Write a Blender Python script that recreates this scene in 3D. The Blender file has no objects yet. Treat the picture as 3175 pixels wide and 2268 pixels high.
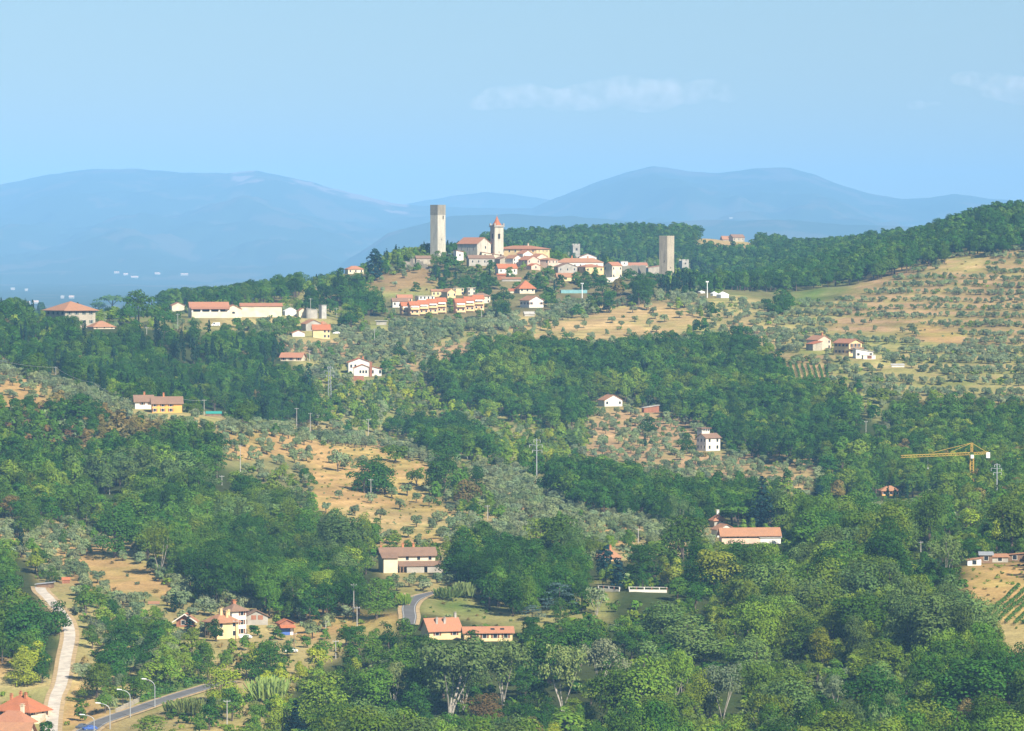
import bpy, bmesh, math, random
import numpy as np
from mathutils import Vector, Matrix, noise as mnoise

R = math.radians
scene = bpy.context.scene
col = scene.collection

# ------------------------------------------------------------------ camera, sun, sky, exposure
F, CX, CY, YH, ZC = 15104.0, 1587.5, 1134.0, 761.0, 160.0      # focal length and centre in photo pixels, horizon row, eye height
PITCH = math.atan((CY - YH) / F)
cam_d = bpy.data.cameras.new('camera')
cam = bpy.data.objects.new('camera', cam_d)
col.objects.link(cam)
cam.location = (0, 0, ZC)
cam.rotation_euler = (math.pi / 2 - PITCH, 0, 0)
cam_d.sensor_width = 36.0
cam_d.lens = 36.0 * F / 3175.0
cam_d.clip_start, cam_d.clip_end = 5.0, 80000.0
scene.camera = cam

SUN_EL, SUN_AZ = R(38), R(30)                                  # azimuth: to the right of straight behind the camera
sun_vec = Vector((math.sin(SUN_AZ) * math.cos(SUN_EL), -math.cos(SUN_AZ) * math.cos(SUN_EL), math.sin(SUN_EL)))
sun_d = bpy.data.lights.new('sun', 'SUN')
sun_d.energy, sun_d.angle, sun_d.color = 4.8, R(0.53), (1.0, 0.92, 0.77)
sun = bpy.data.objects.new('sun', sun_d)
col.objects.link(sun)
sun.rotation_euler = sun_vec.to_track_quat('Z', 'Y').to_euler()

world = bpy.data.worlds.new('World')
scene.world = world
world.use_nodes = True
wt = world.node_tree
wt.nodes.clear()
sky = wt.nodes.new('ShaderNodeTexSky')
sky.sky_type = 'NISHITA'
sky.sun_disc = False
sky.sun_elevation = SUN_EL
sky.sun_rotation = math.pi - SUN_AZ
sky.altitude, sky.air_density, sky.dust_density, sky.ozone_density = 150, 1.0, 0.6, 6.0
bg = wt.nodes.new('ShaderNodeBackground')
bg.inputs['Strength'].default_value = 0.06
wo = wt.nodes.new('ShaderNodeOutputWorld')
wt.links.new(sky.outputs[0], bg.inputs['Color'])
wt.links.new(bg.outputs[0], wo.inputs['Surface'])

scene.view_settings.view_transform = 'Standard'
scene.view_settings.look = 'None'
scene.view_settings.gamma = 1.0
scene.view_settings.use_curve_mapping = False
scene.view_settings.exposure = 0.82
cy = scene.cycles
cy.use_denoising = True
try:
    cy.denoiser = 'OPENIMAGEDENOISE'
    cy.denoising_input_passes = 'RGB_ALBEDO_NORMAL'
except Exception:
    pass
cy.max_bounces, cy.diffuse_bounces, cy.glossy_bounces, cy.transmission_bounces = 5, 3, 2, 4
cy.volume_bounces = 2
cy.transparent_max_bounces = 12
cy.caustics_reflective = cy.caustics_refractive = False
cy.volume_step_rate = 1.0
cy.volume_max_steps = 64

rng = np.random.default_rng(7)
random.seed(7)

# ------------------------------------------------------------------ photo geometry
SP, CP = math.sin(PITCH), math.cos(PITCH)

def unproj(px, py, Y):
    """Point at forward distance Y that the photo shows at (px, py)."""
    x = (np.asarray(px, float) - CX) / F
    y = (CY - np.asarray(py, float)) / F
    ry = CP + y * SP
    rz = -SP + y * CP
    t = np.asarray(Y, float) / ry
    return x * t, np.asarray(Y, float) + 0 * t, ZC + rz * t

def proj(X, Y, Z):
    dz = np.asarray(Z, float) - ZC
    depth = np.asarray(Y, float) * CP - dz * SP
    up = np.asarray(Y, float) * SP + dz * CP
    return CX + F * np.asarray(X, float) / depth, CY - F * up / depth

# ------------------------------------------------------------------ terrain: height over (photo column u, distance Y)
PROF = {
 0: [(1200,2420),(1300,2340),(1400,2262),(1530,1990),(1610,1870),(1700,1770),(1780,1650),(1850,1580),(1950,1440),(2050,1310),(2130,1200),(2180,1160),(2230,1160),(2300,1200),(2400,1150),(2500,1070),(2600,1018),(2680,995),(2800,1010),(3000,1060),(3500,1080),(4500,1000),(5200,960)],
 250: [(1200,2420),(1300,2340),(1400,2262),(1530,2000),(1610,1880),(1700,1780),(1780,1690),(1850,1610),(1950,1470),(2050,1330),(2110,1245),(2160,1205),(2210,1205),(2280,1250),(2400,1170),(2500,1080),(2600,1022),(2680,995),(2800,1010),(3000,1060),(3500,1080),(4500,1000),(5200,960)],
 500: [(1200,2440),(1300,2360),(1420,2200),(1545,1975),(1620,1860),(1700,1760),(1800,1660),(1900,1530),(2000,1390),(2060,1305),(2100,1275),(2150,1262),(2200,1275),(2280,1320),(2400,1200),(2500,1100),(2600,1040),(2700,990),(2760,975),(2850,985),(3000,1000),(3300,950),(3450,945),(3700,1000),(4500,1000),(5200,960)],
 750: [(1200,2440),(1300,2360),(1420,2180),(1550,1980),(1620,1890),(1700,1800),(1800,1700),(1900,1590),(2000,1470),(2060,1390),(2120,1330),(2170,1310),(2230,1330),(2300,1360),(2400,1260),(2500,1170),(2600,1100),(2660,1050),(2720,990),(2800,965),(2900,945),(3000,938),(3100,938),(3300,945),(3700,980),(4500,980),(5200,960)],
 1000: [(1200,2450),(1300,2380),(1420,2220),(1530,2020),(1600,1910),(1700,1820),(1800,1680),(1900,1590),(2000,1500),(2080,1430),(2130,1380),(2180,1360),(2240,1385),(2300,1390),(2400,1320),(2500,1240),(2600,1170),(2660,1110),(2740,1058),(2800,1000),(2900,940),(3000,896),(3060,884),(3120,886),(3250,905),(3600,940),(4500,950),(5200,950)],
 1250: [(1200,2450),(1300,2380),(1420,2240),(1530,2000),(1560,1935),(1630,1840),(1740,1775),(1800,1700),(1900,1620),(2000,1540),(2080,1460),(2150,1410),(2200,1400),(2260,1420),(2320,1420),(2400,1350),(2500,1270),(2600,1180),(2700,1080),(2800,1010),(2850,980),(2920,925),(3000,865),(3050,825),(3100,800),(3160,800),(3300,850),(3600,900),(4300,880),(5200,930)],
 1500: [(1200,2460),(1300,2390),(1420,2240),(1530,2000),(1560,1950),(1630,1860),(1700,1800),(1800,1710),(1900,1620),(2000,1540),(2100,1465),(2200,1415),(2260,1415),(2330,1400),(2400,1340),(2500,1255),(2600,1160),(2700,1075),(2800,1010),(2850,982),(2920,930),(3000,862),(3050,815),(3090,785),(3130,780),(3200,800),(3400,870),(3700,860),(4100,790),(4300,755),(4400,755),(4600,800),(5200,900)],
 2000: [(1200,2470),(1300,2370),(1400,2210),(1500,2040),(1600,1850),(1700,1770),(1800,1690),(1900,1620),(2000,1560),(2100,1510),(2180,1490),(2250,1480),(2300,1430),(2350,1395),(2450,1320),(2520,1260),(2600,1180),(2700,1080),(2760,1030),(2850,970),(2930,925),(3000,885),(3050,862),(3100,858),(3200,890),(3500,930),(3900,870),(4200,770),(4300,735),(4400,735),(4600,790),(5200,900)],
 2250: [(1200,2470),(1300,2355),(1400,2200),(1500,2040),(1600,1875),(1700,1780),(1800,1695),(1900,1630),(2000,1575),(2100,1525),(2180,1490),(2250,1450),(2350,1395),(2450,1300),(2550,1210),(2600,1160),(2700,1080),(2760,1030),(2850,960),(2920,920),(2980,900),(3050,900),(3200,910),(3500,930),(3900,850),(4200,755),(4300,742),(4400,750),(4600,790),(5200,900)],
 2500: [(1200,2470),(1300,2340),(1400,2190),(1500,2040),(1600,1900),(1700,1790),(1800,1700),(1900,1640),(2000,1590),(2100,1540),(2200,1480),(2300,1400),(2400,1310),(2500,1220),(2600,1130),(2650,1097),(2750,1040),(2850,985),(2950,940),(3050,905),(3200,870),(3500,850),(3800,815),(4000,795),(4100,785),(4300,790),(5200,900)],
 2750: [(1150,2520),(1250,2400),(1350,2240),(1450,2070),(1550,1900),(1650,1790),(1750,1720),(1850,1650),(2000,1580),(2100,1530),(2200,1465),(2300,1385),(2400,1290),(2500,1200),(2600,1115),(2700,1045),(2800,980),(2900,930),(3000,880),(3100,840),(3250,805),(3500,790),(3700,765),(3850,755),(4000,765),(4300,790),(5200,900)],
 3000: [(1100,2580),(1200,2450),(1300,2290),(1400,2120),(1500,1920),(1600,1760),(1660,1730),(1750,1700),(1850,1640),(2000,1570),(2100,1520),(2200,1450),(2300,1370),(2400,1270),(2500,1180),(2600,1110),(2700,1045),(2800,975),(2900,905),(3000,835),(3100,785),(3200,745),(3300,715),(3380,700),(3500,705),(4000,800),(5200,900)],
 3175: [(1100,2560),(1200,2420),(1300,2270),(1400,2100),(1500,1900),(1600,1755),(1660,1725),(1750,1690),(1850,1620),(2000,1550),(2100,1500),(2200,1430),(2300,1350),(2400,1260),(2500,1180),(2600,1105),(2700,1035),(2800,960),(2900,885),(3000,815),(3100,760),(3200,715),(3300,685),(3380,670),(3500,680),(4000,800),(5200,900)],
}
UG = np.arange(-720, 3901, 12.0)
YG = np.arange(0, 5205, 5.0)
nU, nY = len(UG), len(YG)
_keys = sorted(PROF)
_zc = []
for k in _keys:
    p = PROF[k]
    ys = np.array([q[0] for q in p], float)
    zs = unproj(k, np.array([q[1] for q in p], float), ys)[2]
    ys = np.concatenate([[0, 100, 300, 700], ys])
    zs = np.concatenate([[ZC - 9, ZC - 28, ZC - 72, ZC - 112], zs])
    _zc.append(np.interp(YG, ys, zs))
_zc = np.array(_zc)
ZG = np.empty((nU, nY))
for j in range(nY):
    ZG[:, j] = np.interp(UG, _keys, _zc[:, j])

def blur(a, n, axis):
    for _ in range(2):
        pad = [(0, 0), (0, 0)]
        pad[axis] = (n, n)
        b = np.cumsum(np.pad(a, pad, mode='edge'), axis=axis)
        b = np.concatenate([np.zeros_like(np.take(b, [0], axis)), b], axis)
        sl = lambda s, e: tuple(slice(s, e) if ax == axis else slice(None) for ax in (0, 1))
        m = a.shape[axis]
        a = (b[sl(2 * n + 1, 2 * n + 1 + m)] - b[sl(0, m)]) / (2 * n + 1)
    return a
ZG = blur(blur(ZG, 5, 0), 3, 1)

def vnoise(x, y, seed=0):
    """Smooth value noise in [-1, 1] on arrays."""
    xi, yi = np.floor(x).astype(np.int64), np.floor(y).astype(np.int64)
    fx, fy = x - xi, y - yi
    fx, fy = fx * fx * (3 - 2 * fx), fy * fy * (3 - 2 * fy)
    def h(a, b):
        n = (a * 374761393 + b * 668265263 + seed * 974711) & 0x7fffffff
        n = ((n ^ (n >> 13)) * 1274126177) & 0x7fffffff
        return ((n ^ (n >> 16)) & 0xffff) / 32767.5 - 1
    return (h(xi, yi) * (1 - fx) + h(xi + 1, yi) * fx) * (1 - fy) + (h(xi, yi + 1) * (1 - fx) + h(xi + 1, yi + 1) * fx) * fy

def fbm(x, y, o=4, seed=0):
    s, a = 0, 1.0
    for k in range(o):
        s = s + a * vnoise(x * 2 ** k, y * 2 ** k, seed + k)
        a *= .5
    return s

WG = np.maximum(YG, 600.0) / F
XGRID = (UG[:, None] - CX) * WG[None, :]
YGRID = np.broadcast_to(YG[None, :], XGRID.shape)
_fade = np.clip((YG - 900) / 400, 0, 1)[None, :]
ZG = ZG + _fade * (0.9 * fbm(XGRID / 38, YGRID / 38, 3, 3) + 0.25 * fbm(XGRID / 9, YGRID / 9, 2, 9))

def ground(X, Y):
    """Terrain height (bilinear)."""
    X, Y = np.asarray(X, float), np.asarray(Y, float)
    u = X / (np.maximum(Y, 600.0) / F) + CX
    fu = np.clip((u - UG[0]) / 12.0, 0, nU - 1.001)
    fy = np.clip((Y - YG[0]) / 5.0, 0, nY - 1.001)
    i, j = fu.astype(int), fy.astype(int)
    a, b = fu - i, fy - j
    return (ZG[i, j] * (1 - a) + ZG[i + 1, j] * a) * (1 - b) + (ZG[i, j + 1] * (1 - a) + ZG[i + 1, j + 1] * a) * b

def hit(px, py, y0=1000.0, y1=5000.0):
    """First terrain point along the photo ray (px, py)."""
    Ys = np.arange(y0, y1, 2.0)
    X, Y, Z = unproj(px, py, Ys)
    d = Z - ground(X, Y)
    k = np.argmax(d <= 0)
    if d[k] > 0:
        k = int(np.argmin(d))
    return float(X[k]), float(Y[k]), float(ground(X[k], Y[k]))

def pad(x, y, z, r, blend):
    """Level the ground to z within r of (x, y)."""
    global ZG
    d = np.hypot(XGRID - x, YGRID - y)
    w = np.clip(1 - (d - r) / blend, 0, 1)
    w = w * w * (3 - 2 * w)
    ZG = ZG * (1 - w) + z * w

# ------------------------------------------------------------------ materials
MATS = {}

def nodes_of(name):
    m = bpy.data.materials.new(name)
    m.use_nodes = True
    nt = m.node_tree
    return m, nt, nt.nodes['Principled BSDF'], nt.nodes['Material Output']

def N(nt, t, **kw):
    n = nt.nodes.new(t)
    for k, v in kw.items():
        if k in n.inputs:
            n.inputs[k].default_value = v
        else:
            setattr(n, k, v)
    return n

def mixc(nt, a, b, fac, mode='MIX'):
    n = nt.nodes.new('ShaderNodeMix')
    n.data_type, n.blend_type = 'RGBA', mode
    for idx, v in ((6, a), (7, b), (0, fac)):
        if hasattr(v, 'is_output'):
            nt.links.new(v, n.inputs[idx])
        else:
            n.inputs[idx].default_value = v if idx == 0 else (*v, 1.0)[:4]
    return n.outputs[2]

def plain(name, c, rough=0.8, var=0.25, scale=0.6, bump=0.0, metal=0.0):
    """Weathered solid colour: two noise scales darken and lighten it."""
    if name in MATS:
        return MATS[name]
    m, nt, p, _ = nodes_of(name)
    tc = N(nt, 'ShaderNodeNewGeometry')
    n1 = N(nt, 'ShaderNodeTexNoise', Scale=scale, Detail=5.0)
    n2 = N(nt, 'ShaderNodeTexNoise', Scale=scale * 7, Detail=3.0)
    nt.links.new(tc.outputs['Position'], n1.inputs['Vector'])
    nt.links.new(tc.outputs['Position'], n2.inputs['Vector'])
    d = tuple(max(0, v * (1 - var)) for v in c)
    l = tuple(min(1, v * (1 + var * .6)) for v in c)
    r = N(nt, 'ShaderNodeMapRange')
    r.inputs[1].default_value, r.inputs[2].default_value = .3, .7
    nt.links.new(n1.outputs[0], r.inputs[0])
    c1 = mixc(nt, d, l, r.outputs[0])
    c2 = mixc(nt, c1, tuple(v * .75 for v in c), .0)
    r2 = N(nt, 'ShaderNodeMapRange')
    r2.inputs[1].default_value, r2.inputs[2].default_value, r2.inputs[4].default_value = .5, .8, .45
    nt.links.new(n2.outputs[0], r2.inputs[0])
    nt.links.new(r2.outputs[0], c2.node.inputs[0])
    nt.links.new(c2, p.inputs['Base Color'])
    p.inputs['Roughness'].default_value = rough
    p.inputs['Metallic'].default_value = metal
    p.inputs['Specular IOR Level'].default_value = .25
    MATS[name] = m
    return m

def tiles(name, c, c2):
    """Clay tiles: rows of barrel tiles run down the slope (local UV), patchy old and new tiles."""
    if name in MATS:
        return MATS[name]
    m, nt, p, _ = nodes_of(name)
    uv = N(nt, 'ShaderNodeUVMap')
    geo = N(nt, 'ShaderNodeNewGeometry')
    n1 = N(nt, 'ShaderNodeTexNoise', Scale=.45, Detail=6.0, Roughness=.65)
    n2 = N(nt, 'ShaderNodeTexNoise', Scale=2.6, Detail=4.0, Roughness=.7)
    nt.links.new(geo.outputs['Position'], n1.inputs['Vector'])
    nt.links.new(geo.outputs['Position'], n2.inputs['Vector'])
    r = N(nt, 'ShaderNodeMapRange')
    r.inputs[1].default_value, r.inputs[2].default_value = .32, .68
    nt.links.new(n1.outputs[0], r.inputs[0])
    a = mixc(nt, c, c2, r.outputs[0])
    r2 = N(nt, 'ShaderNodeMapRange')
    r2.inputs[1].default_value, r2.inputs[2].default_value, r2.inputs[4].default_value = .42, .75, .65
    nt.links.new(n2.outputs[0], r2.inputs[0])
    b = mixc(nt, a, tuple(v * .5 for v in c), r2.outputs[0])
    w = N(nt, 'ShaderNodeTexWave', Scale=1.4, Distortion=.3)
    w.wave_type, w.bands_direction = 'BANDS', 'X'
    nt.links.new(uv.outputs[0], w.inputs['Vector'])
    cc = mixc(nt, b, tuple(v * .6 for v in c), .0)
    mr = N(nt, 'ShaderNodeMapRange')
    mr.inputs[4].default_value = .35
    nt.links.new(w.outputs['Fac'], mr.inputs[0])
    nt.links.new(mr.outputs[0], cc.node.inputs[0])
    nt.links.new(cc, p.inputs['Base Color'])
    bmp = N(nt, 'ShaderNodeBump', Strength=.5, Distance=.06)
    nt.links.new(w.outputs['Fac'], bmp.inputs['Height'])
    nt.links.new(bmp.outputs[0], p.inputs['Normal'])
    p.inputs['Roughness'].default_value = .85
    p.inputs['Specular IOR Level'].default_value = .2
    MATS[name] = m
    return m

def stone(name, c, c2, row=.45):
    """Coursed rubble stone with stains running down."""
    if name in MATS:
        return MATS[name]
    m, nt, p, _ = nodes_of(name)
    uv = N(nt, 'ShaderNodeUVMap')
    geo = N(nt, 'ShaderNodeNewGeometry')
    br = N(nt, 'ShaderNodeTexBrick', Scale=1.0)
    br.inputs['Color1'].default_value = (*c, 1)
    br.inputs['Color2'].default_value = (*c2, 1)
    br.inputs['Mortar'].default_value = (*[v * .7 for v in c2], 1)
    br.inputs['Brick Width'].default_value = row * 2
    br.inputs['Row Height'].default_value = row
    br.inputs['Mortar Size'].default_value = .03
    nt.links.new(uv.outputs[0], br.inputs['Vector'])
    mp = N(nt, 'ShaderNodeMapping')
    mp.inputs['Scale'].default_value = (.5, .5, .09)
    nt.links.new(geo.outputs['Position'], mp.inputs[0])
    n1 = N(nt, 'ShaderNodeTexNoise', Scale=1.0, Detail=6.0, Roughness=.6)
    nt.links.new(mp.outputs[0], n1.inputs['Vector'])
    r = N(nt, 'ShaderNodeMapRange')
    r.inputs[1].default_value, r.inputs[2].default_value, r.inputs[4].default_value = .45, .75, .8
    nt.links.new(n1.outputs[0], r.inputs[0])
    a = mixc(nt, (0, 0, 0), tuple(v * .55 for v in c2), r.outputs[0])
    nt.links.new(br.outputs[0], a.node.inputs[6])
    nt.links.new(a, p.inputs['Base Color'])
    p.inputs['Roughness'].default_value = .9
    p.inputs['Specular IOR Level'].default_value = .15
    MATS[name] = m
    return m

def leafmat(name, use_attr):
    """Foliage: colour of the plant (object colour, or the tint stored per leaf) with leaf-to-leaf variation and some light passing through."""
    m, nt, p, out = nodes_of(name)
    nt.nodes.remove(p)
    if use_attr:
        s = N(nt, 'ShaderNodeAttribute', attribute_name='tint').outputs['Color']
    else:
        s = N(nt, 'ShaderNodeObjectInfo').outputs['Color']
    geo = N(nt, 'ShaderNodeNewGeometry')
    v = N(nt, 'ShaderNodeMapRange')
    v.inputs[3].default_value, v.inputs[4].default_value = .82, 1.2
    nt.links.new(geo.outputs['Random Per Island'], v.inputs[0])
    hs = N(nt, 'ShaderNodeHueSaturation')
    h = N(nt, 'ShaderNodeMapRange')
    h.inputs[3].default_value, h.inputs[4].default_value = .482, .51
    mm = N(nt, 'ShaderNodeMath', operation='FRACT')
    m7 = N(nt, 'ShaderNodeMath', operation='MULTIPLY')
    m7.inputs[1].default_value = 17.3
    nt.links.new(geo.outputs['Random Per Island'], m7.inputs[0])
    nt.links.new(m7.outputs[0], mm.inputs[0])
    nt.links.new(mm.outputs[0], h.inputs[0])
    nt.links.new(h.outputs[0], hs.inputs['Hue'])
    nt.links.new(v.outputs[0], hs.inputs['Value'])
    nt.links.new(s, hs.inputs['Color'])
    d = N(nt, 'ShaderNodeBsdfDiffuse')
    t = N(nt, 'ShaderNodeBsdfTranslucent')
    mx = N(nt, 'ShaderNodeMixShader')
    mx.inputs[0].default_value = .2
    nt.links.new(hs.outputs[0], d.inputs[0])
    nt.links.new(hs.outputs[0], t.inputs[0])
    nt.links.new(d.outputs[0], mx.inputs[1])
    nt.links.new(t.outputs[0], mx.inputs[2])
    nt.links.new(mx.outputs[0], out.inputs['Surface'])
    return m
LEAF = leafmat('foliage', False)
LEAF_T = leafmat('foliage_mass', True)
BARK = plain('bark', (.13, .1, .075), .95, .4, 1.5)
PALEBARK = plain('pale_bark', (.40, .36, .30), .9, .4, 1.2)

# ------------------------------------------------------------------ object helpers
def link(o, parent=None):
    col.objects.link(o)
    if parent is not None:
        o.parent = parent
    return o

def tag(o, label=None, cat=None, group=None, kind=None):
    for k, v in (('label', label), ('category', cat), ('group', group), ('kind', kind)):
        if v:
            o[k] = v
    return o

def empty(name, loc, rz=0.0, label=None, cat=None, group=None):
    o = bpy.data.objects.new(name, None)
    o.location = loc
    o.rotation_euler = (0, 0, rz)
    link(o)
    return tag(o, label, cat, group)

class MB:
    """Collects faces of one mesh with UVs; build() links it as one object."""
    def __init__(s):
        s.v, s.f, s.uv, s.mi = [], [], [], []
    def poly(s, pts, uvs=None, mi=0):
        i = len(s.v)
        s.v += [tuple(p) for p in pts]
        s.f.append(tuple(range(i, i + len(pts))))
        if uvs is None:                                            # wall-like UV: along the face and up
            a = Vector(pts[0])
            e = Vector(pts[1]) - a
            e = e.normalized() if e.length > 1e-9 else Vector((1, 0, 0))
            nrm = Vector((0, 0, 0))
            for q in range(1, len(pts) - 1):
                nrm += (Vector(pts[q]) - a).cross(Vector(pts[q + 1]) - a)
            nn = nrm.normalized() if nrm.length > 1e-12 else Vector((0, 0, 1))
            f = nn.cross(e)
            uvs = [((Vector(p) - a).dot(e), (Vector(p) - a).dot(f)) for p in pts]
        s.uv += uvs
        s.mi.append(mi)
    def box(s, x0, x1, y0, y1, z0, z1, mi=0):
        p = [(x0, y0, z0), (x1, y0, z0), (x1, y1, z0), (x0, y1, z0), (x0, y0, z1), (x1, y0, z1), (x1, y1, z1), (x0, y1, z1)]
        for f in ((0, 1, 5, 4), (1, 2, 6, 5), (2, 3, 7, 6), (3, 0, 4, 7), (4, 5, 6, 7), (3, 2, 1, 0)):
            s.poly([p[k] for k in f], mi=mi)
        return s
    def tube(s, pts, rad, n=8, mi=0):
        pts = [Vector(p) for p in pts]
        if not hasattr(rad, '__len__'):
            rad = [rad] * len(pts)
        rings = []
        for k, p in enumerate(pts):
            d = (pts[min(k + 1, len(pts) - 1)] - pts[max(k - 1, 0)]).normalized()
            a = d.cross(Vector((0, 0, 1)) if abs(d.z) < .9 else Vector((1, 0, 0))).normalized()
            b = d.cross(a)
            rings.append([p + (a * math.cos(2 * math.pi * q / n) + b * math.sin(2 * math.pi * q / n)) * rad[k] for q in range(n)])
        for k in range(len(pts) - 1):
            for q in range(n):
                s.poly([rings[k][q], rings[k + 1][q], rings[k + 1][(q + 1) % n], rings[k][(q + 1) % n]], mi=mi)
        s.poly(rings[-1], mi=mi)
        s.poly(rings[0][::-1], mi=mi)
        return s
    def bar(s, a, b, r, mi=0):
        return s.tube([a, b], r, 4, mi)
    def mesh(s, name, mats):
        me = bpy.data.meshes.new(name)
        me.from_pydata(s.v, [], s.f)
        uvl = me.uv_layers.new(name='UVMap')
        uvl.data.foreach_set('uv', np.array(s.uv, float).ravel())
        for m in (mats if isinstance(mats, (list, tuple)) else [mats]):
            me.materials.append(m)
        me.polygons.foreach_set('material_index', np.array(s.mi, np.int32))
        me.update()
        return me
    def build(s, name, mats, parent=None):
        return link(bpy.data.objects.new(name, s.mesh(name, mats)), parent)

def np_mesh(name, V, Fq, mats, mi=None, tint=None, smooth=False):
    """Mesh of quads from numpy arrays."""
    me = bpy.data.meshes.new(name)
    nv, nf = len(V), len(Fq)
    me.vertices.add(nv)
    me.vertices.foreach_set('co', np.ascontiguousarray(V, np.float32).ravel())
    me.loops.add(nf * 4)
    me.loops.foreach_set('vertex_index', np.ascontiguousarray(Fq, np.int32).ravel())
    me.polygons.add(nf)
    me.polygons.foreach_set('loop_start', np.arange(0, nf * 4, 4, dtype=np.int32))
    for m in mats:
        me.materials.append(m)
    if mi is not None:
        me.polygons.foreach_set('material_index', np.ascontiguousarray(mi, np.int32))
    me.polygons.foreach_set('use_smooth', np.full(nf, smooth))
    if tint is not None:
        a = me.attributes.new('tint', 'FLOAT_COLOR', 'POINT')
        a.data.foreach_set('color', np.ascontiguousarray(tint, np.float32).ravel())
    me.update(calc_edges=True)
    return me

# ------------------------------------------------------------------ building kit
ROOF_RED = tiles('tiles_red', (.56, .19, .08), (.42, .16, .08))
ROOF_ORANGE = tiles('tiles_orange', (.52, .23, .12), (.43, .21, .13))
ROOF_BROWN = tiles('tiles_brown', (.33, .20, .13), (.25, .16, .11))
ROOF_OLD = tiles('tiles_old', (.50, .25, .13), (.38, .20, .12))
W_WHITE = plain('plaster_white', (.74, .70, .62), .85, .12, .35)
W_CREAM = plain('plaster_cream', (.72, .62, .45), .85, .2, .3)
W_YELLOW = plain('plaster_yellow', (.74, .56, .29), .85, .2, .3)
W_ORANGE = plain('plaster_orange', (.80, .42, .11), .85, .14, .3)
W_PEACH = plain('plaster_peach', (.72, .44, .26), .85, .14, .3)
W_PINK = plain('plaster_pink', (.70, .50, .38), .85, .16, .3)
W_GREY = plain('plaster_grey', (.40, .37, .32), .9, .25, .4)
W_STONE = stone('rubble_stone', (.50, .44, .34), (.40, .35, .27))
W_TOWER = stone('tower_stone', (.60, .56, .45), (.52, .48, .39), .6)
W_TOWER_OLD = stone('tower_stone_stained', (.52, .45, .33), (.43, .37, .28), .6)
W_DARKSTONE = stone('tower_stone_grey', (.34, .31, .25), (.28, .26, .21), .6)
W_BRICK = stone('brickwork', (.42, .19, .11), (.35, .15, .09), .25)
CONC = plain('concrete', (.45, .43, .39), .9, .25, .5)
GLASS = plain('window_glass', (.025, .03, .035), .25, .1)
SHUT_BROWN = plain('shutter_brown', (.20, .075, .035), .7, .2)
SHUT_GREEN = plain('shutter_green', (.05, .10, .06), .7, .2)
TRIM = plain('pale_trim', (.70, .66, .58), .8, .12)
DARK = plain('dark_opening', (.03, .027, .025), .9, .2)
WHITEP = plain('white_paint', (.82, .82, .80), .6, .06)
METAL = plain('galvanised_metal', (.42, .44, .45), .5, .15, 1.0, metal=.3)
TEAL = plain('teal_sheet', (.05, .36, .30), .6, .12)
BLUEP = plain('blue_paint', (.07, .14, .42), .6, .15)
WOODP = plain('weathered_wood', (.24, .15, .09), .9, .3, 1.0)
CRANEY = plain('crane_yellow', (.70, .45, .08), .6, .12)
TILE_R = plain('chimney_brick', (.55, .22, .10), .9, .2, 2.0)
AWN = plain('awning_cloth', (.80, .76, .70), .9, .08)

CLEAR = []                                                     # (x0, x1, y0, y1, Y): parts of the photo where a building shows
LANDMARKS = []                                                 # (phrase, px, py)
FOOT = []                                                      # (X, Y, radius): no trees grow here

def solid_roof(mb, tops, t):
    """Closed roof: the top faces, the same faces t lower, and the fascia along open edges."""
    cnt = {}
    key = lambda p: tuple(round(c, 4) for c in p)
    for f in tops:
        mb.poly(f)
        mb.poly([(x, y, z - t) for x, y, z in f][::-1])
        for k in range(len(f)):
            a, b = key(f[k]), key(f[(k + 1) % len(f)])
            cnt.setdefault(frozenset((a, b)), []).append((f[k], f[(k + 1) % len(f)]))
    for e in cnt.values():
        if len(e) == 1:
            a, b = e[0]
            mb.poly([(a[0], a[1], a[2] - t), (b[0], b[1], b[2] - t), b, a])

def roof_tops(kind, axis, W, D, h, rh, o):
    """Top faces of a roof over a W x D half-size plan with eaves o."""
    if axis == 'y' and kind in ('gable', 'hip'):
        return [[(-y, x, z) for x, y, z in f] for f in roof_tops(kind, 'x', D, W, h, rh, o)]
    w, d = W + o, D + o
    if kind == 'gable':
        e = h - rh / D * o
        z = h + rh
        return [[(-w, -d, e), (w, -d, e), (w, 0, z), (-w, 0, z)], [(w, d, e), (-w, d, e), (-w, 0, z), (w, 0, z)]]
    if kind == 'hip':
        e = h - rh / min(W, D) * o
        r = max(W - D, 0.0)
        z = h + rh
        if r < .05:
            return [[(-w, -d, e), (w, -d, e), (0, 0, z)], [(w, -d, e), (w, d, e), (0, 0, z)], [(w, d, e), (-w, d, e), (0, 0, z)], [(-w, d, e), (-w, -d, e), (0, 0, z)]]
        return [[(-w, -d, e), (w, -d, e), (r, 0, z), (-r, 0, z)], [(w, -d, e), (w, d, e), (r, 0, z)],
                [(w, d, e), (-w, d, e), (-r, 0, z), (r, 0, z)], [(-w, d, e), (-w, -d, e), (-r, 0, z)]]
    s = rh / (2 * D)
    if kind == 'shed':                                             # low in front
        return [[(-w, -d, h - s * o), (w, -d, h - s * o), (w, d, h + rh + s * o), (-w, d, h + rh + s * o)]]
    if kind == 'shed_left':                                        # low at the left
        s = rh / (2 * W)
        return [[(-w, d, h - s * o), (-w, -d, h - s * o), (w, -d, h + rh + s * o), (w, d, h + rh + s * o)]]
    if kind == 'shed_right':
        s = rh / (2 * W)
        return [[(w, -d, h - s * o), (w, d, h - s * o), (-w, d, h + rh + s * o), (-w, -d, h + rh + s * o)]]
    return [[(-w, -d, h), (w, -d, h), (w, d, h), (-w, d, h)]]       # flat

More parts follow.
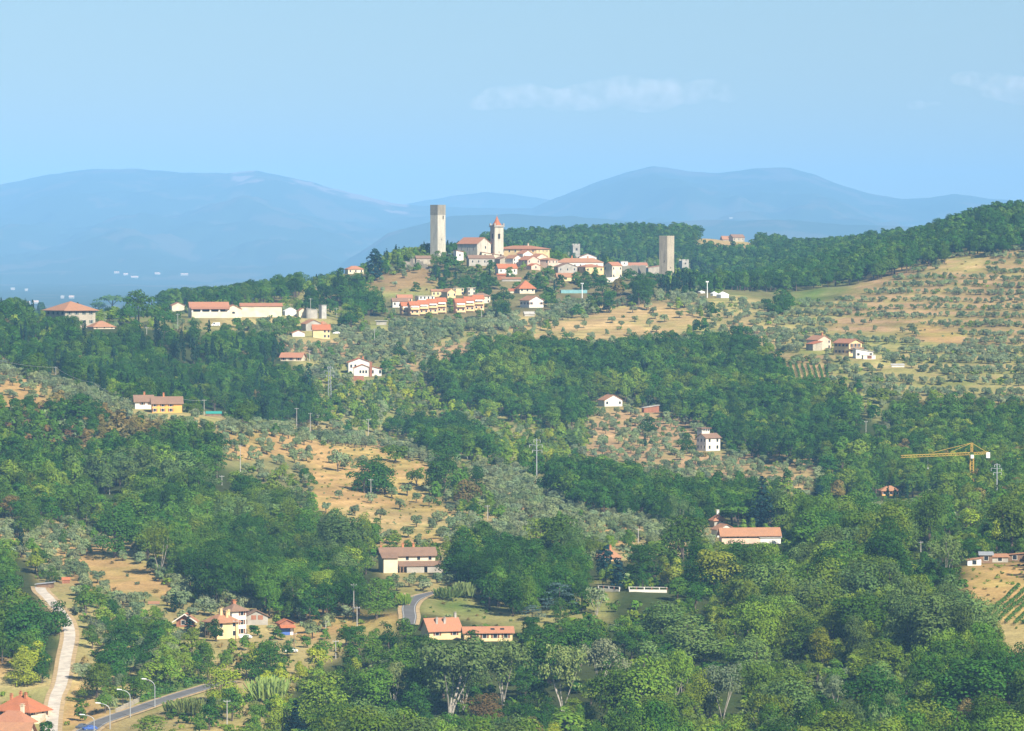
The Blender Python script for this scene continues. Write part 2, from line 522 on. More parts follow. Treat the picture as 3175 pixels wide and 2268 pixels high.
def roof_z(kind, axis, W, D, h, rh, x, y):
    if kind == 'gable':
        return h + rh * (1 - abs(y) / D) if axis == 'x' else h + rh * (1 - abs(x) / W)
    if kind == 'hip':
        m = min(W, D)
        return h + rh * min(1, min((W - abs(x)) / m, (D - abs(y)) / m))
    if kind == 'shed':
        return h + rh * (y + D) / (2 * D)
    if kind == 'shed_left':
        return h + rh * (x + W) / (2 * W)
    if kind == 'shed_right':
        return h + rh * (W - x) / (2 * W)
    return h

FACES = {'front': ((0, -1), (1, 0)), 'right': ((1, 0), (0, 1)), 'back': ((0, 1), (-1, 0)), 'left': ((-1, 0), (0, -1))}

def add_window(root, face, W, D, x, z, ww, wh, style='plain', detail=True, name='window'):
    """One window on a wall: frame, pane and, by style, shutters."""
    (nx, ny), (tx, ty) = FACES[face]
    off = D if face in ('front', 'back') else W
    def P(a, out, c):
        return (nx * (off + out) + tx * a, ny * (off + out) + ty * a, c)
    def slab(mb, a0, a1, o0, o1, c0, c1, mi=0):
        mb.poly([P(a0, o1, c0), P(a1, o1, c0), P(a1, o1, c1), P(a0, o1, c1)], mi=mi)
        mb.poly([P(a0, o0, c0), P(a0, o1, c0), P(a0, o1, c1), P(a0, o0, c1)], mi=mi)
        mb.poly([P(a1, o1, c0), P(a1, o0, c0), P(a1, o0, c1), P(a1, o1, c1)], mi=mi)
        mb.poly([P(a0, o1, c1), P(a1, o1, c1), P(a1, o0, c1), P(a0, o0, c1)], mi=mi)
        mb.poly([P(a0, o0, c0), P(a1, o0, c0), P(a1, o1, c0), P(a0, o1, c0)], mi=mi)
    a0, a1, c0, c1 = x - ww / 2, x + ww / 2, z - wh / 2, z + wh / 2
    if style in ('brown', 'green', 'closed'):
        m = SHUT_GREEN if style == 'green' else SHUT_BROWN
        mb = MB()
        if style == 'closed':
            slab(mb, a0, x - .02, -.05, .06, c0, c1)
            slab(mb, x + .02, a1, -.05, .06, c0, c1)
            return mb.build(name, [m], root)
    fb = MB()
    t = min(.12, ww * .12)
    slab(fb, a0 - t, a0, -.05, .05, c0 - t, c1 + t)
    slab(fb, a1, a1 + t, -.05, .05, c0 - t, c1 + t)
    slab(fb, a0, a1, -.05, .05, c1, c1 + t)
    slab(fb, a0, a1, -.05, .08, c0 - t, c0)
    if not detail:
        slab(fb, a0, a1, -.05, .015, c0, c1, mi=1)
        return fb.build(name, [TRIM, GLASS], root)
    w = fb.build(name, [TRIM, GLASS], root)
    pb = MB()
    slab(pb, a0, a1, -.05, .015, c0, c1)
    pb.build('pane', [GLASS], w)
    if style in ('brown', 'green'):
        slab(mb, a0 - t - ww * .5, a0 - t - .01, -.05, .07, c0, c1)
        slab(mb, a1 + t + .01, a1 + t + ww * .5, -.05, .07, c0, c1)
        mb.build('shutter', [m], w)
    return w

def chimney_at(roof, W, D, h, rh, kind, axis, cx_, cy_, sz, up, mat):
    x, y = cx_ * W, cy_ * D
    z = roof_z(kind, axis, W, D, h, rh, x, y)
    b = MB().box(x - sz / 2, x + sz / 2, y - sz / 2, y + sz / 2, z - .5, z + up)
    b.box(x - sz * .68, x + sz * .68, y - sz * .68, y + sz * .68, z + up + .002, z + up + .16)
    b.box(x - sz * .3, x + sz * .3, y - sz * .3, y + sz * .3, z + up + .162, z + up + .5)
    b.box(x - sz * .6, x + sz * .6, y - sz * .6, y + sz * .6, z + up + .502, z + up + .62)
    return b.build('chimney', [mat], roof)

def shell(mb, W, D, h, rh, kind, axis, base):
    """Four walls up to the roof, from `base` below ground."""
    c = [(-W, -D), (W, -D), (W, D), (-W, D)]
    for k in range(4):
        (x0, y0), (x1, y1) = c[k], c[(k + 1) % 4]
        pts = [(x0, y0, -base), (x1, y1, -base), (x1, y1, roof_z(kind, axis, W, D, h, rh, x1, y1) - .06)]
        if kind == 'gable' and ((axis == 'x' and k in (1, 3)) or (axis == 'y' and k in (0, 2))):
            pts.append(((x0 + x1) / 2, (y0 + y1) / 2, h + rh - .06))
        pts.append((x0, y0, roof_z(kind, axis, W, D, h, rh, x0, y0) - .06))
        mb.poly(pts)

ZI = (0, 0, 1.0)

def house(name, label, cat, x, y, w, d, h, rot=0, roof='gable', axis='x', rh=0, wall=W_CREAM, roofm=ROOF_RED, over=.5,
          win=(), chim=(), Z=ZI, Y=None, group=None, lm=None, base=4.0, cut=.2, detail=True, chm=TILE_R, doors=(), pad_r=None, clear=True, csz=.7, cup=1.0):
    """House whose size is read in photo pixels (zoom Z) at the spot of ground the photo shows at (x, y)."""
    px, py = Z[0] + x / Z[2], Z[1] + y / Z[2]
    if Y is None:
        X, Yp, zz = hit(px, py)
    else:
        X, Yp, zz = [float(q) for q in unproj(px, py, Y)]
    s = Yp / F / Z[2]
    W, D, H, RH = w * s / 2, d * s / 2, h * s, rh * s
    r = R(rot)
    pad(X, Yp, zz, pad_r or max(W, D) * 1.05, 16)
    root = empty(name, (X, Yp, zz), r, label, cat, group)
    mb = MB()
    shell(mb, W, D, H, RH, roof, axis, base)
    mb.build('wall', [wall], root)
    rb = MB()
    solid_roof(rb, roof_tops(roof, axis, W, D, H, RH, over), .22)
    ro = rb.build('roof', [roofm], root)
    for c in chim:
        chimney_at(ro, W, D, H, RH, roof, axis, c[0], c[1], csz, cup, chm)
    for g in win:                                                  # (face, columns, rows, width m, height m, style)
        face, cols, rows, ww, wh, st = g[:6]
        lo, hi = (g[6], g[7]) if len(g) > 7 else (-.36, .36)
        L = 2 * (W if face in ('front', 'back') else D)
        zs = g[8] if len(g) > 8 else [(k + .55) / rows for k in range(rows)]
        xs = [0.5 * (lo + hi)] if cols == 1 else [lo + (hi - lo) * k / (cols - 1) for k in range(cols)]
        for zf in zs:
            for xf in xs:
                add_window(root, face, W, D, xf * L, zf * H, ww, wh, st, detail)
    for face, xf, dw, dh, m in doors:
        (nx, ny), (tx, ty) = FACES[face]
        off = D if face in ('front', 'back') else W
        L = 2 * (W if face in ('front', 'back') else D)
        a0, a1 = xf * L - dw / 2, xf * L + dw / 2
        db = MB()
        xs = [nx * (off - .05) + tx * a0, nx * (off + .04) + tx * a1]
        ys = [ny * (off - .05) + ty * a0, ny * (off + .04) + ty * a1]
        db.box(min(xs), max(xs), min(ys), max(ys), 0, dh)
        db.build('door', [m], root)
    hw = (W * abs(math.cos(r)) + D * abs(math.sin(r))) / Yp * F
    if clear:
        CLEAR.append((px - hw, px + hw, py - (h + rh) / Z[2], py - cut * h / Z[2], Yp))
    FOOT.append((X, Yp, math.hypot(W, D) + 1.5))
    if lm:
        LANDMARKS.append((lm, px, py))
    root['size'] = (W, D, H, RH)
    return root

def local(root):
    """Half width, half depth, wall height, roof rise of a house."""
    return tuple(root['size'])

ZA = (1200, 600, 2.1662)
ZV = (0, 800, 2.1657)
ZT = (800, 850, 2.8425)
ZR = (2200, 600, 2.3323)
ZO = (0, 1100, 2.0673)
ZM = (1000, 1200, 2.274)
ZQ = (1800, 1150, 1.6538)
ZC1 = (900, 1600, 2.274)
ZN = (1800, 1500, 3.2486)
ZS = (2400, 1500, 2.1148)
ZH = (400, 1700, 3.79)
ZB = (0, 1950, 3.2486)

def tower(name, label, x, y, w, h, rot, mat, Z, top_mat=None, top_h=0, crenel=0, taper=0.0, openings=(), lm=None, Y=None, cut=.15):
    """Square stone tower; openings are (face, x m, z from top m, w, h)."""
    px, py = Z[0] + x / Z[2], Z[1] + y / Z[2]
    if Y is None:
        X, Yp, zz = hit(px, py)
    else:
        X, Yp, zz = [float(q) for q in unproj(px, py, Y)]
    s = Yp / F / Z[2]
    W, H, T = w * s / 2, h * s, top_h * s
    pad(X, Yp, zz, W * 2, 12)
    root = empty(name, (X, Yp, zz), R(rot), label, 'tower')
    mb = MB()
    Wb = W * (1 + taper)
    c = [(-1, -1), (1, -1), (1, 1), (-1, 1)]
    for k in range(4):
        a, b = c[k], c[(k + 1) % 4]
        mb.poly([(a[0] * Wb, a[1] * Wb, -4), (b[0] * Wb, b[1] * Wb, -4), (b[0] * W, b[1] * W, H - T), (a[0] * W, a[1] * W, H - T)])
    if not T:
        mb.poly([(a[0] * W, a[1] * W, H) for a in c])
    mb.build('shaft', [mat], root)
    if T:
        tb = MB().box(-W - .06, W + .06, -W - .06, W + .06, H - T, H)
        tb.build('top_course', [top_mat or mat], root)
    if crenel:
        cb = MB()
        n = crenel
        e = W - .35
        step = 2 * W / (2 * n - 1)
        for k in range(n):
            u0 = -W + 2 * k * step
            cb.box(u0, u0 + step, -W, -W + .5, H + .003, H + 1.1)
            cb.box(u0, u0 + step, W - .5, W, H + .003, H + 1.1)
            if 0 < k < n - 1:
                cb.box(-W, -W + .5, u0, u0 + step, H + .003, H + 1.1)
                cb.box(W - .5, W, u0, u0 + step, H + .003, H + 1.1)
        cb.build('battlement', [top_mat or mat], root)
    for face, ox, oz, ow, oh in openings:
        wv = W * (1 + taper * (oz / H)) + .07
        ob = add_window(root, face, wv, wv, ox, H - oz, ow, oh, 'plain', False, 'window_opening')
        ob.data.materials[0] = mat
        ob.data.materials[1] = DARK
    CLEAR.append((px - W * 1.3 / Yp * F, px + W * 1.3 / Yp * F, py - h / Z[2], py - cut * h / Z[2], Yp))
    FOOT.append((X, Yp, W * 1.5))
    if lm:
        LANDMARKS.append((lm, px, py))
    return root, W, H

# ------------------------------------------------------------------ hill town
tower('tall_tower', 'tallest pale stone tower at the left end of the hill town', 342, 432, 72, 352, 44, W_TOWER, ZA, W_DARKSTONE, 68, 0, .02,
      [('front', 1.2, 8, .9, 2.2), ('front', -.2, 22, .4, 1.1)], 'tall tower', cut=.12)
root, W_, H_ = tower('old_keep', 'broad weathered square keep standing behind dark cypresses', 1878, 590, 72, 302, 47, W_TOWER_OLD, ZA, W_TOWER_OLD, 6, 0, -.03,
      [('front', 0, 40 / 2, .6, 1.2), ('left', 1.0, 16, .6, 1.2)], 'square keep', cut=.25)
tower('battlemented_turret', 'small grey battlemented turret rising above the village roofs', 1269, 445, 48, 96, 8, W_GREY, ZA, W_GREY, 5, 3, 0,
      [('front', .1, 3.6, 1.5, 1.9)], 'battlemented turret', cut=.35)
tower('ruined_turret', 'broken pale turret right of the square keep behind cypresses', 1993, 530, 50, 76, 25, W_GREY, ZA, None, 0, 2, 0, [('front', 0, 2.2, 1.3, 1.3)], cut=.5)

ch = house('church', 'pale stone church with a tiled roof beside its bell tower', 'church', 585, 437, 118, 210, 100, 40, 'gable', 'y', 40, W_TOWER, ROOF_ORANGE, .5,
      [('left', 3, 1, .8, 2.0, 'plain', -.3, .3, [.62]), ('front', 1, 1, 1.0, 1.6, 'plain', .1, .1, [.72])], Z=ZA, lm='church', detail=False, cut=.15)
bt, BW, BH = tower('bell_tower', 'church bell tower with an arched belfry and pointed orange spire', 738, 437, 66, 212, 26, W_TOWER, ZA, W_TOWER, 6, 0, 0.0,
      [('front', 0, 6.0, 1.5, 3.2), ('left', 0, 6.0, 1.5, 3.2), ('front', 0, 16, .5, .9), ('front', 0, 23, .5, .9)], cut=.3)
sb = MB()
for k in range(8):                                                 # octagonal spire on a cornice
    a0, a1 = math.pi / 8 + k * math.pi / 4, math.pi / 8 + (k + 1) * math.pi / 4
    r0, r1 = BW * 1.02, BW * .55
    p = lambda a, r, z: (math.cos(a) * r, math.sin(a) * r, z)
    sb.poly([p(a0, r0, BH + .9), p(a1, r0, BH + .9), p(a1, r1, BH + 3.0), p(a0, r1, BH + 3.0)])
    sb.poly([p(a0, r1, BH + 3.0), p(a1, r1, BH + 3.0), (0, 0, BH + 6.9)])
sb.build('spire', [ROOF_RED], bt)
cb = MB().box(-BW - .7, BW + .7, -BW - .7, BW + .7, BH + .004, BH + .5)
cb.box(-BW - .35, BW + .35, -BW - .35, BW + .35, BH + .504, BH + .95)
for sx in (-1, 1):
    for sy in (-1, 1):
        cb.box(sx * BW - .5, sx * BW + .5, sy * BW - .5, sy * BW + .5, BH + .954, BH + 2.1)
cb.build('cornice', [W_GREY], bt)
fb = MB().tube([(0, 0, BH + 6.7), (0, 0, BH + 8.0)], .12, 6)
fb.build('finial', [METAL], bt)

H = house
G_T = 'old houses of the hill town'
H('long_yellow_house', 'long yellow building with an orange hip roof right of the church', 'house', 906, 446, 190, 320, 74, 62, 'hip', 'y', 20, W_YELLOW, ROOF_ORANGE, .7,
  [('left', 7, 2, .9, 1.5, 'plain', -.42, .42), ('front', 3, 2, .9, 1.5, 'plain', -.3, .3)], [(.0, -.3)], Z=ZA, lm='long yellow building', detail=False, group=G_T, chm=W_CREAM)
def T(label, x, y, w, d, h, rot, roof, axis, rh, wall, roofm, win=(), chim=(), nm='village_house', **k):
    k.setdefault('detail', False)
    k.setdefault('cut', .42)
    return H(nm, label, 'house', x, y, w * 1.16, d * 1.16, h * 1.1, rot, roof, axis, rh, wall, roofm, .4, win, chim, Z=ZA, group=G_T, **k)
w2 = lambda c, r=2, f='front', st='plain': (f, c, r, .9, 1.4, st)
T('small whitish hut left of the church wall', 480, 446, 44, 50, 48, 20, 'shed_right', 'x', 10, W_WHITE, ROOF_OLD, [w2(1, 1)])
T('long grey house with a brown roof below the church', 628, 490, 150, 70, 48, 12, 'gable', 'x', 20, W_GREY, ROOF_BROWN, [w2(4, 1)])
T('lean-to house with a sloping roof at the foot of the bell tower', 705, 442, 128, 80, 44, 8, 'shed_left', 'x', -24, W_CREAM, ROOF_OLD, [w2(3, 1)])
T('white gabled house left in the tight village cluster', 850, 486, 66, 80, 46, 38, 'gable', 'y', 22, W_WHITE, ROOF_OLD, [w2(2, 2)])
T('pale gabled house under the long yellow building', 926, 452, 66, 70, 42, 30, 'gable', 'y', 22, W_WHITE, ROOF_ORANGE, [w2(2, 1)])
T('pinkish gabled house in the middle of the village cluster', 955, 500, 88, 90, 48, 35, 'gable', 'y', 26, W_PINK, ROOF_ORANGE, [w2(2, 2), ('left', 3, 2, .9, 1.3, 'plain')])
T('whitish house with an orange roof behind the pinkish gable', 1020, 470, 70, 70, 40, 32, 'gable', 'y', 20, W_CREAM, ROOF_ORANGE, [w2(2, 1)])
T('pink house with a low hip roof at the right of the cluster', 1078, 480, 84, 88, 32, 48, 'hip', 'x', 14, W_PINK, ROOF_OLD, [w2(3, 1), ('left', 2, 1, .9, 1.3, 'plain')])
T('low grey and brown house wedged at the left of the cluster', 776, 480, 74, 70, 36, 30, 'gable', 'y', 16, W_STONE, ROOF_BROWN, [w2(1, 1)])
T('red-roofed white cottage below the village cluster', 800, 545, 112, 80, 38, 14, 'gable', 'x', 28, W_WHITE, ROOF_RED, [w2(3, 1)], lm='red-roofed cottage')
T('small pink cottage tucked below the pinkish gable', 985, 516, 60, 50, 26, 30, 'gable', 'y', 14, W_PINK, ROOF_RED, [w2(1, 1)])
T('wide low white house with a long brown roof', 1288, 515, 270, 100, 48, 10, 'hip', 'x', 26, W_WHITE, ROOF_OLD, [w2(7, 1)], [(-.3, 0), (.4, .1)], lm='long brown roof')
T('white gabled house behind the long brown roof', 1344, 462, 100, 80, 30, 6, 'gable', 'y', 22, W_WHITE, ROOF_OLD, [w2(2, 1)])
T('grey gabled house in front of the long brown roof', 1198, 538, 116, 80, 40, 18, 'gable', 'y', 24, W_GREY, ROOF_BROWN, [w2(3, 1)])
T('yellow house with an orange hip roof and shaded porch', 1366, 540, 120, 100, 40, 28, 'hip', 'x', 16, W_YELLOW, ROOF_ORANGE, [w2(3, 1), ('left', 2, 1, 1.6, 1.8, 'closed')])
T('upright cream house with a tiled roof above a pale wall', 1518, 580, 66, 80, 88, 34, 'gable', 'x', 22, W_CREAM, ROOF_ORANGE, [w2(2, 2), ('left', 2, 2, .9, 1.4, 'plain')], lm='upright cream house')
T('small white roofless house beside the upright cream house', 1584, 528, 44, 44, 66, 22, 'flat', 'x', 2, W_WHITE, CONC, [w2(1, 2)])
T('orange-roofed house half hidden by trees near the keep', 1676, 520, 116, 80, 32, 10, 'gable', 'x', 20, W_CREAM, ROOF_ORANGE, [w2(3, 1)])
T('low cottage with a brown roof among trees below the village', 1196, 590, 104, 80, 28, 8, 'gable', 'x', 24, W_YELLOW, ROOF_OLD, [w2(3, 1)])
T('tiny hut with a flat red roof under the red-roofed cottage', 768, 565, 50, 40, 14, 4, 'shed', 'x', 8, W_BRICK, ROOF_RED, [], nm='village_hut')
T('low shed with a long pinkish roof in the village gardens', 835, 592, 110, 50, 16, 3, 'shed', 'x', 10, W_GREY, ROOF_OLD, [], nm='garden_shed')
T('stone ruin with a broken wall at the left foot of the keep', 1786, 560, 80, 60, 54, 20, 'shed_left', 'x', 14, W_STONE, ROOF_OLD, [], nm='stone_ruin')
T('low dark stone hut left of the tall tower', 240, 480, 84, 60, 40, 10, 'gable', 'x', 16, W_STONE, ROOF_BROWN, [], nm='stone_hut')
H('orange_roofed_house', 'small cream house with an orange roof far left of the tower', 'house', 1098, 850, 50, 34, 16, 20, 'hip', 'x', 9, W_CREAM, ROOF_ORANGE, .4,
  [('front', 3, 1, .9, 1.3, 'plain')], lm='house left of the tower', detail=False, Y=3040)
# crumbling town wall left of the tower, dark hedge wall right of the houses
def wall_run(name, label, cat, pts, hgt, thick, mat, ragged=0.0, Z=ZI, cap=None, group=None):
    P = [hit(Z[0] + x / Z[2], Z[1] + y / Z[2]) for x, y in pts]
    o = empty(name, P[0], 0, label, cat, group)
    mb = MB()
    for (xa, ya, za), (xb, yb, zb) in zip(P, P[1:]):
        n = max(2, int(math.hypot(xb - xa, yb - ya) / 2.5))
        L = math.hypot(xb - xa, yb - ya)
        nx, ny = -(yb - ya) / L * thick / 2, (xb - xa) / L * thick / 2
        for k in range(n):
            t0, t1 = k / n, (k + 1) / n
            q0 = (xa + (xb - xa) * t0 - P[0][0], ya + (yb - ya) * t0 - P[0][1])
            q1 = (xa + (xb - xa) * t1 - P[0][0], ya + (yb - ya) * t1 - P[0][1])
            g0, g1 = za + (zb - za) * t0 - P[0][2], za + (zb - za) * t1 - P[0][2]
            t = hgt * (1 + ragged * random.uniform(-1, .6))
            zl, zh = min(g0, g1) - 2, max(g0, g1) + t
            A = [(q0[0] - nx, q0[1] - ny), (q1[0] - nx, q1[1] - ny), (q1[0] + nx, q1[1] + ny), (q0[0] + nx, q0[1] + ny)]
            lo = [(x, y, zl) for x, y in A]
            hi = [(x, y, zh) for x, y in A]
            for e in range(4):
                f = (e + 1) % 4
                mb.poly([lo[e], lo[f], hi[f], hi[e]])
            mb.poly(hi)
    mb.build('masonry', [mat], o)
    return o
wall_run('ruined_wall', 'crumbling pale stone wall left of the tall tower', 'wall', [(100, 500), (160, 498), (270, 505)], 5.0, 1.2, W_STONE, .5, ZA)
wall_run('garden_wall', 'dark garden wall between the cream house and the keep', 'wall', [(1560, 568), (1640, 566), (1735, 562)], 7.5, .8, W_DARKSTONE, .04, ZA)
wall_run('retaining_wall', 'low pale retaining wall under the upright cream house', 'wall', [(1470, 600), (1555, 598)], 3.0, .8, W_WHITE, 0, ZA)

# ------------------------------------------------------------------ terraced houses below the town
G_R = 'stepped terraced houses with balconies'
def terrace(label, x, y, w, h, lm=None):
    r = H('terraced_house', label, 'house', x, y, w, 90, h, 14, 'gable', 'x', 30, W_PEACH, ROOF_RED, .5,
          [('front', 2, 2, 1.1, 1.9, 'plain', -.25, .25)], [], Z=ZT, group=G_R, lm=lm, cut=.05)
    W, D, Hh, RH = local(r)
    for k, zf in enumerate((.12, .56)):
        b = MB().box(-W * .92, W * .92, -D - 1.4, -D - .002, zf * Hh, zf * Hh + .18)
        b.box(-W * .92, W * .92, -D - 1.4, -D - 1.22, zf * Hh + .182, zf * Hh + 1.05)
        b.box(-W * .92, -W * .92 + .15, -D - 1.218, -D - .004, zf * Hh + .182, zf * Hh + 1.05)
        b.box(W * .92 - .15, W * .92, -D - 1.218, -D - .004, zf * Hh + .182, zf * Hh + 1.05)
        b.build('balcony', [W_YELLOW], r)
    a = MB()
    zt = .9 * Hh
    a.poly([(-W * .8, -D - 1.6, zt - .9), (W * .8, -D - 1.6, zt - .9), (W * .8, -D - .03, zt), (-W * .8, -D - .03, zt)])
    a.poly([(-W * .8, -D - 1.6, zt - .95), (-W * .8, -D - .03, zt - .05), (W * .8, -D - .03, zt - .05), (W * .8, -D - 1.6, zt - .95)])
    a.build('awning', [AWN], r)
    return r
terrace('terraced house, leftmost of the left stepped row, partly hidden', 1300, 362, 84, 84)
terrace('terraced house, second from the left in the left stepped row', 1372, 372, 84, 100)
terrace('terraced house with a white awning, third in the left stepped row', 1452, 366, 84, 106, 'terraced houses')
terrace('terraced house with a wide awning, fourth in the left stepped row', 1532, 362, 84, 112)
terrace('terraced house at the right end of the left stepped row', 1608, 354, 84, 114)
terrace('terraced house at the left end of the right stepped row', 1776, 350, 88, 104)
terrace('terraced house in the middle of the right stepped row', 1856, 344, 84, 112)
terrace('terraced house at the right end of the right stepped row', 1936, 334, 92, 118)
def TT(label, x, y, w, d, h, rot, roof, axis, rh, wall, roofm, win=(), nm='apartment_house', **k):
    return H(nm, label, 'house', x, y, w, d, h, rot, roof, axis, rh, wall, roofm, .4, win, Z=ZT, detail=False, **k)
TT('grey-roofed house at the left end behind the terraces', 1250, 300, 140, 80, 60, 10, 'gable', 'x', 26, W_WHITE, ROOF_BROWN, [w2(3, 1)])
TT('peach house with an orange roof band behind the left terraces', 1290, 270, 130, 80, 54, 10, 'gable', 'x', 26, W_PEACH, ROOF_ORANGE, [w2(3, 1)])
TT('white house with a white flat roof behind the terraces', 1470, 260, 150, 90, 66, 22, 'flat', 'x', 2, W_WHITE, W_WHITE, [w2(4, 2)], lm='white flat-roofed house')
TT('yellow house with a curved gable above the terraces', 1680, 220, 80, 110, 60, 28, 'gable', 'y', 30, W_YELLOW, ROOF_OLD, [w2(2, 1)], lm='yellow curved-gable house')
TT('long yellow house with a brown flat roof above the terraces', 1600, 205, 150, 70, 54, 8, 'gable', 'x', 14, W_YELLOW, ROOF_OLD, [w2(4, 1)])
TT('pale yellow block with a flat roof above the terraces', 1762, 190, 90, 80, 62, 10, 'flat', 'x', 2, W_YELLOW, W_CREAM, [w2(2, 2)])
TT('cream block at the top right above the terraces', 1876, 190, 62, 60, 68, 12, 'flat', 'x', 2, W_CREAM, W_CREAM, [w2(2, 2)])
TT('brownish-roofed house at the right end behind the terraces', 1960, 260, 150, 90, 66, 30, 'hip', 'x', 24, W_CREAM, ROOF_BROWN, [w2(3, 2), ('left', 2, 2, .9, 1.3, 'plain')])
H('red_pyramid_house', 'house with a bright red pyramid roof above the white gable', 'house', 930, 676, 104, 104, 44, 14, 'hip', 'x', 46, W_CREAM, ROOF_RED, .9, [('front', 3, 1, 1, 1.4, 'plain')], [], Z=ZA, lm='red pyramid roof', detail=False)
H('annexe', 'low annexe with a bright red roof left of the pyramid roof', 'house', 842, 672, 44, 50, 18, 8, 'shed', 'x', 12, W_CREAM, ROOF_RED, .4, [], Z=ZA, detail=False)
H('white_gabled_house', 'white gabled house below the bright red pyramid roof', 'house', 972, 770, 108, 130, 52, 28, 'gable', 'y', 28, W_WHITE, ROOF_OLD, .6, [('front', 2, 1, 1.1, 1.3, 'brown'), ('left', 3, 1, 1.1, 1.3, 'brown')], [], Z=ZA, lm='white gabled house', cut=.1)

# ------------------------------------------------------------------ villa, factory and the houses under them
H('villa', 'large grey villa with a wide terracotta pyramid roof among trees', 'villa', 474, 462, 240, 240, 118, 38, 'hip', 'x', 52, W_STONE, ROOF_OLD, 1.6,
  [('front', 4, 2, 1.1, 1.8, 'green', -.36, .36), ('left', 4, 2, 1.1, 1.8, 'green', -.36, .36)], [], Z=ZV, lm='grey villa', cut=.62)
H('villa_annexe', 'low villa outbuilding with a brown hip roof', 'house', 678, 478, 150, 130, 18, 25, 'hip', 'x', 36, W_CREAM, ROOF_OLD, .6, [('front', 3, 1, .9, .9, 'brown')], [], Z=ZV, detail=False)
fa = H('factory', 'long cream factory hall with an open pillared porch', 'factory', 1400, 402, 260, 150, 70, 9, 'gable', 'x', 36, W_CREAM, ROOF_ORANGE, .5, [], [], Z=ZV, lm='factory', cut=.15)
W, D, Hh, RH = local(fa)
b = MB().box(-W * .96, W * .98, -D - 5, -D - .01, -1, 3.4)
b.build('porch_parapet', [W_CREAM], fa)
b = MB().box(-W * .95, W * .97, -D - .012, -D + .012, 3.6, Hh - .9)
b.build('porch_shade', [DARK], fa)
b = MB()
b.poly([(-W, -D - 5.6, Hh - .9), (W, -D - 5.6, Hh - .9), (W, -D, Hh + .25), (-W, -D, Hh + .25)])
b.poly([(-W, -D - 5.6, Hh - 1.1), (-W, -D, Hh + .05), (W, -D, Hh + .05), (W, -D - 5.6, Hh - 1.1)])
b.build('porch_roof', [ROOF_ORANGE], fa)
for k in range(5):
    xx = -W * .93 + 2 * W * .93 * k / 4
    MB().box(xx - .45, xx + .45, -D - 4.9, -D - 4.1, 3.402, Hh - .95).build('pillar', [W_WHITE], fa)
H('factory_wing', 'cream gabled wing at the right end of the porch hall', 'factory', 1562, 402, 110, 150, 62, 8, 'gable', 'y', 26, W_CREAM, ROOF_ORANGE, .5, [('front', 1, 1, 1.6, 1.2, 'plain')], [], Z=ZV, cut=.1)
H('factory_wing', 'small cream gable with orange roof left of the porch hall', 'factory', 1192, 360, 86, 80, 42, 12, 'gable', 'y', 20, W_CREAM, ROOF_ORANGE, .5, [], [], Z=ZV, cut=.3)
wh = H('warehouse', 'long windowless cream warehouse with a thin orange roof', 'warehouse', 1752, 398, 276, 130, 76, 5, 'gable', 'x', 18, W_CREAM, ROOF_ORANGE, .6, [], [], Z=ZV, lm='cream warehouse', cut=.3)
W, D, Hh, RH = local(wh)
for k in (-.33, .33):
    MB().box(k * W - .3, k * W + .3, -D - .25, -D - .003, 0, Hh - .8).build('buttress', [W_CREAM], wh)
G_W = 'small sheds right of the warehouse'
H('greenhouse', 'whitish arched greenhouse right of the warehouse', 'greenhouse', 1950, 384, 90, 60, 26, 18, 'gable', 'y', 22, W_WHITE, AWN, .1, [], [], Z=ZV, group=G_W, detail=False)
H('shed', 'cream gabled shed between the greenhouse and grey shed', 'shed', 2026, 394, 56, 70, 38, 16, 'gable', 'y', 18, W_CREAM, ROOF_OLD, .3, [], [], Z=ZV, group=G_W, detail=False)
H('shed', 'grey shed left of the concrete silo', 'shed', 2092, 404, 72, 60, 56, 10, 'shed_right', 'x', 10, W_GREY, CONC, .3, [], [], Z=ZV, group=G_W, detail=False)
si = H('silo', 'tall slim concrete silo below the dark trees', 'silo', 2166, 412, 36, 44, 92, 30, 'flat', 'x', 2, CONC, CONC, .3, [], [], Z=ZV, lm='concrete silo', detail=False, cut=.05)
yh = H('yellow_house', 'bright yellow house with red roof beside a grey gabled barn', 'house', 556, 578, 148, 120, 88, 6, 'gable', 'x', 40, W_YELLOW, ROOF_RED, .6,
       [('front', 2, 2, 1.0, 1.4, 'plain', .2, .42), ('left', 2, 2, 1.0, 1.4, 'plain')], [(.1, .15)], Z=ZT, lm='bright yellow house', cut=.05)
H('barn', 'grey gabled barn behind the bright yellow house', 'barn', 470, 505, 150, 120, 66, 24, 'gable', 'y', 34, W_GREY, ROOF_OLD, .5, [('front', 1, 1, 1.4, 1.2, 'plain')], [], Z=ZT, cut=.2)
H('dovecote', 'small square cream dovecote above the bright yellow house', 'house', 572, 500, 64, 60, 66, 8, 'hip', 'x', 20, W_CREAM, ROOF_OLD, .4, [('front', 1, 1, .8, .8, 'plain')], [], Z=ZT, cut=.4, detail=False)
H('shed', 'small white shed left of the bright yellow house', 'shed', 352, 556, 110, 70, 36, 12, 'gable', 'y', 22, W_WHITE, ROOF_ORANGE, .4, [], [], Z=ZT, cut=.2, detail=False)
H('bungalow', 'low bungalow with a wide orange roof among olive trees', 'house', 308, 770, 190, 120, 40, -14, 'gable', 'x', 34, W_CREAM, ROOF_ORANGE, .8, [('front', 3, 1, 1.2, 1.8, 'brown')], [], Z=ZT, lm='orange-roofed bungalow', cut=.35)
w_a = H('white_house', 'large white house with stepped gables and a brick chimney stack', 'house', 892, 872, 200, 150, 98, 6, 'gable', 'y', 36, W_WHITE, ROOF_RED, .6,
       [('front', 2, 1, 1.0, 1.7, 'plain', -.38, -.2, [.62])], [(.35, .2)], Z=ZT, lm='white stepped house', cut=.4, clear=True)
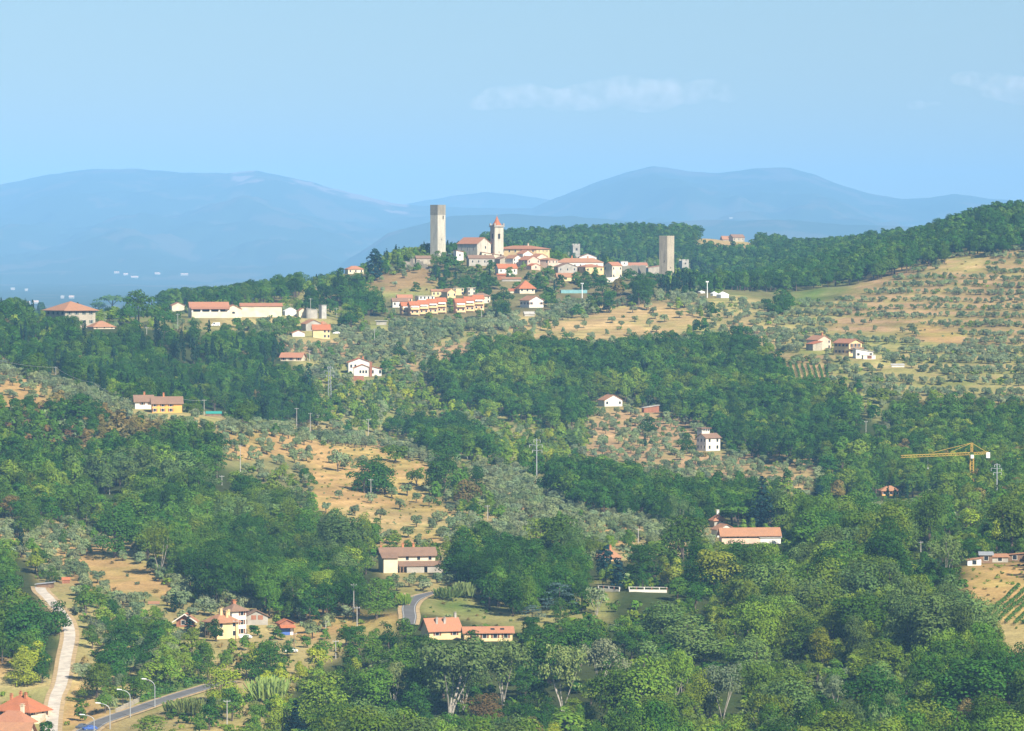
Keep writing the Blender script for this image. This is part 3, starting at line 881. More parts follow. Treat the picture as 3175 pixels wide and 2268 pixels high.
w_b = H('white_house_wing', 'front gable of the white house with a triple window', 'house', 918, 912, 150, 60, 84, 6, 'gable', 'y', 30, W_WHITE, ROOF_RED, .6,
       [('front', 3, 1, 1.0, 1.5, 'plain', -.12, .22, [.55])], [], Z=ZT, cut=.0, Y=None)
W, D, Hh, RH = local(w_b)
MB().box(W - .8, W + .6, -D - 1.0, -D - .02, 0, Hh + 3.0).build('chimney_stack', [W_BRICK], w_b)
H('patio_house', 'low white wing with an orange shed roof right of the stepped house', 'house', 1040, 900, 92, 80, 66, 6, 'shed_right', 'x', 24, W_WHITE, ROOF_ORANGE, .6, [('front', 2, 1, 1.2, 1.8, 'plain')], [], Z=ZT, cut=.2)
wall_run('brick_wall', 'red brick garden wall below the white stepped house', 'wall', [(842, 945), (886, 948), (932, 944)], 2.6, .5, W_BRICK, 0, ZT)
H('hut', 'small open hut with a flat white roof below the terraced houses', 'hut', 1086, 450, 88, 50, 40, 6, 'flat', 'x', 2, W_GREY, CONC, .8, [], [], Z=ZT, cut=.2, detail=False)

# ------------------------------------------------------------------ orange farmhouse on the near ridge
oh = H('orange_farmhouse', 'farmhouse with a bright orange front and brown tiled roof', 'farmhouse', 1068, 372, 190, 110, 66, 8, 'gable', 'x', 38, W_ORANGE, ROOF_BROWN, .7,
       [('front', 3, 2, 1.0, 1.3, 'brown', -.42, .12)], [(-.2, .0)], Z=ZO, lm='orange farmhouse', cut=.05)
H('white_farmhouse_wing', 'whitewashed wing at the left end of the orange farmhouse', 'farmhouse', 920, 350, 114, 108, 54, 8, 'gable', 'x', 36, W_WHITE, ROOF_BROWN, .7,
  [('front', 2, 1, 1.0, 1.4, 'brown', -.1, .35, [.7])], [(.1, .1)], Z=ZO, cut=.1)
H('tarpaulin_shed', 'flat shed under a bright teal tarpaulin beside a pole', 'shed', 1370, 394, 96, 50, 18, 4, 'shed', 'x', 10, WOODP, TEAL, .3, [], [], Z=ZO, lm='teal tarpaulin shed', detail=False, cut=.0)

# ------------------------------------------------------------------ right hillside
H('stone_farmhouse', 'rubble stone farmhouse with a rough red roof on the right hillside', 'farmhouse', 790, 1130, 120, 130, 70, 34, 'gable', 'y', 30, W_PINK, ROOF_OLD, .5, [('front', 2, 2, 1.0, 1.3, 'plain')], [(.0, -.6)], Z=ZR, lm='stone farmhouse', cut=.25)
H('stone_farmhouse_wing', 'lower red-roofed wing in front of the stone farmhouse', 'farmhouse', 756, 1138, 80, 90, 50, 30, 'shed_left', 'x', 18, W_STONE, ROOF_RED, .4, [], [], Z=ZR, cut=.4)
ry = H('yellow_gabled_house', 'yellow gabled house with balcony on the right hillside', 'house', 1000, 1172, 120, 170, 92, 36, 'gable', 'y', 26, W_YELLOW, ROOF_ORANGE, .8,
       [('front', 3, 2, 1.0, 1.8, 'brown', -.28, .28), ('left', 4, 2, 1.0, 1.3, 'brown')], [], Z=ZR, lm='yellow gabled house', cut=.15)
W, D, Hh, RH = local(ry)
b = MB().box(-W * 1.05, W * 1.05, -D - 1.6, -D - .002, Hh * .46, Hh * .46 + .2)
b.box(-W * 1.05, W * 1.05, -D - 1.6, -D - 1.5, Hh * .46 + .202, Hh * .46 + 1.1)
b.build('balcony', [WOODP], ry)
H('white_annexe', 'white flat annexe stepping down right of the yellow gable', 'house', 1110, 1190, 130, 80, 46, 12, 'shed_right', 'x', 22, W_WHITE, CONC, .5, [('front', 2, 1, 1.4, 1.2, 'plain')], [], Z=ZR, cut=.1)
H('garage', 'low white garage at the right of the yellow gable', 'garage', 1150, 1204, 90, 60, 30, 8, 'flat', 'x', 2, W_WHITE, W_WHITE, .3, [('front', 1, 1, 2.4, 1.8, 'closed')], [], Z=ZR, cut=.05)
H('low_shed', 'long low white shed on the right olive slope', 'shed', 1360, 1258, 92, 40, 16, 3, 'shed', 'x', 8, W_WHITE, CONC, .3, [], [], Z=ZR, lm='long low white shed', detail=False)
H('ridge_farmhouse', 'brown stone farmhouse alone on the far ridge clearing', 'farmhouse', 196, 322, 92, 70, 34, 24, 'gable', 'x', 20, W_STONE, ROOF_BROWN, .5, [('front', 3, 1, 1, 1.3, 'plain')], [], Z=ZR, lm='ridge farmhouse', detail=False, cut=.1)
H('ridge_barn', 'low barn left of the far ridge farmhouse', 'barn', 128, 324, 84, 60, 14, 14, 'gable', 'x', 22, W_STONE, ROOF_OLD, .5, [], [], Z=ZR, detail=False, cut=.1)
G_M = 'white marquees by the olive grove'
for lab, x, y, w, h in (('large white marquee at the edge of the olive grove', 2254, 703, 62, 24), ('smaller white marquee left of the large one', 2196, 690, 36, 16), ('tiny white marquee left of the light mast', 2112, 672, 34, 10)):
    m = H('marquee', lab, 'tent', x, y, w, w * .9, h, 30, 'hip', 'x', h * .75, WHITEP, WHITEP, .2, [], [], Z=ZA, group=G_M, detail=False, cut=.1)
H('tennis_fence', 'pale teal screened court below the village trees', 'court', 1252, 672, 176, 90, 22, 5, 'flat', 'x', 1, plain('court_screen', (.20, .40, .42), .7, .15), plain('court_top', (.22, .42, .44), .7, .15), .05, [], [], Z=ZA, lm='teal court', detail=False, cut=.0)
H('shed', 'little grey shed in the olives below the white gabled house', 'shed', 954, 828, 68, 50, 18, 8, 'gable', 'x', 14, W_GREY, CONC, .3, [], [], Z=ZA, detail=False)

# ------------------------------------------------------------------ houses in the middle valley
H('white_cottage', 'white cottage with a steep gable half hidden in woodland', 'cottage', 152, 182, 100, 80, 34, 24, 'gable', 'y', 26, W_WHITE, ROOF_OLD, .4, [('front', 2, 1, 1.1, 1.3, 'plain')], [], Z=ZQ, lm='white woodland cottage', cut=.25)
H('brick_hut', 'small brown brick hut right of the white woodland cottage', 'hut', 358, 216, 80, 50, 26, 12, 'shed_left', 'x', 12, W_BRICK, CONC, .4, [], [], Z=ZQ, detail=False, cut=.3)
lo = H('loggia_house', 'tall white house with a roof loggia and brown tiled roof', 'house', 656, 410, 88, 84, 70, 32, 'gable', 'x', 20, W_WHITE, ROOF_BROWN, .6, [('front', 2, 2, 1.1, 1.6, 'plain', -.25, .3), ('left', 3, 2, 1.0, 1.5, 'plain')], [], Z=ZQ, lm='white loggia house', cut=.1)
W, D, Hh, RH = local(lo)
b = MB().box(-W * .98, W * .1, -D * .1, D * .98, Hh - 1, Hh + RH + .8)
b.build('loggia', [W_WHITE], lo)
b = MB()
b.box(-W * 1.15, W * .28, -D * .28, D * 1.15, Hh + RH + 2.2, Hh + RH + 2.6)
b.build('loggia_roof', [ROOF_BROWN], lo)
b = MB()
for k in range(5):
    xx = -W * .93 + k * (W * .98) / 4
    b.box(xx - .18, xx + .18, -D * .09, -D * .09 + .36, Hh + RH + .8, Hh + RH + 2.2)
    yy = -D * .06 + k * (D * .98) / 4
    b.box(-W * .97, -W * .97 + .36, yy - .0, yy + .36, Hh + RH + .8, Hh + RH + 2.2)
b.build('loggia_columns', [W_WHITE], lo)
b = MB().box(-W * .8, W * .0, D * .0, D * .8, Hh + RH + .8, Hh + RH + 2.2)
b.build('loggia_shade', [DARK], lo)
H('orange_house', 'small orange house behind a row of cypresses', 'house', 1582, 640, 92, 70, 30, 10, 'hip', 'x', 20, W_ORANGE, ROOF_OLD, .6, [('front', 3, 1, 1.2, 1.4, 'brown')], [], Z=ZQ, lm='orange cypress house', cut=.1)
lb = H('long_barn', 'long stone barn with a red-brown roof beside the dark spruce', 'barn', 1700, 610, 590, 150, 100, 8, 'gable', 'x', 62, W_PINK, ROOF_OLD, .8, [('front', 5, 1, .9, .9, 'plain', -.4, .3, [.75])], [], Z=ZN, lm='long stone barn', cut=.5)
H('gabled_barn', 'white gabled barn end left of the long stone barn', 'barn', 1440, 540, 200, 160, 84, 20, 'gable', 'y', 50, W_WHITE, ROOF_OLD, .5, [], [], Z=ZN, cut=.55)
H('white_barn_wing', 'white lean-to at the right end of the long stone barn', 'barn', 1905, 606, 210, 100, 70, 8, 'shed', 'x', 30, W_WHITE, CONC, .4, [], [], Z=ZN, cut=.3)
ht = H('turret_house', 'small square turret house with an orange pyramid roof', 'house', 1380, 440, 120, 120, 84, 20, 'hip', 'x', 52, W_GREY, ROOF_ORANGE, .6, [('front', 2, 1, 1, 1, 'plain', -.2, .2, [.8])], [], Z=ZN, lm='turret house', cut=.35)
W, D, Hh, RH = local(ht)
MB().box(-.5, .5, -.5, .5, Hh + RH - .3, Hh + RH + 1.3).box(-.7, .7, -.7, .7, Hh + RH + 1.302, Hh + RH + 1.5).build('finial', [W_WHITE], ht)
H('red_roofed_house', 'reddish house with a chimney peeping between dark firs', 'house', 290, 775, 200, 150, 50, 14, 'hip', 'x', 62, W_ORANGE, ROOF_OLD, .6, [('front', 3, 1, 1, 1.2, 'brown')], [(.1, .0)], Z=ZN, lm='red-roofed house', cut=.3)
fh = H('farmhouse', 'long pale farmhouse with a grey-brown roof and lean-to', 'farmhouse', 822, 392, 380, 170, 124, 10, 'gable', 'x', 46, W_CREAM, ROOF_BROWN, .8,
       [('front', 4, 1, 1.1, 1.6, 'plain', -.24, .4, [.8])], [(-.95, .4), (-.15, .05), (.25, .05)], Z=ZC1, lm='pale farmhouse', cut=.05)
W, D, Hh, RH = local(fh)
b = MB()
solid_roof(b, [[(-W * .45, -D - 5.4, 2.5), (W * 1.25, -D - 5.4, 2.5), (W * 1.25, -D - .02, 3.9), (-W * .45, -D - .02, 3.9)]], .2)
b.build('lean_to_roof', [ROOF_BROWN], fh)
b = MB().box(-W * .15, W * .5, -D - 5.0, -D - 4.6, -3, 2.38)
b.box(W * .62, W * 1.2, -D - 5.0, -D - 4.6, -3, 2.38)
b.box(W * 1.18, W * 1.2, -D - 4.59, -D - .05, -3, 2.38)
b.build('lean_to_wall', [W_GREY], fh)
for xx in (-.4, -.28):
    MB().box(W * xx - .2, W * xx + .2, -D - 5.2, -D - 4.8, -3, 2.36).build('post', [WOODP], fh)
b = MB().box(-W - .06, -W * .48, -D - 4.4, -D - .03, -3, 5.4)
b.build('end_wing', [W_CREAM], fh)
b = MB()
solid_roof(b, [[(-W - .8, -D - 5.1, 5.45), (-W * .46, -D - 5.1, 5.45), (-W * .46, -D + .3, 7.0), (-W - .8, -D + .3, 7.0)]], .2)
b.build('end_wing_roof', [ROOF_BROWN], fh)
# yellow roadside house and its wing
ym = H('roadside_house', 'yellow roadside house with a smooth salmon roof', 'house', 1062, 868, 240, 150, 70, 24, 'gable', 'x', 74, W_YELLOW, ROOF_ORANGE, .7,
       [('front', 2, 1, 1.2, 1.7, 'brown', -.25, .3, [.62]), ('right', 1, 2, .9, 1.3, 'plain')], [(-.4, -.45), (.1, -.45), (.92, .05)], Z=ZC1, lm='yellow roadside house', cut=.3, chm=W_GREY, cup=1.2)
ywg = H('roadside_wing', 'long low yellow wing right of the roadside house', 'house', 1392, 888, 340, 110, 70, 6, 'gable', 'x', 32, W_YELLOW, ROOF_ORANGE, .7,
       [('front', 4, 1, 1.2, 1.7, 'brown', -.3, .36, [.6])], [], Z=ZC1, lm='yellow wing', cut=.25)
W, D, Hh, RH = local(ywg)
for k in (.1, .5):                                                 # skylights on the front slope
    q = [(W * k, -D * .7), (W * k + 1.3, -D * .7), (W * k + 1.3, -D * .4), (W * k, -D * .4)]
    b = MB()
    b.poly([(x, y, roof_z('gable', 'x', W, D, Hh, RH, x, y) + .06) for x, y in q])
    b.poly([(x, y, roof_z('gable', 'x', W, D, Hh, RH, x, y) + .005) for x, y in q][::-1])
    b.build('skylight', [GLASS], ywg)

# ------------------------------------------------------------------ lower left hamlet
cl = H('chalet', 'brick chalet with a wide pale-edged gable roof', 'house', 665, 925, 200, 170, 90, -2, 'gable', 'y', 66, W_BRICK, ROOF_OLD, 1.4, [('front', 2, 1, 1.2, 1.4, 'brown', -.1, .3)], [], Z=ZH, lm='brick chalet', cut=.12)
W, D, Hh, RH = local(cl)
b = MB()
for sgn in (-1, 1):
    o_ = 1.42
    e = Hh - RH / W * o_
    b.poly([(sgn * (W + o_), -D - o_ - .04, e - .34), (0, -D - o_ - .04, Hh + RH - .34), (0, -D - o_ - .04, Hh + RH + .06), (sgn * (W + o_), -D - o_ - .04, e + .06)][::sgn])
    b.poly([(sgn * (W + o_), -D - o_ - .04, e + .06), (0, -D - o_ - .04, Hh + RH + .06), (0, -D - o_ + .3, Hh + RH + .06), (sgn * (W + o_), -D - o_ + .3, e + .06)][::sgn])
b.build('bargeboard', [TRIM], cl)
hy = H('hamlet_house', 'tall yellow hamlet house with a dark tiled roof and three chimneys', 'house', 1090, 1060, 300, 260, 215, 36, 'hip', 'x', 80, W_YELLOW, ROOF_OLD, .9,
       [('front', 2, 2, 1.1, 1.5, 'plain', -.3, .3), ('left', 2, 2, 1.1, 1.5, 'brown')], [(-.2, -.2), (.15, -.55), (.5, -.2)], Z=ZH, lm='tall yellow hamlet house', cut=.1, chm=W_YELLOW, csz=.8, cup=1.4)
hw_ = H('hamlet_house', 'narrow white hamlet house with a brown roof behind the yellow one', 'house', 1240, 1030, 200, 200, 320, 36, 'hip', 'x', 62, W_WHITE, ROOF_BROWN, .8,
       [('front', 1, 3, 1.1, 1.5, 'brown', .2, .2), ('right', 2, 3, 1.1, 1.5, 'brown')], [(.1, .3)], Z=ZH, cut=.1, Y=local(hy) and hy.location.y + 12, csz=1.1)
W, D, Hh, RH = local(hw_)
hb = H('hay_barn', 'brown barn with two brick lattice openings', 'barn', 1490, 912, 270, 150, 112, 10, 'gable', 'y', 66, W_GREY, ROOF_BROWN, .6, [], [], Z=ZH, lm='brown hay barn', cut=.35)
W, D, Hh, RH = local(hb)
for k in (-.48, .12):
    MB().box(W * k, W * k + W * .44, -D - .06, -D - .003, Hh * .55, Hh * 1.02).build('lattice', [W_BRICK], hb)
bs = H('blue_door_shed', 'little red-roofed brick shed with blue doors', 'shed', 1838, 1020, 170, 120, 150, 18, 'gable', 'y', 40, W_BRICK, ROOF_RED, .5, [], [], Z=ZH, lm='blue-door shed', cut=.1,
       doors=[('front', -.12, 3.2, 2.4, BLUEP), ('front', .36, .9, 2.2, WHITEP)])
W, D, Hh, RH = local(bs)
b = MB()
solid_roof(b, [[(-W * 1.05, -D - 1.8, Hh * .62), (W * 1.15, -D - 1.8, Hh * .62), (W * 1.15, -D - .02, Hh * .8), (-W * 1.05, -D - .02, Hh * .8)]], .12)
b.build('canopy', [ROOF_RED], bs)
H('low_shed', 'low pale shed in the bushes left of the chalet', 'shed', 292, 668, 116, 70, 20, 4, 'shed', 'x', 14, WHITEP, ROOF_OLD, .3, [], [], Z=ZH, detail=False)
H('lane_shed', 'grey sheet-roofed shed at the top of the gravel lane', 'shed', 318, 516, 110, 70, 34, -10, 'shed_left', 'x', 12, WOODP, METAL, .5, [], [], Z=(0, 1600, 2.274), lm='grey lane shed', detail=False)
H('field_oven', 'tiny red brick hut with a white top beside the lane shed', 'hut', 465, 480, 54, 40, 30, 6, 'gable', 'x', 14, W_BRICK, ROOF_RED, .2, [], [], Z=(0, 1600, 2.274), detail=False)
# three orange roofs in the corner
c1 = H('corner_house', 'house with a broad bright orange hip roof and two flues', 'house', 225, 925, 410, 300, 130, -32, 'hip', 'x', 110, W_CREAM, ROOF_RED, 1.2, [('front', 3, 1, 1.2, 1.5, 'brown'), ('right', 2, 1, 1.2, 1.5, 'brown')], [(-.15, .1), (.3, -.15), (-.5, -.3)], Z=ZB, lm='broad orange roof', cut=.0, csz=.7, cup=1.1)
c2 = H('corner_house', 'front wing with a weathered orange roof and cream chimney', 'house', 140, 1010, 340, 200, 104, -24, 'hip', 'x', 84, W_CREAM, ROOF_ORANGE, 1.0, [('front', 3, 1, 1.2, 1.4, 'brown')], [(.45, .4)], Z=ZB, cut=.0, chm=W_CREAM, csz=.9, cup=2.2, Y=c1.location.y - 17)
c3 = H('corner_house', 'lowest reddish roof cut by the bottom edge of the photo', 'house', 110, 1100, 420, 200, 80, -12, 'gable', 'x', 80, W_CREAM, ROOF_OLD, .9, [('front', 3, 1, 1.2, 1.4, 'brown')], [], Z=ZB, cut=.0, Y=c1.location.y - 34)
# ragged sheds on the right
G_S = 'ragged sheds above the vineyard'
for lab, x, y, w, h, wl, rf in (('white-walled shack at the left end of the vineyard sheds', 1310, 545, 90, 44, WHITEP, ROOF_OLD), ('wooden shack with a pale sheet roof, second vineyard shed', 1390, 525, 80, 60, WOODP, METAL),
                                ('low open shack with rusty roof, third vineyard shed', 1475, 518, 110, 40, W_GREY, ROOF_OLD), ('rusty-roofed shack at the right end of the vineyard sheds', 1580, 510, 120, 44, WOODP, ROOF_OLD)):
    H('shack', lab, 'shed', x, y, w, 50, h, random.uniform(-12, 14), random.choice(['shed', 'shed_left']), 'x', 12, wl, rf, .5, [('front', 1, 1, 1.4, 1.4, 'plain')], [], Z=ZS, group=G_S, detail=False, lm='vineyard sheds' if 'second' in lab else None)

# ------------------------------------------------------------------ roads and tracks
ROADJOBS = []
ROADS = []                                                     # sampled centre lines for keeping trees off

def road(name, pix, width, mat, Z=ZI, edge=None, clear=True, centre=None):
    P = [hit(Z[0] + x / Z[2], Z[1] + y / Z[2]) for x, y in pix]
    pts = []
    for k in range(len(P) - 1):                                    # Catmull-Rom through the points
        p0, p1, p2, p3 = P[max(k - 1, 0)], P[k], P[k + 1], P[min(k + 2, len(P) - 1)]
        n = max(3, int(math.dist(p1, p2) / 3))
        for q in range(n):
            t = q / n
            pts.append(tuple(.5 * ((2 * b) + (c - a) * t + (2 * a - 5 * b + 4 * c - d) * t * t + (3 * b - a - 3 * c + d) * t ** 3) for a, b, c, d in zip(p0, p1, p2, p3)))
    pts.append(P[-1])
    A = np.array(pts)
    for _ in range(6):
        A[1:-1, 2] = (A[:-2, 2] + A[1:-1, 2] * 2 + A[2:, 2]) / 4
    for x, y, z in A[::1]:
        pad(x, y, z, width * .9, 9)
    ROADS.append((A, width))
    ROADJOBS.append((name, A, width, mat, edge, centre))
    if clear:
        for x, y, z in A[::2]:
            px, py = proj(x, y, z)
            w = width / y * F * .7
            CLEAR.append((px - w, px + w, py - 14, py + 3, y))

def lay_roads():
    """Drape the road sheets on the finished ground."""
    for name, A, width, mat, edge, centre in ROADJOBS:
        T = np.gradient(A[:, :2], axis=0)
        T /= np.linalg.norm(T, axis=1)[:, None] + 1e-9
        Nn = np.stack([-T[:, 1], T[:, 0]], 1)
        def strip(nm, o0, o1, up, m, n):
            offs = np.linspace(o0, o1, n + 1)
            px_ = A[:, None, 0] + Nn[:, None, 0] * offs
            py_ = A[:, None, 1] + Nn[:, None, 1] * offs
            pz_ = ground(px_, py_) + up
            V = np.stack([px_, py_, pz_], -1)
            id_ = np.arange(V.shape[0] * (n + 1)).reshape(V.shape[0], n + 1)
            Q = np.stack([id_[:-1, :-1], id_[1:, :-1], id_[1:, 1:], id_[:-1, 1:]], -1).reshape(-1, 4)
            v = V.reshape(-1, 3)
            a, b, d = v[Q[0, 0]], v[Q[0, 1]], v[Q[0, 3]]
            if np.cross(b - a, d - a)[2] < 0:
                Q = Q[:, ::-1]
            o = link(bpy.data.objects.new(nm, np_mesh(nm, v, Q, [m])))
            o['kind'] = 'structure'
        h = width / 2
        strip(name, -h, h, .30, mat, 6)
        if edge:
            strip('road_verge', -h - 1.3, -h - .01, .26, edge, 3)
            strip('road_verge', h + .01, h + 1.3, .26, edge, 3)
        if centre:
            strip('road_markings', h - .5, h - .3, .33, centre, 1)
            strip('road_markings', -h + .3, -h + .5, .33, centre, 1)

ASPH = plain('asphalt', (.15, .145, .14), .9, .2, .25)
GRAV = plain('white_gravel', (.58, .51, .42), .95, .28, .35)
VERGE = plain('dry_verge', (.46, .33, .17), .95, .3, .6)
LINE = plain('road_paint', (.45, .45, .43), .7, .1)
road('road', [(760, 1120), (860, 1060), (960, 1010), (1110, 945), (1300, 868), (1560, 780), (1800, 712), (2100, 612), (2330, 540)], 5.6, ASPH, ZB, VERGE, True, LINE)
road('road', [(830, 800), (842, 730), (836, 672), (872, 612), (945, 566), (1040, 540), (1110, 528)], 4.6, ASPH, ZC1, VERGE, True, LINE)
road('gravel_lane', [(158, 2285), (163, 2227), (172, 2178), (188, 2138), (197, 2095), (203, 2052), (212, 2012), (216, 1985), (214, 1962), (205, 1935), (196, 1918), (176, 1890), (150, 1864), (129, 1840), (123, 1822)], 3.6, GRAV, ZI, VERGE)
road('farm_track', [(812, 650), (808, 615), (798, 580), (790, 550)], 3.0, VERGE, ZC1, clear=False)

# ------------------------------------------------------------------ ground cover (polygons in photo pixels)
GOLD, GOLD2, SOIL, DRY = (.47, .30, .12), (.49, .34, .15), (.43, .28, .14), (.39, .31, .13)
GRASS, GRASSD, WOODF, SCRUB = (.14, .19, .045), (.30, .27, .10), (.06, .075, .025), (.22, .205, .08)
def inpoly(x, y, poly):
    x, y = np.asarray(x), np.asarray(y)
    r = np.zeros(x.shape, bool)
    n = len(poly)
    for k in range(n):
        (x0, y0), (x1, y1) = poly[k], poly[(k + 1) % n]
        if y0 == y1:
            continue
        c = ((y0 > y) != (y1 > y)) & (x < (x1 - x0) * (y - y0) / (y1 - y0) + x0)
        r ^= c
    return r
def terrace_wave(X, Y, Z):
    return np.sin(2 * math.pi * Z / 4.2 + 1.5 * vnoise(X / 30, Y / 30, 50))
GC = [
 (DRY, [(-700,2268),(-700,1600),(0,1600),(250,1600),(420,1670),(560,1750),(700,1800),(850,1870),(1050,1890),(1230,1910),(1240,1960),(1100,2010),(900,2120),(860,2400),(-700,2500)]),
 (GOLD, [(-100,1640),(40,1620),(80,1700),(20,1800),(-100,1800)]),
 (GOLD, [(160,1790),(175,1720),(240,1660),(330,1690),(420,1750),(520,1770),(560,1800),(480,1850),(390,1830),(330,1870),(250,1810)]),
 (GOLD, [(470,1810),(540,1800),(560,1850),(520,1880),(470,1850)]),
 (GOLD, [(150,2300),(200,2180),(225,2120),(270,2130),(300,2180),(340,2210),(350,2240),(290,2290),(150,2400)]),
 (GOLD, [(-100,2000),(30,2000),(30,2100),(-100,2130)]),
 (GOLD2, [(500,2275),(560,2235),(640,2232),(700,2240),(800,2240),(800,2300),(500,2330)]),
 (GRASS, [(430,2170),(470,2110),(560,2090),(640,2100),(650,2140),(480,2200),(430,2210)]),
 (GOLD, [(900,1970),(930,1900),(1000,1890),(1080,1880),(1240,1905),(1240,1950),(1100,1960),(960,1990)]),
 (GOLD, [(1000,1890),(1010,1860),(1050,1870),(1030,1900)]),
 (GRASSD, [(1240,1830),(1350,1800),(1900,1800),(1900,1930),(1600,1960),(1430,1930),(1300,1900)]),
 (GRASS, [(1360,1860),(1500,1865),(1600,1880),(1480,1900),(1400,1890),(1340,1885)]),
 (DRY, [(1450,1865),(1560,1862),(1590,1875),(1460,1880)]),
 (GOLD, [(940,1420),(1000,1365),(1180,1365),(1340,1440),(1320,1530),(1420,1590),(1560,1640),(1400,1690),(1180,1690),(1060,1640),(960,1560)]),
 (GOLD2, [(1040,1560),(1400,1600),(1400,1640),(1180,1680),(1070,1640)]),
 (DRY, [(1180,1690),(1400,1690),(1420,1760),(1360,1830),(1220,1850),(1180,1760)]),
 (GOLD, [(700,1330),(760,1310),(960,1350),(1050,1360),(1050,1400),(940,1430),(780,1420),(690,1420)]),
 (DRY, [(-100,1090),(120,1140),(300,1190),(420,1220),(600,1265),(900,1285),(1150,1345),(1380,1410),(1320,1440),(1180,1380),(1000,1370),(900,1330),(700,1330),(560,1310),(420,1290),(130,1210),(-100,1260)]),
 (GOLD, [(-100,1130),(60,1130),(140,1180),(150,1260),(60,1300),(-100,1300)]),
 ((.16,.12,.05), [(-100,1270),(150,1260),(400,1290),(560,1320),(420,1350),(250,1385),(-100,1350)]),
 (DRY, [(1440,1470),(1600,1450),(1760,1530),(2050,1575),(2220,1600),(2220,1720),(1900,1740),(1700,1700),(1400,1700),(1300,1610),(1550,1570)]),
 (GOLD, [(1530,1560),(1640,1560),(1700,1600),(1700,1640),(1560,1620)]),
 (GOLD, [(1730,1690),(1740,1640),(1800,1610),(1860,1570),(1960,1600),(1980,1640),(1900,1740),(1800,1720)]),
 (GRASSD, [(900,960),(1500,950),(1700,960),(1750,1040),(1480,1050),(1330,1100),(1150,1120),(1250,1260),(1600,1280),(1850,1300),(1850,1440),(1500,1460),(1380,1420),(1150,1340),(1000,1290),(900,1130)]),
 (SOIL, [(1340,1110),(1320,1070),(1480,1060),(1470,1100),(1380,1120)]),
 (SOIL, [(1230,1110),(1290,1100),(1290,1150),(1240,1150)]),
 (SOIL, [(840,1060),(1120,1060),(1130,1110),(900,1100)]),
 (DRY, [(620,975),(980,975),(1000,1015),(620,1025)]),
 (DRY, [(1450,1060),(1500,960),(1750,940),(2050,905),(2200,915),(2300,960),(2200,1030),(1900,1050),(1650,1050)]),
 (GOLD2, [(1640,1045),(1720,1000),(1870,958),(2000,925),(2060,930),(2180,980),(2150,1015),(2050,1035),(1800,1055)]),
 (GOLD2, [(1540,1040),(1640,1000),(1700,1005),(1640,1045)]),
 ((.20, .165, .075), [(960,840),(1250,780),(1560,760),(2060,800),(2240,840),(2240,920),(1720,960),(1500,1000),(1100,1000)]),
 (GRASSD, [(1100,900),(1150,830),(1200,820),(1350,840),(1380,900),(1250,930),(1100,940)]),
 ((.30,.20,.09), [(1120,900),(1160,850),(1240,825),(1360,835),(1370,890),(1220,910)]),
 (DRY, [(820,930),(880,900),(990,880),(980,940),(830,950)]),
 (DRY, [(1600,700),(2250,700),(2250,740),(1600,740)] if False else [(2170,760),(2180,715),(2330,720),(2340,765),(2250,775)]),
 (DRY, [(2270,920),(2480,960),(2600,930),(2750,880),(2850,800),(3000,770),(3900,740),(3900,1300),(2900,1260),(2700,1210),(2500,1200),(2400,1100),(2270,1030)]),
 (GRASS, [(2440,930),(2540,895),(2570,900),(2500,950)]),
 (SOIL, [(2640,890),(2860,800),(3000,775),(3900,750),(3900,1080),(3000,1080),(2700,1000),(2560,960)]),
 (GOLD2, [(2870,830),(2950,790),(3060,780),(3060,850),(2880,850)]),
 (SOIL, [(2500,1000),(2700,980),(2900,1000),(3000,1060),(2960,1080),(2800,1040),(2560,1030)]),
 (GOLD, [(2820,1020),(2900,1000),(2960,1030),(3010,1060),(2900,1065)]),
 (GOLD2, [(2230,1010),(2290,1000),(2450,1020),(2450,1060),(2270,1050)]),
 (SOIL, [(2420,1110),(2560,1100),(2570,1200),(2450,1180)]),
 (GRASSD, [(2600,1200),(2740,1210),(2760,1300),(2640,1280)]),
 (SOIL, [(1830,1270),(2000,1270),(2150,1300),(2190,1400),(2450,1405),(2580,1430),(2520,1520),(2300,1500),(2100,1490),(1900,1455),(1810,1440)]),
 (GOLD2, [(2410,1540),(2440,1500),(2500,1490),(2480,1540)]),
 (GOLD, [(2985,1760),(3010,1745),(3300,1730),(3900,1730),(3900,1960),(3100,1960),(3040,1880),(2990,1880)]),
 (DRY, [(3090,1930),(3900,1930),(3900,2100),(3120,2080),(3080,1980)]),
]

# ------------------------------------------------------------------ plants: unit-height meshes (height 1) in three levels of detail
TINT = dict(
 dark=(.037, .106, .014), mid=(.076, .160, .018), light=(.140, .220, .024), lime=(.24, .30, .025), yellow=(.22, .26, .03), brown=(.19, .16, .05),
 olive=(.195, .245, .115), olive2=(.155, .21, .09), pale=(.15, .20, .065), cyp=(.018, .050, .024), spruce=(.013, .040, .036), blue=(.12, .20, .16), sage=(.105, .175, .045),
 rust=(.16, .105, .04), reed=(.20, .27, .08), vine=(.07, .16, .03))

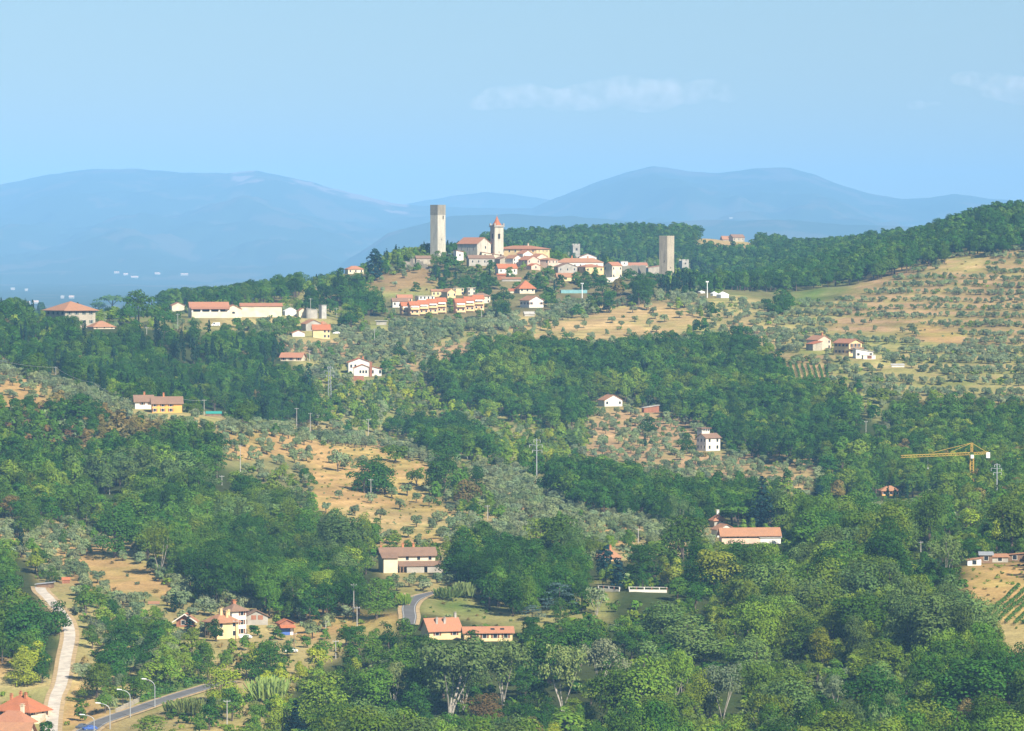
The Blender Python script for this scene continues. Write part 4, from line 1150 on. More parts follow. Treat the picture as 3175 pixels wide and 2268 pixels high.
def leaves_on(blobs, per, size, g, up=.15, elong=1.0, face=.8, drop=0.0):
    """Quads scattered over ellipsoid clumps (centre, radii): returns quad corners (n, 4, 3)."""
    out = []
    for c, r in blobs:
        n = max(6, int(per * (r[0] * r[1] * r[2]) ** (2 / 3) / .0256))
        d = g.normal(size=(n, 3))
        d /= np.linalg.norm(d, axis=1)[:, None]
        d[:, 2] = np.where(d[:, 2] < -.35, -d[:, 2], d[:, 2])
        rad = g.uniform(.72, 1.06, (n, 1))
        p = np.array(c) + d * np.array(r) * rad
        nr = d / np.array(r)
        nr /= np.linalg.norm(nr, axis=1)[:, None]
        nr = nr * face + g.normal(size=(n, 3)) * .2 + np.array([0, 0, up])
        nr /= np.linalg.norm(nr, axis=1)[:, None]
        a = np.cross(nr, g.normal(size=(n, 3)))
        a /= np.linalg.norm(a, axis=1)[:, None] + 1e-9
        if elong > 1:                                              # hanging or upright leaf strands
            a = np.cross(np.cross(nr, [0, 0, 1.0]), nr) + .25 * a
            a /= np.linalg.norm(a, axis=1)[:, None] + 1e-9
        b = np.cross(nr, a)
        s = size * g.uniform(.6, 1.25, (n, 1))
        ha, hb = a * s * .5 * elong, b * s * .5 / (elong ** .3)
        q = np.stack([p - ha - hb * .6, p + ha * .35 - hb, p + ha + hb * .6, p - ha * .35 + hb], 1)
        out.append(q)
    return np.concatenate(out)

def tube_np(path, rads, n=5):
    mb = MB().tube(path, rads, n)
    V = np.array(mb.v)
    return np.array([[V[i] for i in (f if len(f) == 4 else (f[0], f[1], f[2], f[-1] if len(f) > 3 else f[2]))] for f in mb.f if len(f) == 4])

def plant(kind, lod, seed):
    """(leaf quads, wood quads) of one plant of height 1."""
    g = np.random.default_rng(seed * 31 + {'broad': 1, 'olive': 2, 'cyp': 3, 'spruce': 4, 'upine': 5, 'willow': 6, 'shrub': 7, 'reed': 8, 'cedar': 9}[kind])
    L = lod
    wood = []
    if kind == 'broad':
        nb, per, sz = ((26, 190, .029), (13, 95, .048), (8, 42, .092))[L]
        bl = [((0, 0, .47), (.28, .28, .36))]
        m = (6, 5, 4)[L]                                           # sub-crowns on the main limbs make the outline uneven
        ga = g.uniform(0, 6.28)
        for k in range(m):
            a = ga + 2 * math.pi * k / m + g.uniform(-.5, .5)
            cz, cr = g.uniform(.24, .76), g.uniform(.13, .22)
            if k == 0:
                cz, cr = .80, .06
            for q_ in range(max(2, nb // m)):
                d = g.normal(size=3)
                d /= np.linalg.norm(d)
                r = g.uniform(.11, .19)
                bl.append(((math.cos(a) * cr + d[0] * .13, math.sin(a) * cr + d[1] * .13, max(.12, cz + d[2] * .14)), (r * 1.1, r * 1.1, r * g.uniform(.8, 1.05))))
        q = leaves_on(bl, per, sz, g)
        if L < 2:
            wood.append(tube_np([(0, 0, -.05), (g.uniform(-.02, .02), 0, .2), (0, 0, .5)], [.035, .027, .015]))
            for k in range(4 if L == 0 else 2):
                c = bl[1 + k][0]
                wood.append(tube_np([(0, 0, .2 + .05 * k), (c[0] * .5, c[1] * .5, .3 + c[2] * .2), c], [.018, .012, .005], 4))
    elif kind == 'olive':
        nb, per, sz = ((15, 170, .040), (9, 80, .066), (6, 44, .10))[L]
        bl = [((0, 0, .50), (.34, .34, .33))]
        for k in range(nb):
            a, z = g.uniform(0, 2 * math.pi), g.uniform(-.9, 1)
            rr = math.sqrt(max(0, 1 - z * z * .8))
            r = g.uniform(.16, .25)
            bl.append(((math.cos(a) * rr * .34, math.sin(a) * rr * .34, .50 + z * .30), (r, r, r * .95)))
        q = leaves_on(bl, per, sz, g, .25)
        wood.append(tube_np([(0, 0, -.08), (.02, .01, .18), (.08, .03, .5)], [.05, .035, .015]))
        wood.append(tube_np([(.02, .01, .16), (-.12, -.05, .5)], [.03, .012]))
    elif kind == 'cyp':
        nb, per, sz = ((22, 90, .03), (14, 55, .05), (9, 30, .08))[L]
        bl = []
        for k in range(nb):
            z = .06 + .88 * (k + .5) / nb
            w = .085 * min(1, (1 - z) * 3.0) ** .7 * min(1, .55 + z * 1.6)
            a = g.uniform(0, 6.28)
            bl.append(((math.cos(a) * .012, math.sin(a) * .012, z), (w * g.uniform(.85, 1.15), w * g.uniform(.85, 1.15), 1.15 / nb)))
        q = leaves_on(bl, per * 1.4, sz, g, .1, 1.6)
        wood.append(tube_np([(0, 0, -.04), (0, 0, .12)], [.016, .014]))
    elif kind == 'spruce':
        tiers, per, sz = ((13, 70, .04), (9, 42, .065), (7, 24, .1))[L]
        bl = []
        for k in range(tiers):
            z = .12 + .84 * k / (tiers - 1)
            rad = .24 * (1 - z) ** .85 + .015
            m = max(3, int(7 * rad / .24))
            bl.append(((0, 0, z), (rad * .62, rad * .62, .06)))
            for j in range(m):
                a = 2 * math.pi * (j + g.uniform(0, .7)) / m
                bl.append(((math.cos(a) * rad * .62, math.sin(a) * rad * .62, z - rad * .12), (rad * .52 + .02, rad * .52 + .02, .06)))
        q = leaves_on(bl, per * 1.3, sz, g, .3, 1.0, .5)
        wood.append(tube_np([(0, 0, -.04), (0, 0, .9)], [.022, .006]))
    elif kind == 'cedar':
        bl = []
        for k in range(34):
            a, z = g.uniform(0, 6.28), g.uniform(.12, .95)
            rad = .62 * (1.05 - z) ** .6 * g.uniform(.35, 1)
            r = g.uniform(.11, .17)
            bl.append(((math.cos(a) * rad, math.sin(a) * rad, z), (r * 1.3, r * 1.3, .04)))
        q = leaves_on(bl, 120, .045, g, .5, 1.0, .5)
        wood.append(tube_np([(0, 0, -.05), (0, 0, .9)], [.035, .01]))
    elif kind == 'upine':
        nb, per, sz = ((20, 100, .035), (14, 60, .058), (10, 30, .1))[L]
        bl = []
        for k in range(nb):
            a, rr = g.uniform(0, 6.28), math.sqrt(g.uniform(0, 1)) * .40
            bl.append(((math.cos(a) * rr, math.sin(a) * rr, .82 - rr * rr * .9 + g.uniform(-.02, .03)), (.16, .16, .12)))
        q = leaves_on(bl, per * 1.2, sz, g, .3)
        wood.append(tube_np([(0, 0, -.05), (.02, 0, .4), (0, 0, .78)], [.03, .024, .016]))
        for k in range(4):
            c = bl[k][0]
            wood.append(tube_np([(.01, 0, .5), (c[0] * .6, c[1] * .6, .66), c], [.014, .01, .004], 4))
    elif kind == 'willow':
        nb, per, sz = ((34, 190, .022), (22, 80, .04), (12, 32, .08))[L]
        bl = [((0, 0, .62), (.13, .13, .2))]
        ga = g.uniform(0, 6.28)
        for k in range(6):
            a, cr, cz = ga + 1.05 * k + g.uniform(-.4, .4), g.uniform(.08, .22), g.uniform(.5, .84)
            for q_ in range(nb // 6):
                t = g.uniform(-1, .6)
                r = g.uniform(.065, .12)
                bl.append(((math.cos(a) * cr + g.normal() * .055, math.sin(a) * cr + g.normal() * .055, max(.25, cz + t * .2)), (r, r, r * 1.5)))
        q = leaves_on(bl, per, sz, g, .1, 1.7, .75)
        for k in range(5):
            a = g.uniform(0, 6.28)
            e = (math.cos(a) * .17, math.sin(a) * .17, g.uniform(.6, .85))
            wood.append(tube_np([(0, 0, -.05), (e[0] * .2, e[1] * .2, .16), (e[0] * .6, e[1] * .6, .4), e], [.009, .007, .005, .002], 5))
    elif kind == 'shrub':
        nb, per, sz = ((10, 80, .1), (7, 40, .15), (5, 20, .24))[L]
        bl = [((0, 0, .35), (.45, .45, .4))]
        for k in range(nb):
            a, rr = g.uniform(0, 6.28), g.uniform(.2, .55)
            r = g.uniform(.2, .34)
            bl.append(((math.cos(a) * rr, math.sin(a) * rr, g.uniform(.2, .7)), (r, r, r * .9)))
        q = leaves_on(bl, per * .16, sz, g)
    elif kind == 'reed':
        n = (900, 400, 160)[L]
        a, rr = g.uniform(0, 6.28, n), np.sqrt(g.uniform(0, 1, n)) * .42
        x, y, hh = np.cos(a) * rr, np.sin(a) * rr, g.uniform(.6, 1, n) * (1 - rr * .35)
        lx, ly = g.normal(0, .09, n) + x * .2, g.normal(0, .09, n) + y * .2
        w = .013 * (1, 1.5, 2.5)[L]
        t = g.uniform(0, 3.14, n)
        wx, wy = np.cos(t) * w, np.sin(t) * w
        z0 = np.zeros(n)
        z1 = hh * g.uniform(.15, .6, n)
        q = np.stack([np.stack([x + lx * z1 - wx, y + ly * z1 - wy, z1], 1), np.stack([x + lx * z1 + wx, y + ly * z1 + wy, z1], 1),
                      np.stack([x + lx + wx * .8, y + ly + wy * .8, hh], 1), np.stack([x + lx - wx * .8, y + ly - wy * .8, hh], 1)], 1)
    w = np.concatenate(wood) if wood else np.zeros((0, 4, 3))
    return q, w

PL, MESHES = {}, {}
NVAR = 6
def plant_q(kind, lod, var):
    k = (kind, lod, var % NVAR)
    if k not in PL:
        PL[k] = plant(kind, lod, var % NVAR + 1)
    return PL[k]
def plant_mesh(kind, lod, var, which):
    """which: 'all', 'crown' or 'trunk'."""
    k = (kind, lod, var % NVAR, which)
    if k not in MESHES:
        q, w = plant_q(kind, lod, var)
        bark = PALEBARK if kind == 'willow' else BARK
        if which == 'all':
            A, mi = np.concatenate([q, w]), np.concatenate([np.zeros(len(q)), np.ones(len(w))])
            mats = [LEAF, bark]
        elif which == 'crown':
            A, mi, mats = q, None, [LEAF]
        else:
            A, mi, mats = w, None, [bark]
        MESHES[k] = np_mesh(kind + '_' + which, A.reshape(-1, 3), np.arange(len(A) * 4).reshape(-1, 4), mats, mi)
    return MESHES[k]

# ------------------------------------------------------------------ poles, pylons, lamps, crane, vehicles
AUTO = []                                                      # (object, noun phrase, px, py, group): labelled once everything is known

def pole(x, yb, yt, kind='utility', Z=ZI, Zt=None):
    px, py, pt = Z[0] + x / Z[2], Z[1] + yb / Z[2], Z[1] + yt / Z[2]
    X, Yp, zz = hit(px, py)
    h = max(4.0, (py - pt) / F * Yp)
    names = dict(utility='utility_pole', timber='utility_pole', pylon='power_pylon', mast='light_mast', lattice='lattice_pylon', aerial='roof_aerial')
    o = empty(names[kind], (X, Yp, zz), random.uniform(-.6, .6))
    r = .17 if kind in ('utility', 'timber') else .3
    m = MB()
    if kind == 'lattice':
        w0, w1 = h * .05, h * .022
        for sx in (-1, 1):
            for sy in (-1, 1):
                m.bar((sx * w0, sy * w0, -1), (sx * w1, sy * w1, h), .11)
        n = 9
        for k in range(n):
            a, b = k / n, (k + 1) / n
            wa, wb = w0 + (w1 - w0) * a, w0 + (w1 - w0) * b
            for s in (-1, 1):
                m.bar((-wa, s * wa, a * h), (wb, s * wb, b * h), .06)
                m.bar((s * wa, -wa, a * h), (s * wb, wb, b * h), .06)
        m.build('lattice_mast', [METAL], o)
    else:
        m.tube([(0, 0, -1.5), (0, 0, h * .5), (0, 0, h)], [r, r * .8, r * .6], 8)
        m.build('mast', [{'timber': WOODP, 'mast': WHITEP, 'pylon': METAL}.get(kind, CONC)], o)
    if kind in ('utility', 'timber'):
        c = MB()
        c.box(-.95, .95, -.06, .06, h - .55, h - .41)
        c.build('crossarm', [METAL], o)
        for k in (-.85, 0, .85):
            MB().tube([(k, 0, h - .405), (k, 0, h - .15)], [.06, .04], 6).build('insulator', [WHITEP], o)
    elif kind in ('pylon', 'lattice'):
        for k, (zf, L) in enumerate(((.97, .5), (.86, 1.0), (.74, .75))):
            L *= max(2.4, h * .16)
            s = 1 if k != 1 else -1
            MB().bar((0, 0, zf * h - .3), (s * L, 0, zf * h), .11).bar((0, 0, zf * h - .3), (-s * L * .8, 0, zf * h), .11).build('crossarm', [METAL], o)
            for e in (s * L, -s * L * .8):
                MB().tube([(e, 0, zf * h - .06), (e, 0, zf * h - 1.2)], .07, 6).build('insulator', [WHITEP], o)
    elif kind == 'mast':
        MB().box(-.9, .9, -.25, .25, h + .01, h + .7).build('floodlight', [WHITEP], o)
    w = max(3.0, .5 / Yp * F)
    CLEAR.append((px - w, px + w, pt, py - (py - pt) * .25, Yp))
    noun = dict(utility='slim grey utility pole', timber='slim brown timber pole', pylon='tall tubular power pylon with crossarms', mast='white floodlight mast', lattice='grey lattice power pylon')[kind]
    AUTO.append((o, noun, px, (py + pt) / 2, 'utility poles' if kind in ('utility', 'timber') else None, {'mast': 'light mast', 'lattice': 'pylon', 'pylon': 'pylon'}.get(kind, 'utility pole')))
    return o, h

for args in ((551, 1029, 973), (455, 1038, 1017), (963, 990, 927), (1043, 988, 955), (960, 1124, 1087), (173, 1166, 1139), (633, 1290, 1239), (920, 1336, 1267), (962, 1344, 1281),
             (986, 1322, 1286), (745, 1465, 1380), (688, 1506, 1480), (340, 1535, 1512), (1150, 1558, 1486), (1512, 1615, 1567), (1979, 1686, 1640), (1449, 1426, 1380), (1142, 1350, 1299),
             (1161, 1075, 1019), (1493, 988, 958), (2685, 1354, 1306), (2855, 1714, 1680), (1097, 1920, 1811), (1107, 1948, 1884), (1010, 1966, 1930), (1041, 2048, 1988), (704, 2257, 2170)):
    pole(*args)
pole(912, 2024, 1962, 'timber')
pole(731, 1992, 1924, 'timber')
pole(1664, 1500, 1360, 'pylon')
pole(3091, 1546, 1437, 'pylon')
pole(1022, 1246, 1136, 'lattice')
pole(1805, 930, 882, 'mast')
pole(2193, 924, 876, 'mast')

# street lamps along the lower road
for k, (xb, yb, yt, xh, lab) in enumerate(((1560, 800, 505, 1440, 'street lamp farthest up the road with a long curved arm'), (1312, 905, 622, 1190, 'street lamp second from the far end of the row'),
                                           (1108, 1015, 750, 975, 'street lamp third from the far end of the row'), (948, 1075, 868, 815, 'nearest street lamp leaning over the parked cars'))):
    px, py = ZB[0] + xb / ZB[2], ZB[1] + yb / ZB[2]
    X, Yp, zz = hit(px, py)
    s = Yp / F / ZB[2]
    h, L = (yb - yt) * s, (xb - xh) * s
    o = empty('street_lamp', (X, Yp, zz), 0, lab, 'street lamp', 'street lamps along the lower road')
    pts = [(0, 0, -1), (0, 0, h * .72)] + [(-L * .75 * math.sin(t), 0, h * .72 + h * .27 * (1 - math.cos(t * 1.0)) * 1.0 if False else h * .72 + h * .26 * math.sin(t)) if False else (-L * .78 * (1 - math.cos(t)), 0, h * .72 + h * .26 * math.sin(t)) for t in (.3, .6, .9, 1.2, 1.5)]
    MB().tube(pts, [.15, .12] + [.1, .09, .085, .08, .075], 8).build('pole', [METAL], o)
    hd = MB()
    x1, x0, zt = -L * .7, -L - .35, h * .985
    hd.poly([(x0, -.22, zt + .05), (x1, -.16, zt), (x1, .16, zt), (x0, .22, zt + .05)][::-1])
    hd.poly([(x0, -.2, zt + .33), (x1, -.12, zt + .2), (x1, .12, zt + .2), (x0, .2, zt + .33)])
    for sy in (-1, 1):
        hd.poly([(x0, sy * .22, zt + .05), (x1, sy * .16, zt), (x1, sy * .12, zt + .2), (x0, sy * .2, zt + .33)][::sy])
    hd.poly([(x0, .22, zt + .05), (x0, -.22, zt + .05), (x0, -.2, zt + .33), (x0, .2, zt + .33)])
    hd.build('lamp_head', [WHITEP], o)
    CLEAR.append((px - L / s / ZB[2] - 10, px + 4, ZB[1] + yt / ZB[2] - 4, py - 10, Yp))
    LANDMARKS.append(('lamp row', px, py)) if k == 1 else None

# tower crane
px, py = 3013, 1452
X, Yp, zz = unproj(px, py, 2100)
X, Yp, zz = float(X), float(Yp), float(ground(X, Yp))
s = Yp / F
zj = float(unproj(px, 1407, Yp)[2]) - zz
cr = empty('tower_crane', (X, Yp, zz), R(3), 'yellow tower crane with a white counterweight above the trees', 'crane')
def truss(name, a, b, w, n, r=.1, par=cr, tri=False):
    a, b = Vector(a), Vector(b)
    d = (b - a)
    side = Vector((0, 1, 0)) if abs(d.normalized().y) < .9 else Vector((1, 0, 0))
    upv = d.normalized().cross(side).normalized()
    cs = [side * w + upv * w, -side * w + upv * w, -side * w - upv * w, side * w - upv * w] if not tri else [side * w - upv * w, -side * w - upv * w, upv * w * 1.2]
    m = MB()
    for c in cs:
        m.bar(a + c, b + c, r)
    for k in range(n):
        p, q = a + d * k / n, a + d * (k + 1) / n
        for j in range(len(cs)):
            c0, c1 = cs[j], cs[(j + 1) % len(cs)]
            m.bar(p + (c0 if k % 2 else c1), q + (c1 if k % 2 else c0), r * .6)
    return m.build(name, [CRANEY], par)
JL, CJ = (3013 - 2792) * s, 52 * s
ap = zj + 33 * s
truss('mast', (0, 0, -1), (0, 0, zj - .8), .75, 14, .12)
truss('jib', (-.8, 0, zj), (-JL, 0, zj - 1.2), .45, 24, .08, cr, True)
truss('counter_jib', (.8, 0, zj), (CJ, 0, zj + .3), .4, 6, .08, cr, True)
truss('tower_head', (0, 0, zj + .6), (0, 0, ap), .4, 4, .11)
MB().bar((0, 0, ap), (-JL * .55, 0, zj + .5), .08).bar((0, 0, ap), (-JL * .3, 0, zj + .6), .08).bar((0, 0, ap), (CJ * .85, 0, zj + .8), .08).build('tie_bars', [CRANEY], cr)
MB().box(CJ - 1.0, CJ + .6, -.7, .7, zj - 1.9, zj + .5).build('counterweight', [WHITEP], cr)
MB().box(-.7, .6, -1.8, -.8, zj - 2.0, zj - .5).build('cab', [WHITEP], cr)
hk = MB().bar((-JL * .62, 0, zj - 1.1), (-JL * .62, 0, zj - 6), .04)
hk.box(-JL * .62 - .3, -JL * .62 + .3, -.3, .3, zj - 6.6, zj - 6)
hk.build('hook', [METAL], cr)
CLEAR.append((2785, 3075, 1365, 1430, Yp))
CLEAR.append((3005, 3020, 1405, 1448, Yp))
LANDMARKS.append(('yellow crane', 3010, 1400))

# power line over the olive ridge
def wire(name, label, pts, sag):
    P = [Vector([float(v) for v in unproj(a, b, c)]) for a, b, c in pts]
    m = MB()
    for a, b in zip(P, P[1:]):
        q = [a.lerp(b, t / 8) - Vector((0, 0, sag * 4 * (t / 8) * (1 - t / 8))) for t in range(9)]
        m.tube(q, .045, 4)
    return tag(m.build(name, [METAL]), label, 'power line')
wire('power_line', 'thin power line sagging across the dark wood above the olive ridge', [(-60, 1103, 2150), (173, 1140, 2185), (286, 1186, 2150), (420, 1245, 2120)], 1.2)
wire('power_line', 'short power line from the orange farmhouse to the pole beside it', [(565, 1237, 2085), (633, 1241, 2090)], .5)

CARM = {}
def car(label, x, y, rot, colour, Z, kind='car', scale=1.0):
    px, py = Z[0] + x / Z[2], Z[1] + y / Z[2]
    X, Yp, zz = hit(px, py)
    pad(X, Yp, zz, 3, 4)
    o = empty('parked_car' if kind == 'car' else 'parked_van', (X, Yp, zz), R(rot), label, 'car' if kind == 'car' else 'van')
    if kind == 'car':
        prof = [(-2.05, .32), (-2.1, .75), (-1.85, .95), (-.95, 1.0), (-.35, 1.45), (1.0, 1.47), (1.75, 1.02), (2.02, .9), (2.05, .35)]
        glass = [(-.78, 1.03), (-.3, 1.38), (.95, 1.4), (1.5, 1.03)]
    else:
        prof = [(-2.4, .35), (-2.45, .95), (-1.9, 1.15), (-1.3, 2.0), (2.3, 2.05), (2.4, .9), (2.4, .35)]
        glass = [(-1.65, 1.2), (-1.2, 1.85), (-.4, 1.85), (-.4, 1.2)]
    m = MB()
    w, wt = .84, .68
    f = lambda q, sy: (q[0], sy * (w if q[1] < 1.04 else wt + (.1 if kind != 'car' else 0)), q[1])
    m.poly([f(q, -1) for q in prof][::-1])
    m.poly([f(q, 1) for q in prof])
    for a, b in zip(prof, prof[1:] + prof[:1]):
        m.poly([f(a, -1), f(b, -1), f(b, 1), f(a, 1)])
    bd = m.build('body', [colour], o)
    bm = bmesh.new()
    bm.from_mesh(bd.data)
    bmesh.ops.remove_doubles(bm, verts=bm.verts, dist=.001)
    bmesh.ops.recalc_face_normals(bm, faces=bm.faces)
    bmesh.ops.bevel(bm, geom=[e for e in bm.edges], offset=.06, segments=2, affect='EDGES', clamp_overlap=True)
    bm.to_mesh(bd.data)
    bm.free()
    for sy in (-1, 1):
        g = MB()
        pts = [(q[0], sy * ((w if kind != 'car' else .79) + .0 if q[1] < 1.05 else wt + (.11 if kind != 'car' else .03)), q[1]) for q in glass]
        pts = [(a, b + sy * .03, c) for a, b, c in pts]
        g.poly(pts if sy < 0 else pts[::-1])
        g.build('side_window', [GLASS], o)
    for wx in (-1.3, 1.3):
        for sy in (-1, 1):
            t = MB().tube([(wx, sy * .62, .31), (wx, sy * .86, .31)], .31, 14)
            wl = t.build('wheel', [DARK], o)
            MB().tube([(wx, sy * .861, .31), (wx, sy * .875, .31)], .18, 10).build('rim', [METAL], wl)
    CLEAR.append((px - 2.2 / Yp * F, px + 2.2 / Yp * F, py - 1.5 / Yp * F, py, Yp))
    return o
DARKP = plain('dark_car_paint', (.10, .115, .14), .35, .05)
car('white car parked beside the tall yellow hamlet house', 1370, 1070, 12, WHITEP, ZH)
car('dark grey car parked at the lower road beside a blue one', 822, 1010, 62, DARKP, ZB)
car('bright blue car parked nearest the lower road', 905, 1028, 28, BLUEP, ZB)
car('white van parked under the olives below the factory', 1448, 462, 8, WHITEP, ZV, 'van')
car('white car on the drive right of the bright yellow house', 690, 532, 10, WHITEP, ZT)
car('white car in front of the white annexe by the garage', 1122, 1152, 6, WHITEP, ZR)
car('pale car between shrubs beside the blue-door shed', 1905, 1240, 16, WHITEP, ZH)

# white parapet of the road bridge
def railing(label, x0, x1, y, Z):
    a, b = hit(Z[0] + x0 / Z[2], Z[1] + y / Z[2]), hit(Z[0] + x1 / Z[2], Z[1] + y / Z[2])
    L = math.hypot(b[0] - a[0], b[1] - a[1])
    zz = (a[2] + b[2]) / 2
    o = empty('bridge_parapet', (a[0], a[1], zz), math.atan2(b[1] - a[1], b[0] - a[0]), label, 'parapet')
    MB().box(0, L, -.15, .15, -2.5, .9).build('parapet_wall', [W_WHITE], o)
    n = int(L / 2.2)
    for k in range(n + 1):
        MB().box(L * k / n - .14, L * k / n + .14, -.2, .2, .902, 1.65).build('post', [W_BRICK if k % 2 else W_WHITE], o)
    MB().box(-.2, L + .2, -.12, .12, 1.652, 1.8).build('rail', [W_WHITE], o)
    CLEAR.append((Z[0] + x0 / Z[2], Z[0] + x1 / Z[2], Z[1] + y / Z[2] - 24, Z[1] + y / Z[2] - 3, min(a[1], b[1])))
railing('white bridge parapet with reddish posts below the yellow-green tree', 490, 870, 1100, ZN)
railing('shorter white parapet left of the main bridge parapet', 180, 392, 1088, ZN)
LANDMARKS.append(('white bridge parapet', 2010, 1830))
wall_run('stone_wall', 'low pale stone wall with a fence above the lower road', 'wall', [(1170, 850), (1280, 800), (1400, 740)], 1.3, .5, W_STONE, .1, ZB)
wall_run('garden_steps', 'stepped cream garden walls right of the orange corner roofs', 'wall', [(350, 960), (420, 905), (470, 850)], 2.0, 3.2, W_CREAM, .3, ZB)
LANDMARKS += [('gravel lane', 200, 2080), ('bend of the road', 1310, 1880), ('vineyard', 3120, 1850)]

# ------------------------------------------------------------------ where plants grow
CLEAR_A = np.array(CLEAR)
FOOT_A = np.array(FOOT)
HOR = np.minimum.accumulate(proj(XGRID, np.maximum(YGRID, 50), ZG)[1][:, :], axis=1)   # highest ground row seen so far along each column

def seen_margin(X, Y, ztop):
    """Rows by which a top at (X, Y, ztop) shows above all nearer ground (negative: hidden)."""
    u = X / (np.maximum(Y, 600.0) / F) + CX
    i = np.clip(((u - UG[0]) / 12).round().astype(int), 0, nU - 1)
    j = np.clip(((Y - 8) / 5).astype(int), 0, nY - 1)
    return HOR[i, j] - proj(X, Y, ztop)[1]

PLANTS = []                                                    # rows: kind, X, Y, z, height, width factor, rotation, tint, variant, adjective

def put(kind, X, Y, h, tint, w=1.0, label=None, z=None):
    PLANTS.append((kind, float(X), float(Y), float(ground(X, Y) if z is None else z), float(h), float(w), random.uniform(0, 6.28), tint, random.randrange(NVAR), label))

SPOTBOX, SPOTFOOT = [], []

def spot(kind, px, pyb, hpx, tint, w=1.0, label=None, Y=None):
    """A plant the photo shows with its foot at (px, pyb), hpx tall."""
    if Y is None:
        X, Y, z = hit(px, pyb)
    else:
        X, Y, z = [float(v) for v in unproj(px, pyb, Y)]
        z = min(z, float(ground(X, Y)) + 3)
    put(kind, X, Y, hpx / F * Y, tint, w, label, z - (.1 * hpx / F * Y if kind == 'broad' else 0))
    hw = hpx * {'cyp': .1, 'spruce': .2, 'willow': .28, 'reed': .4, 'cedar': .5}.get(kind, .36) * w
    SPOTBOX.append((px - hw * .75, px + hw * .75, pyb - hpx * .9, pyb - hpx * (.25 if kind == 'willow' else .45), Y - 1))
    SPOTFOOT.append((X, Y, hw / F * Y * .55))

D3, M3, OLV = ('dark', 'dark', 'mid'), ('mid', 'mid', 'dark', 'light'), ('olive', 'olive', 'olive2')
FOREST = (8.6, [('broad', 1, 9, 16, ('dark', 'dark', 'mid', 'dark', 'dark', 'mid', 'mid', 'light'))])
FOREST_L = (8.2, [('broad', .9, 8, 14, ('mid', 'mid', 'dark', 'light', 'mid')), ('broad', .06, 8, 11, ('lime', 'yellow')), ('broad', .04, 8, 11, ('brown',))])
FOREST_T = [(12.5, [('broad', .84, 12, 23, ('dark', 'mid', 'mid', 'light', 'light', 'sage')), ('willow', .12, 14, 20, ('sage', 'mid', 'light')), ('broad', .04, 10, 14, ('brown', 'lime'))]), (7.0, [('broad', .5, 5, 9, ('dark', 'mid', 'light')), ('shrub', .5, 2.5, 5, ('mid', 'light', 'dark', 'olive2'))])]
FOREST_C = (8.0, [('broad', .72, 9, 14, ('dark', 'mid', 'dark')), ('cyp', .22, 11, 16, ('cyp',)), ('broad', .06, 8, 11, ('light', 'brown'))])
FAR = (10.0, [('broad', 1, 9, 14, ('dark', 'mid', 'dark'))])
MIXED = (7.0, [('shrub', .45, 1.8, 4, ('light', 'mid', 'olive2', 'light', 'brown')), ('broad', .2, 5, 9, ('mid', 'light', 'dark')), ('olive', .35, 3.6, 5.4, OLV)])
SCRUBT = (5.0, [('shrub', .7, 3, 6, ('brown', 'brown', 'rust', 'olive2', 'mid')), ('broad', .3, 6, 9, ('brown', 'dark', 'mid'))])
OLIVES = (6.4, [('olive', .93, 3.8, 5.6, OLV), ('broad', .03, 5, 8, ('mid',)), ('shrub', .04, 2, 4, ('light', 'mid'))])
OLIVES_D = (6.5, [('olive', 1, 4, 6, OLV)])
OLIVES_S = (8.8, [('olive', .85, 3.2, 5.2, OLV), ('shrub', .15, 1.5, 3.5, ('olive2', 'mid', 'light'))])
OLIVES_SS = (19, [('olive', .9, 3.8, 5.5, OLV), ('shrub', .1, 1.5, 3, ('mid',))])
LIGHTS = (6.2, [('shrub', .62, 2, 4.6, ('light', 'sage', 'light', 'mid', 'lime')), ('broad', .26, 5, 8.5, ('light', 'sage', 'light', 'lime', 'mid')), ('olive', .1, 4, 6, OLV)])
TOWNT = (5.4, [('broad', .5, 6, 10, ('dark', 'mid', 'light')), ('shrub', .25, 2.5, 5, ('mid', 'light')), ('cyp', .08, 8, 13, ('cyp',)), ('olive', .17, 4, 6, OLV)])
BANK = (3.6, [('shrub', 1, 1.5, 3, ('vine', 'mid', 'light'))])
GARDEN = (6.0, [('broad', .45, 6, 10, ('mid', 'light', 'dark')), ('olive', .3, 5, 7, OLV), ('shrub', .25, 2, 4, ('light', 'mid', 'brown'))])
NONE = None
LOWCREST = (5.5, [('shrub', .6, 2.5, 4.5, ('mid', 'light', 'olive2')), ('broad', .4, 4, 7, ('dark', 'mid'))])
FRINGE = (10.5, [('olive', .8, 3.5, 5.5, OLV), ('shrub', .2, 1, 2.5, ('light', 'mid'))])
FACTROW = (7.4, [('olive', .8, 5, 7.5, ('olive2', 'sage', 'mid')), ('shrub', .2, 1.5, 3, ('light', 'mid'))])
FOREST_D = (8.0, [('broad', 1, 9, 14, ('dark', 'dark', 'dark', 'mid'))])
FOREST_N = (8.4, [('broad', 1, 9, 15.5, ('dark', 'mid', 'mid', 'dark', 'mid', 'light', 'light', 'sage'))])
STUB2 = (8.5, [('shrub', 1, .5, 1.5, ('light', 'brown', 'olive2', 'mid'))])
OLIVES_H = (4.8, [('olive', .8, 2.5, 4.2, OLV), ('shrub', .15, 1.5, 3.5, ('olive2', 'mid', 'light'))])
OLIVES_H2 = (5.2, [('olive', .9, 3.2, 5.2, OLV), ('shrub', .1, 2, 4, ('light', 'mid'))])
STUBBLE = (6.5, [('shrub', 1, .5, 1.4, ('light', 'brown', 'olive2', 'mid'))])
LIGHTG = (6.5, [('shrub', .5, 2, 5, ('light', 'lime', 'mid', 'light', 'brown')), ('broad', .4, 5, 10, ('light', 'mid', 'lime', 'mid')), ('reed', .1, 3, 5, ('reed',))])
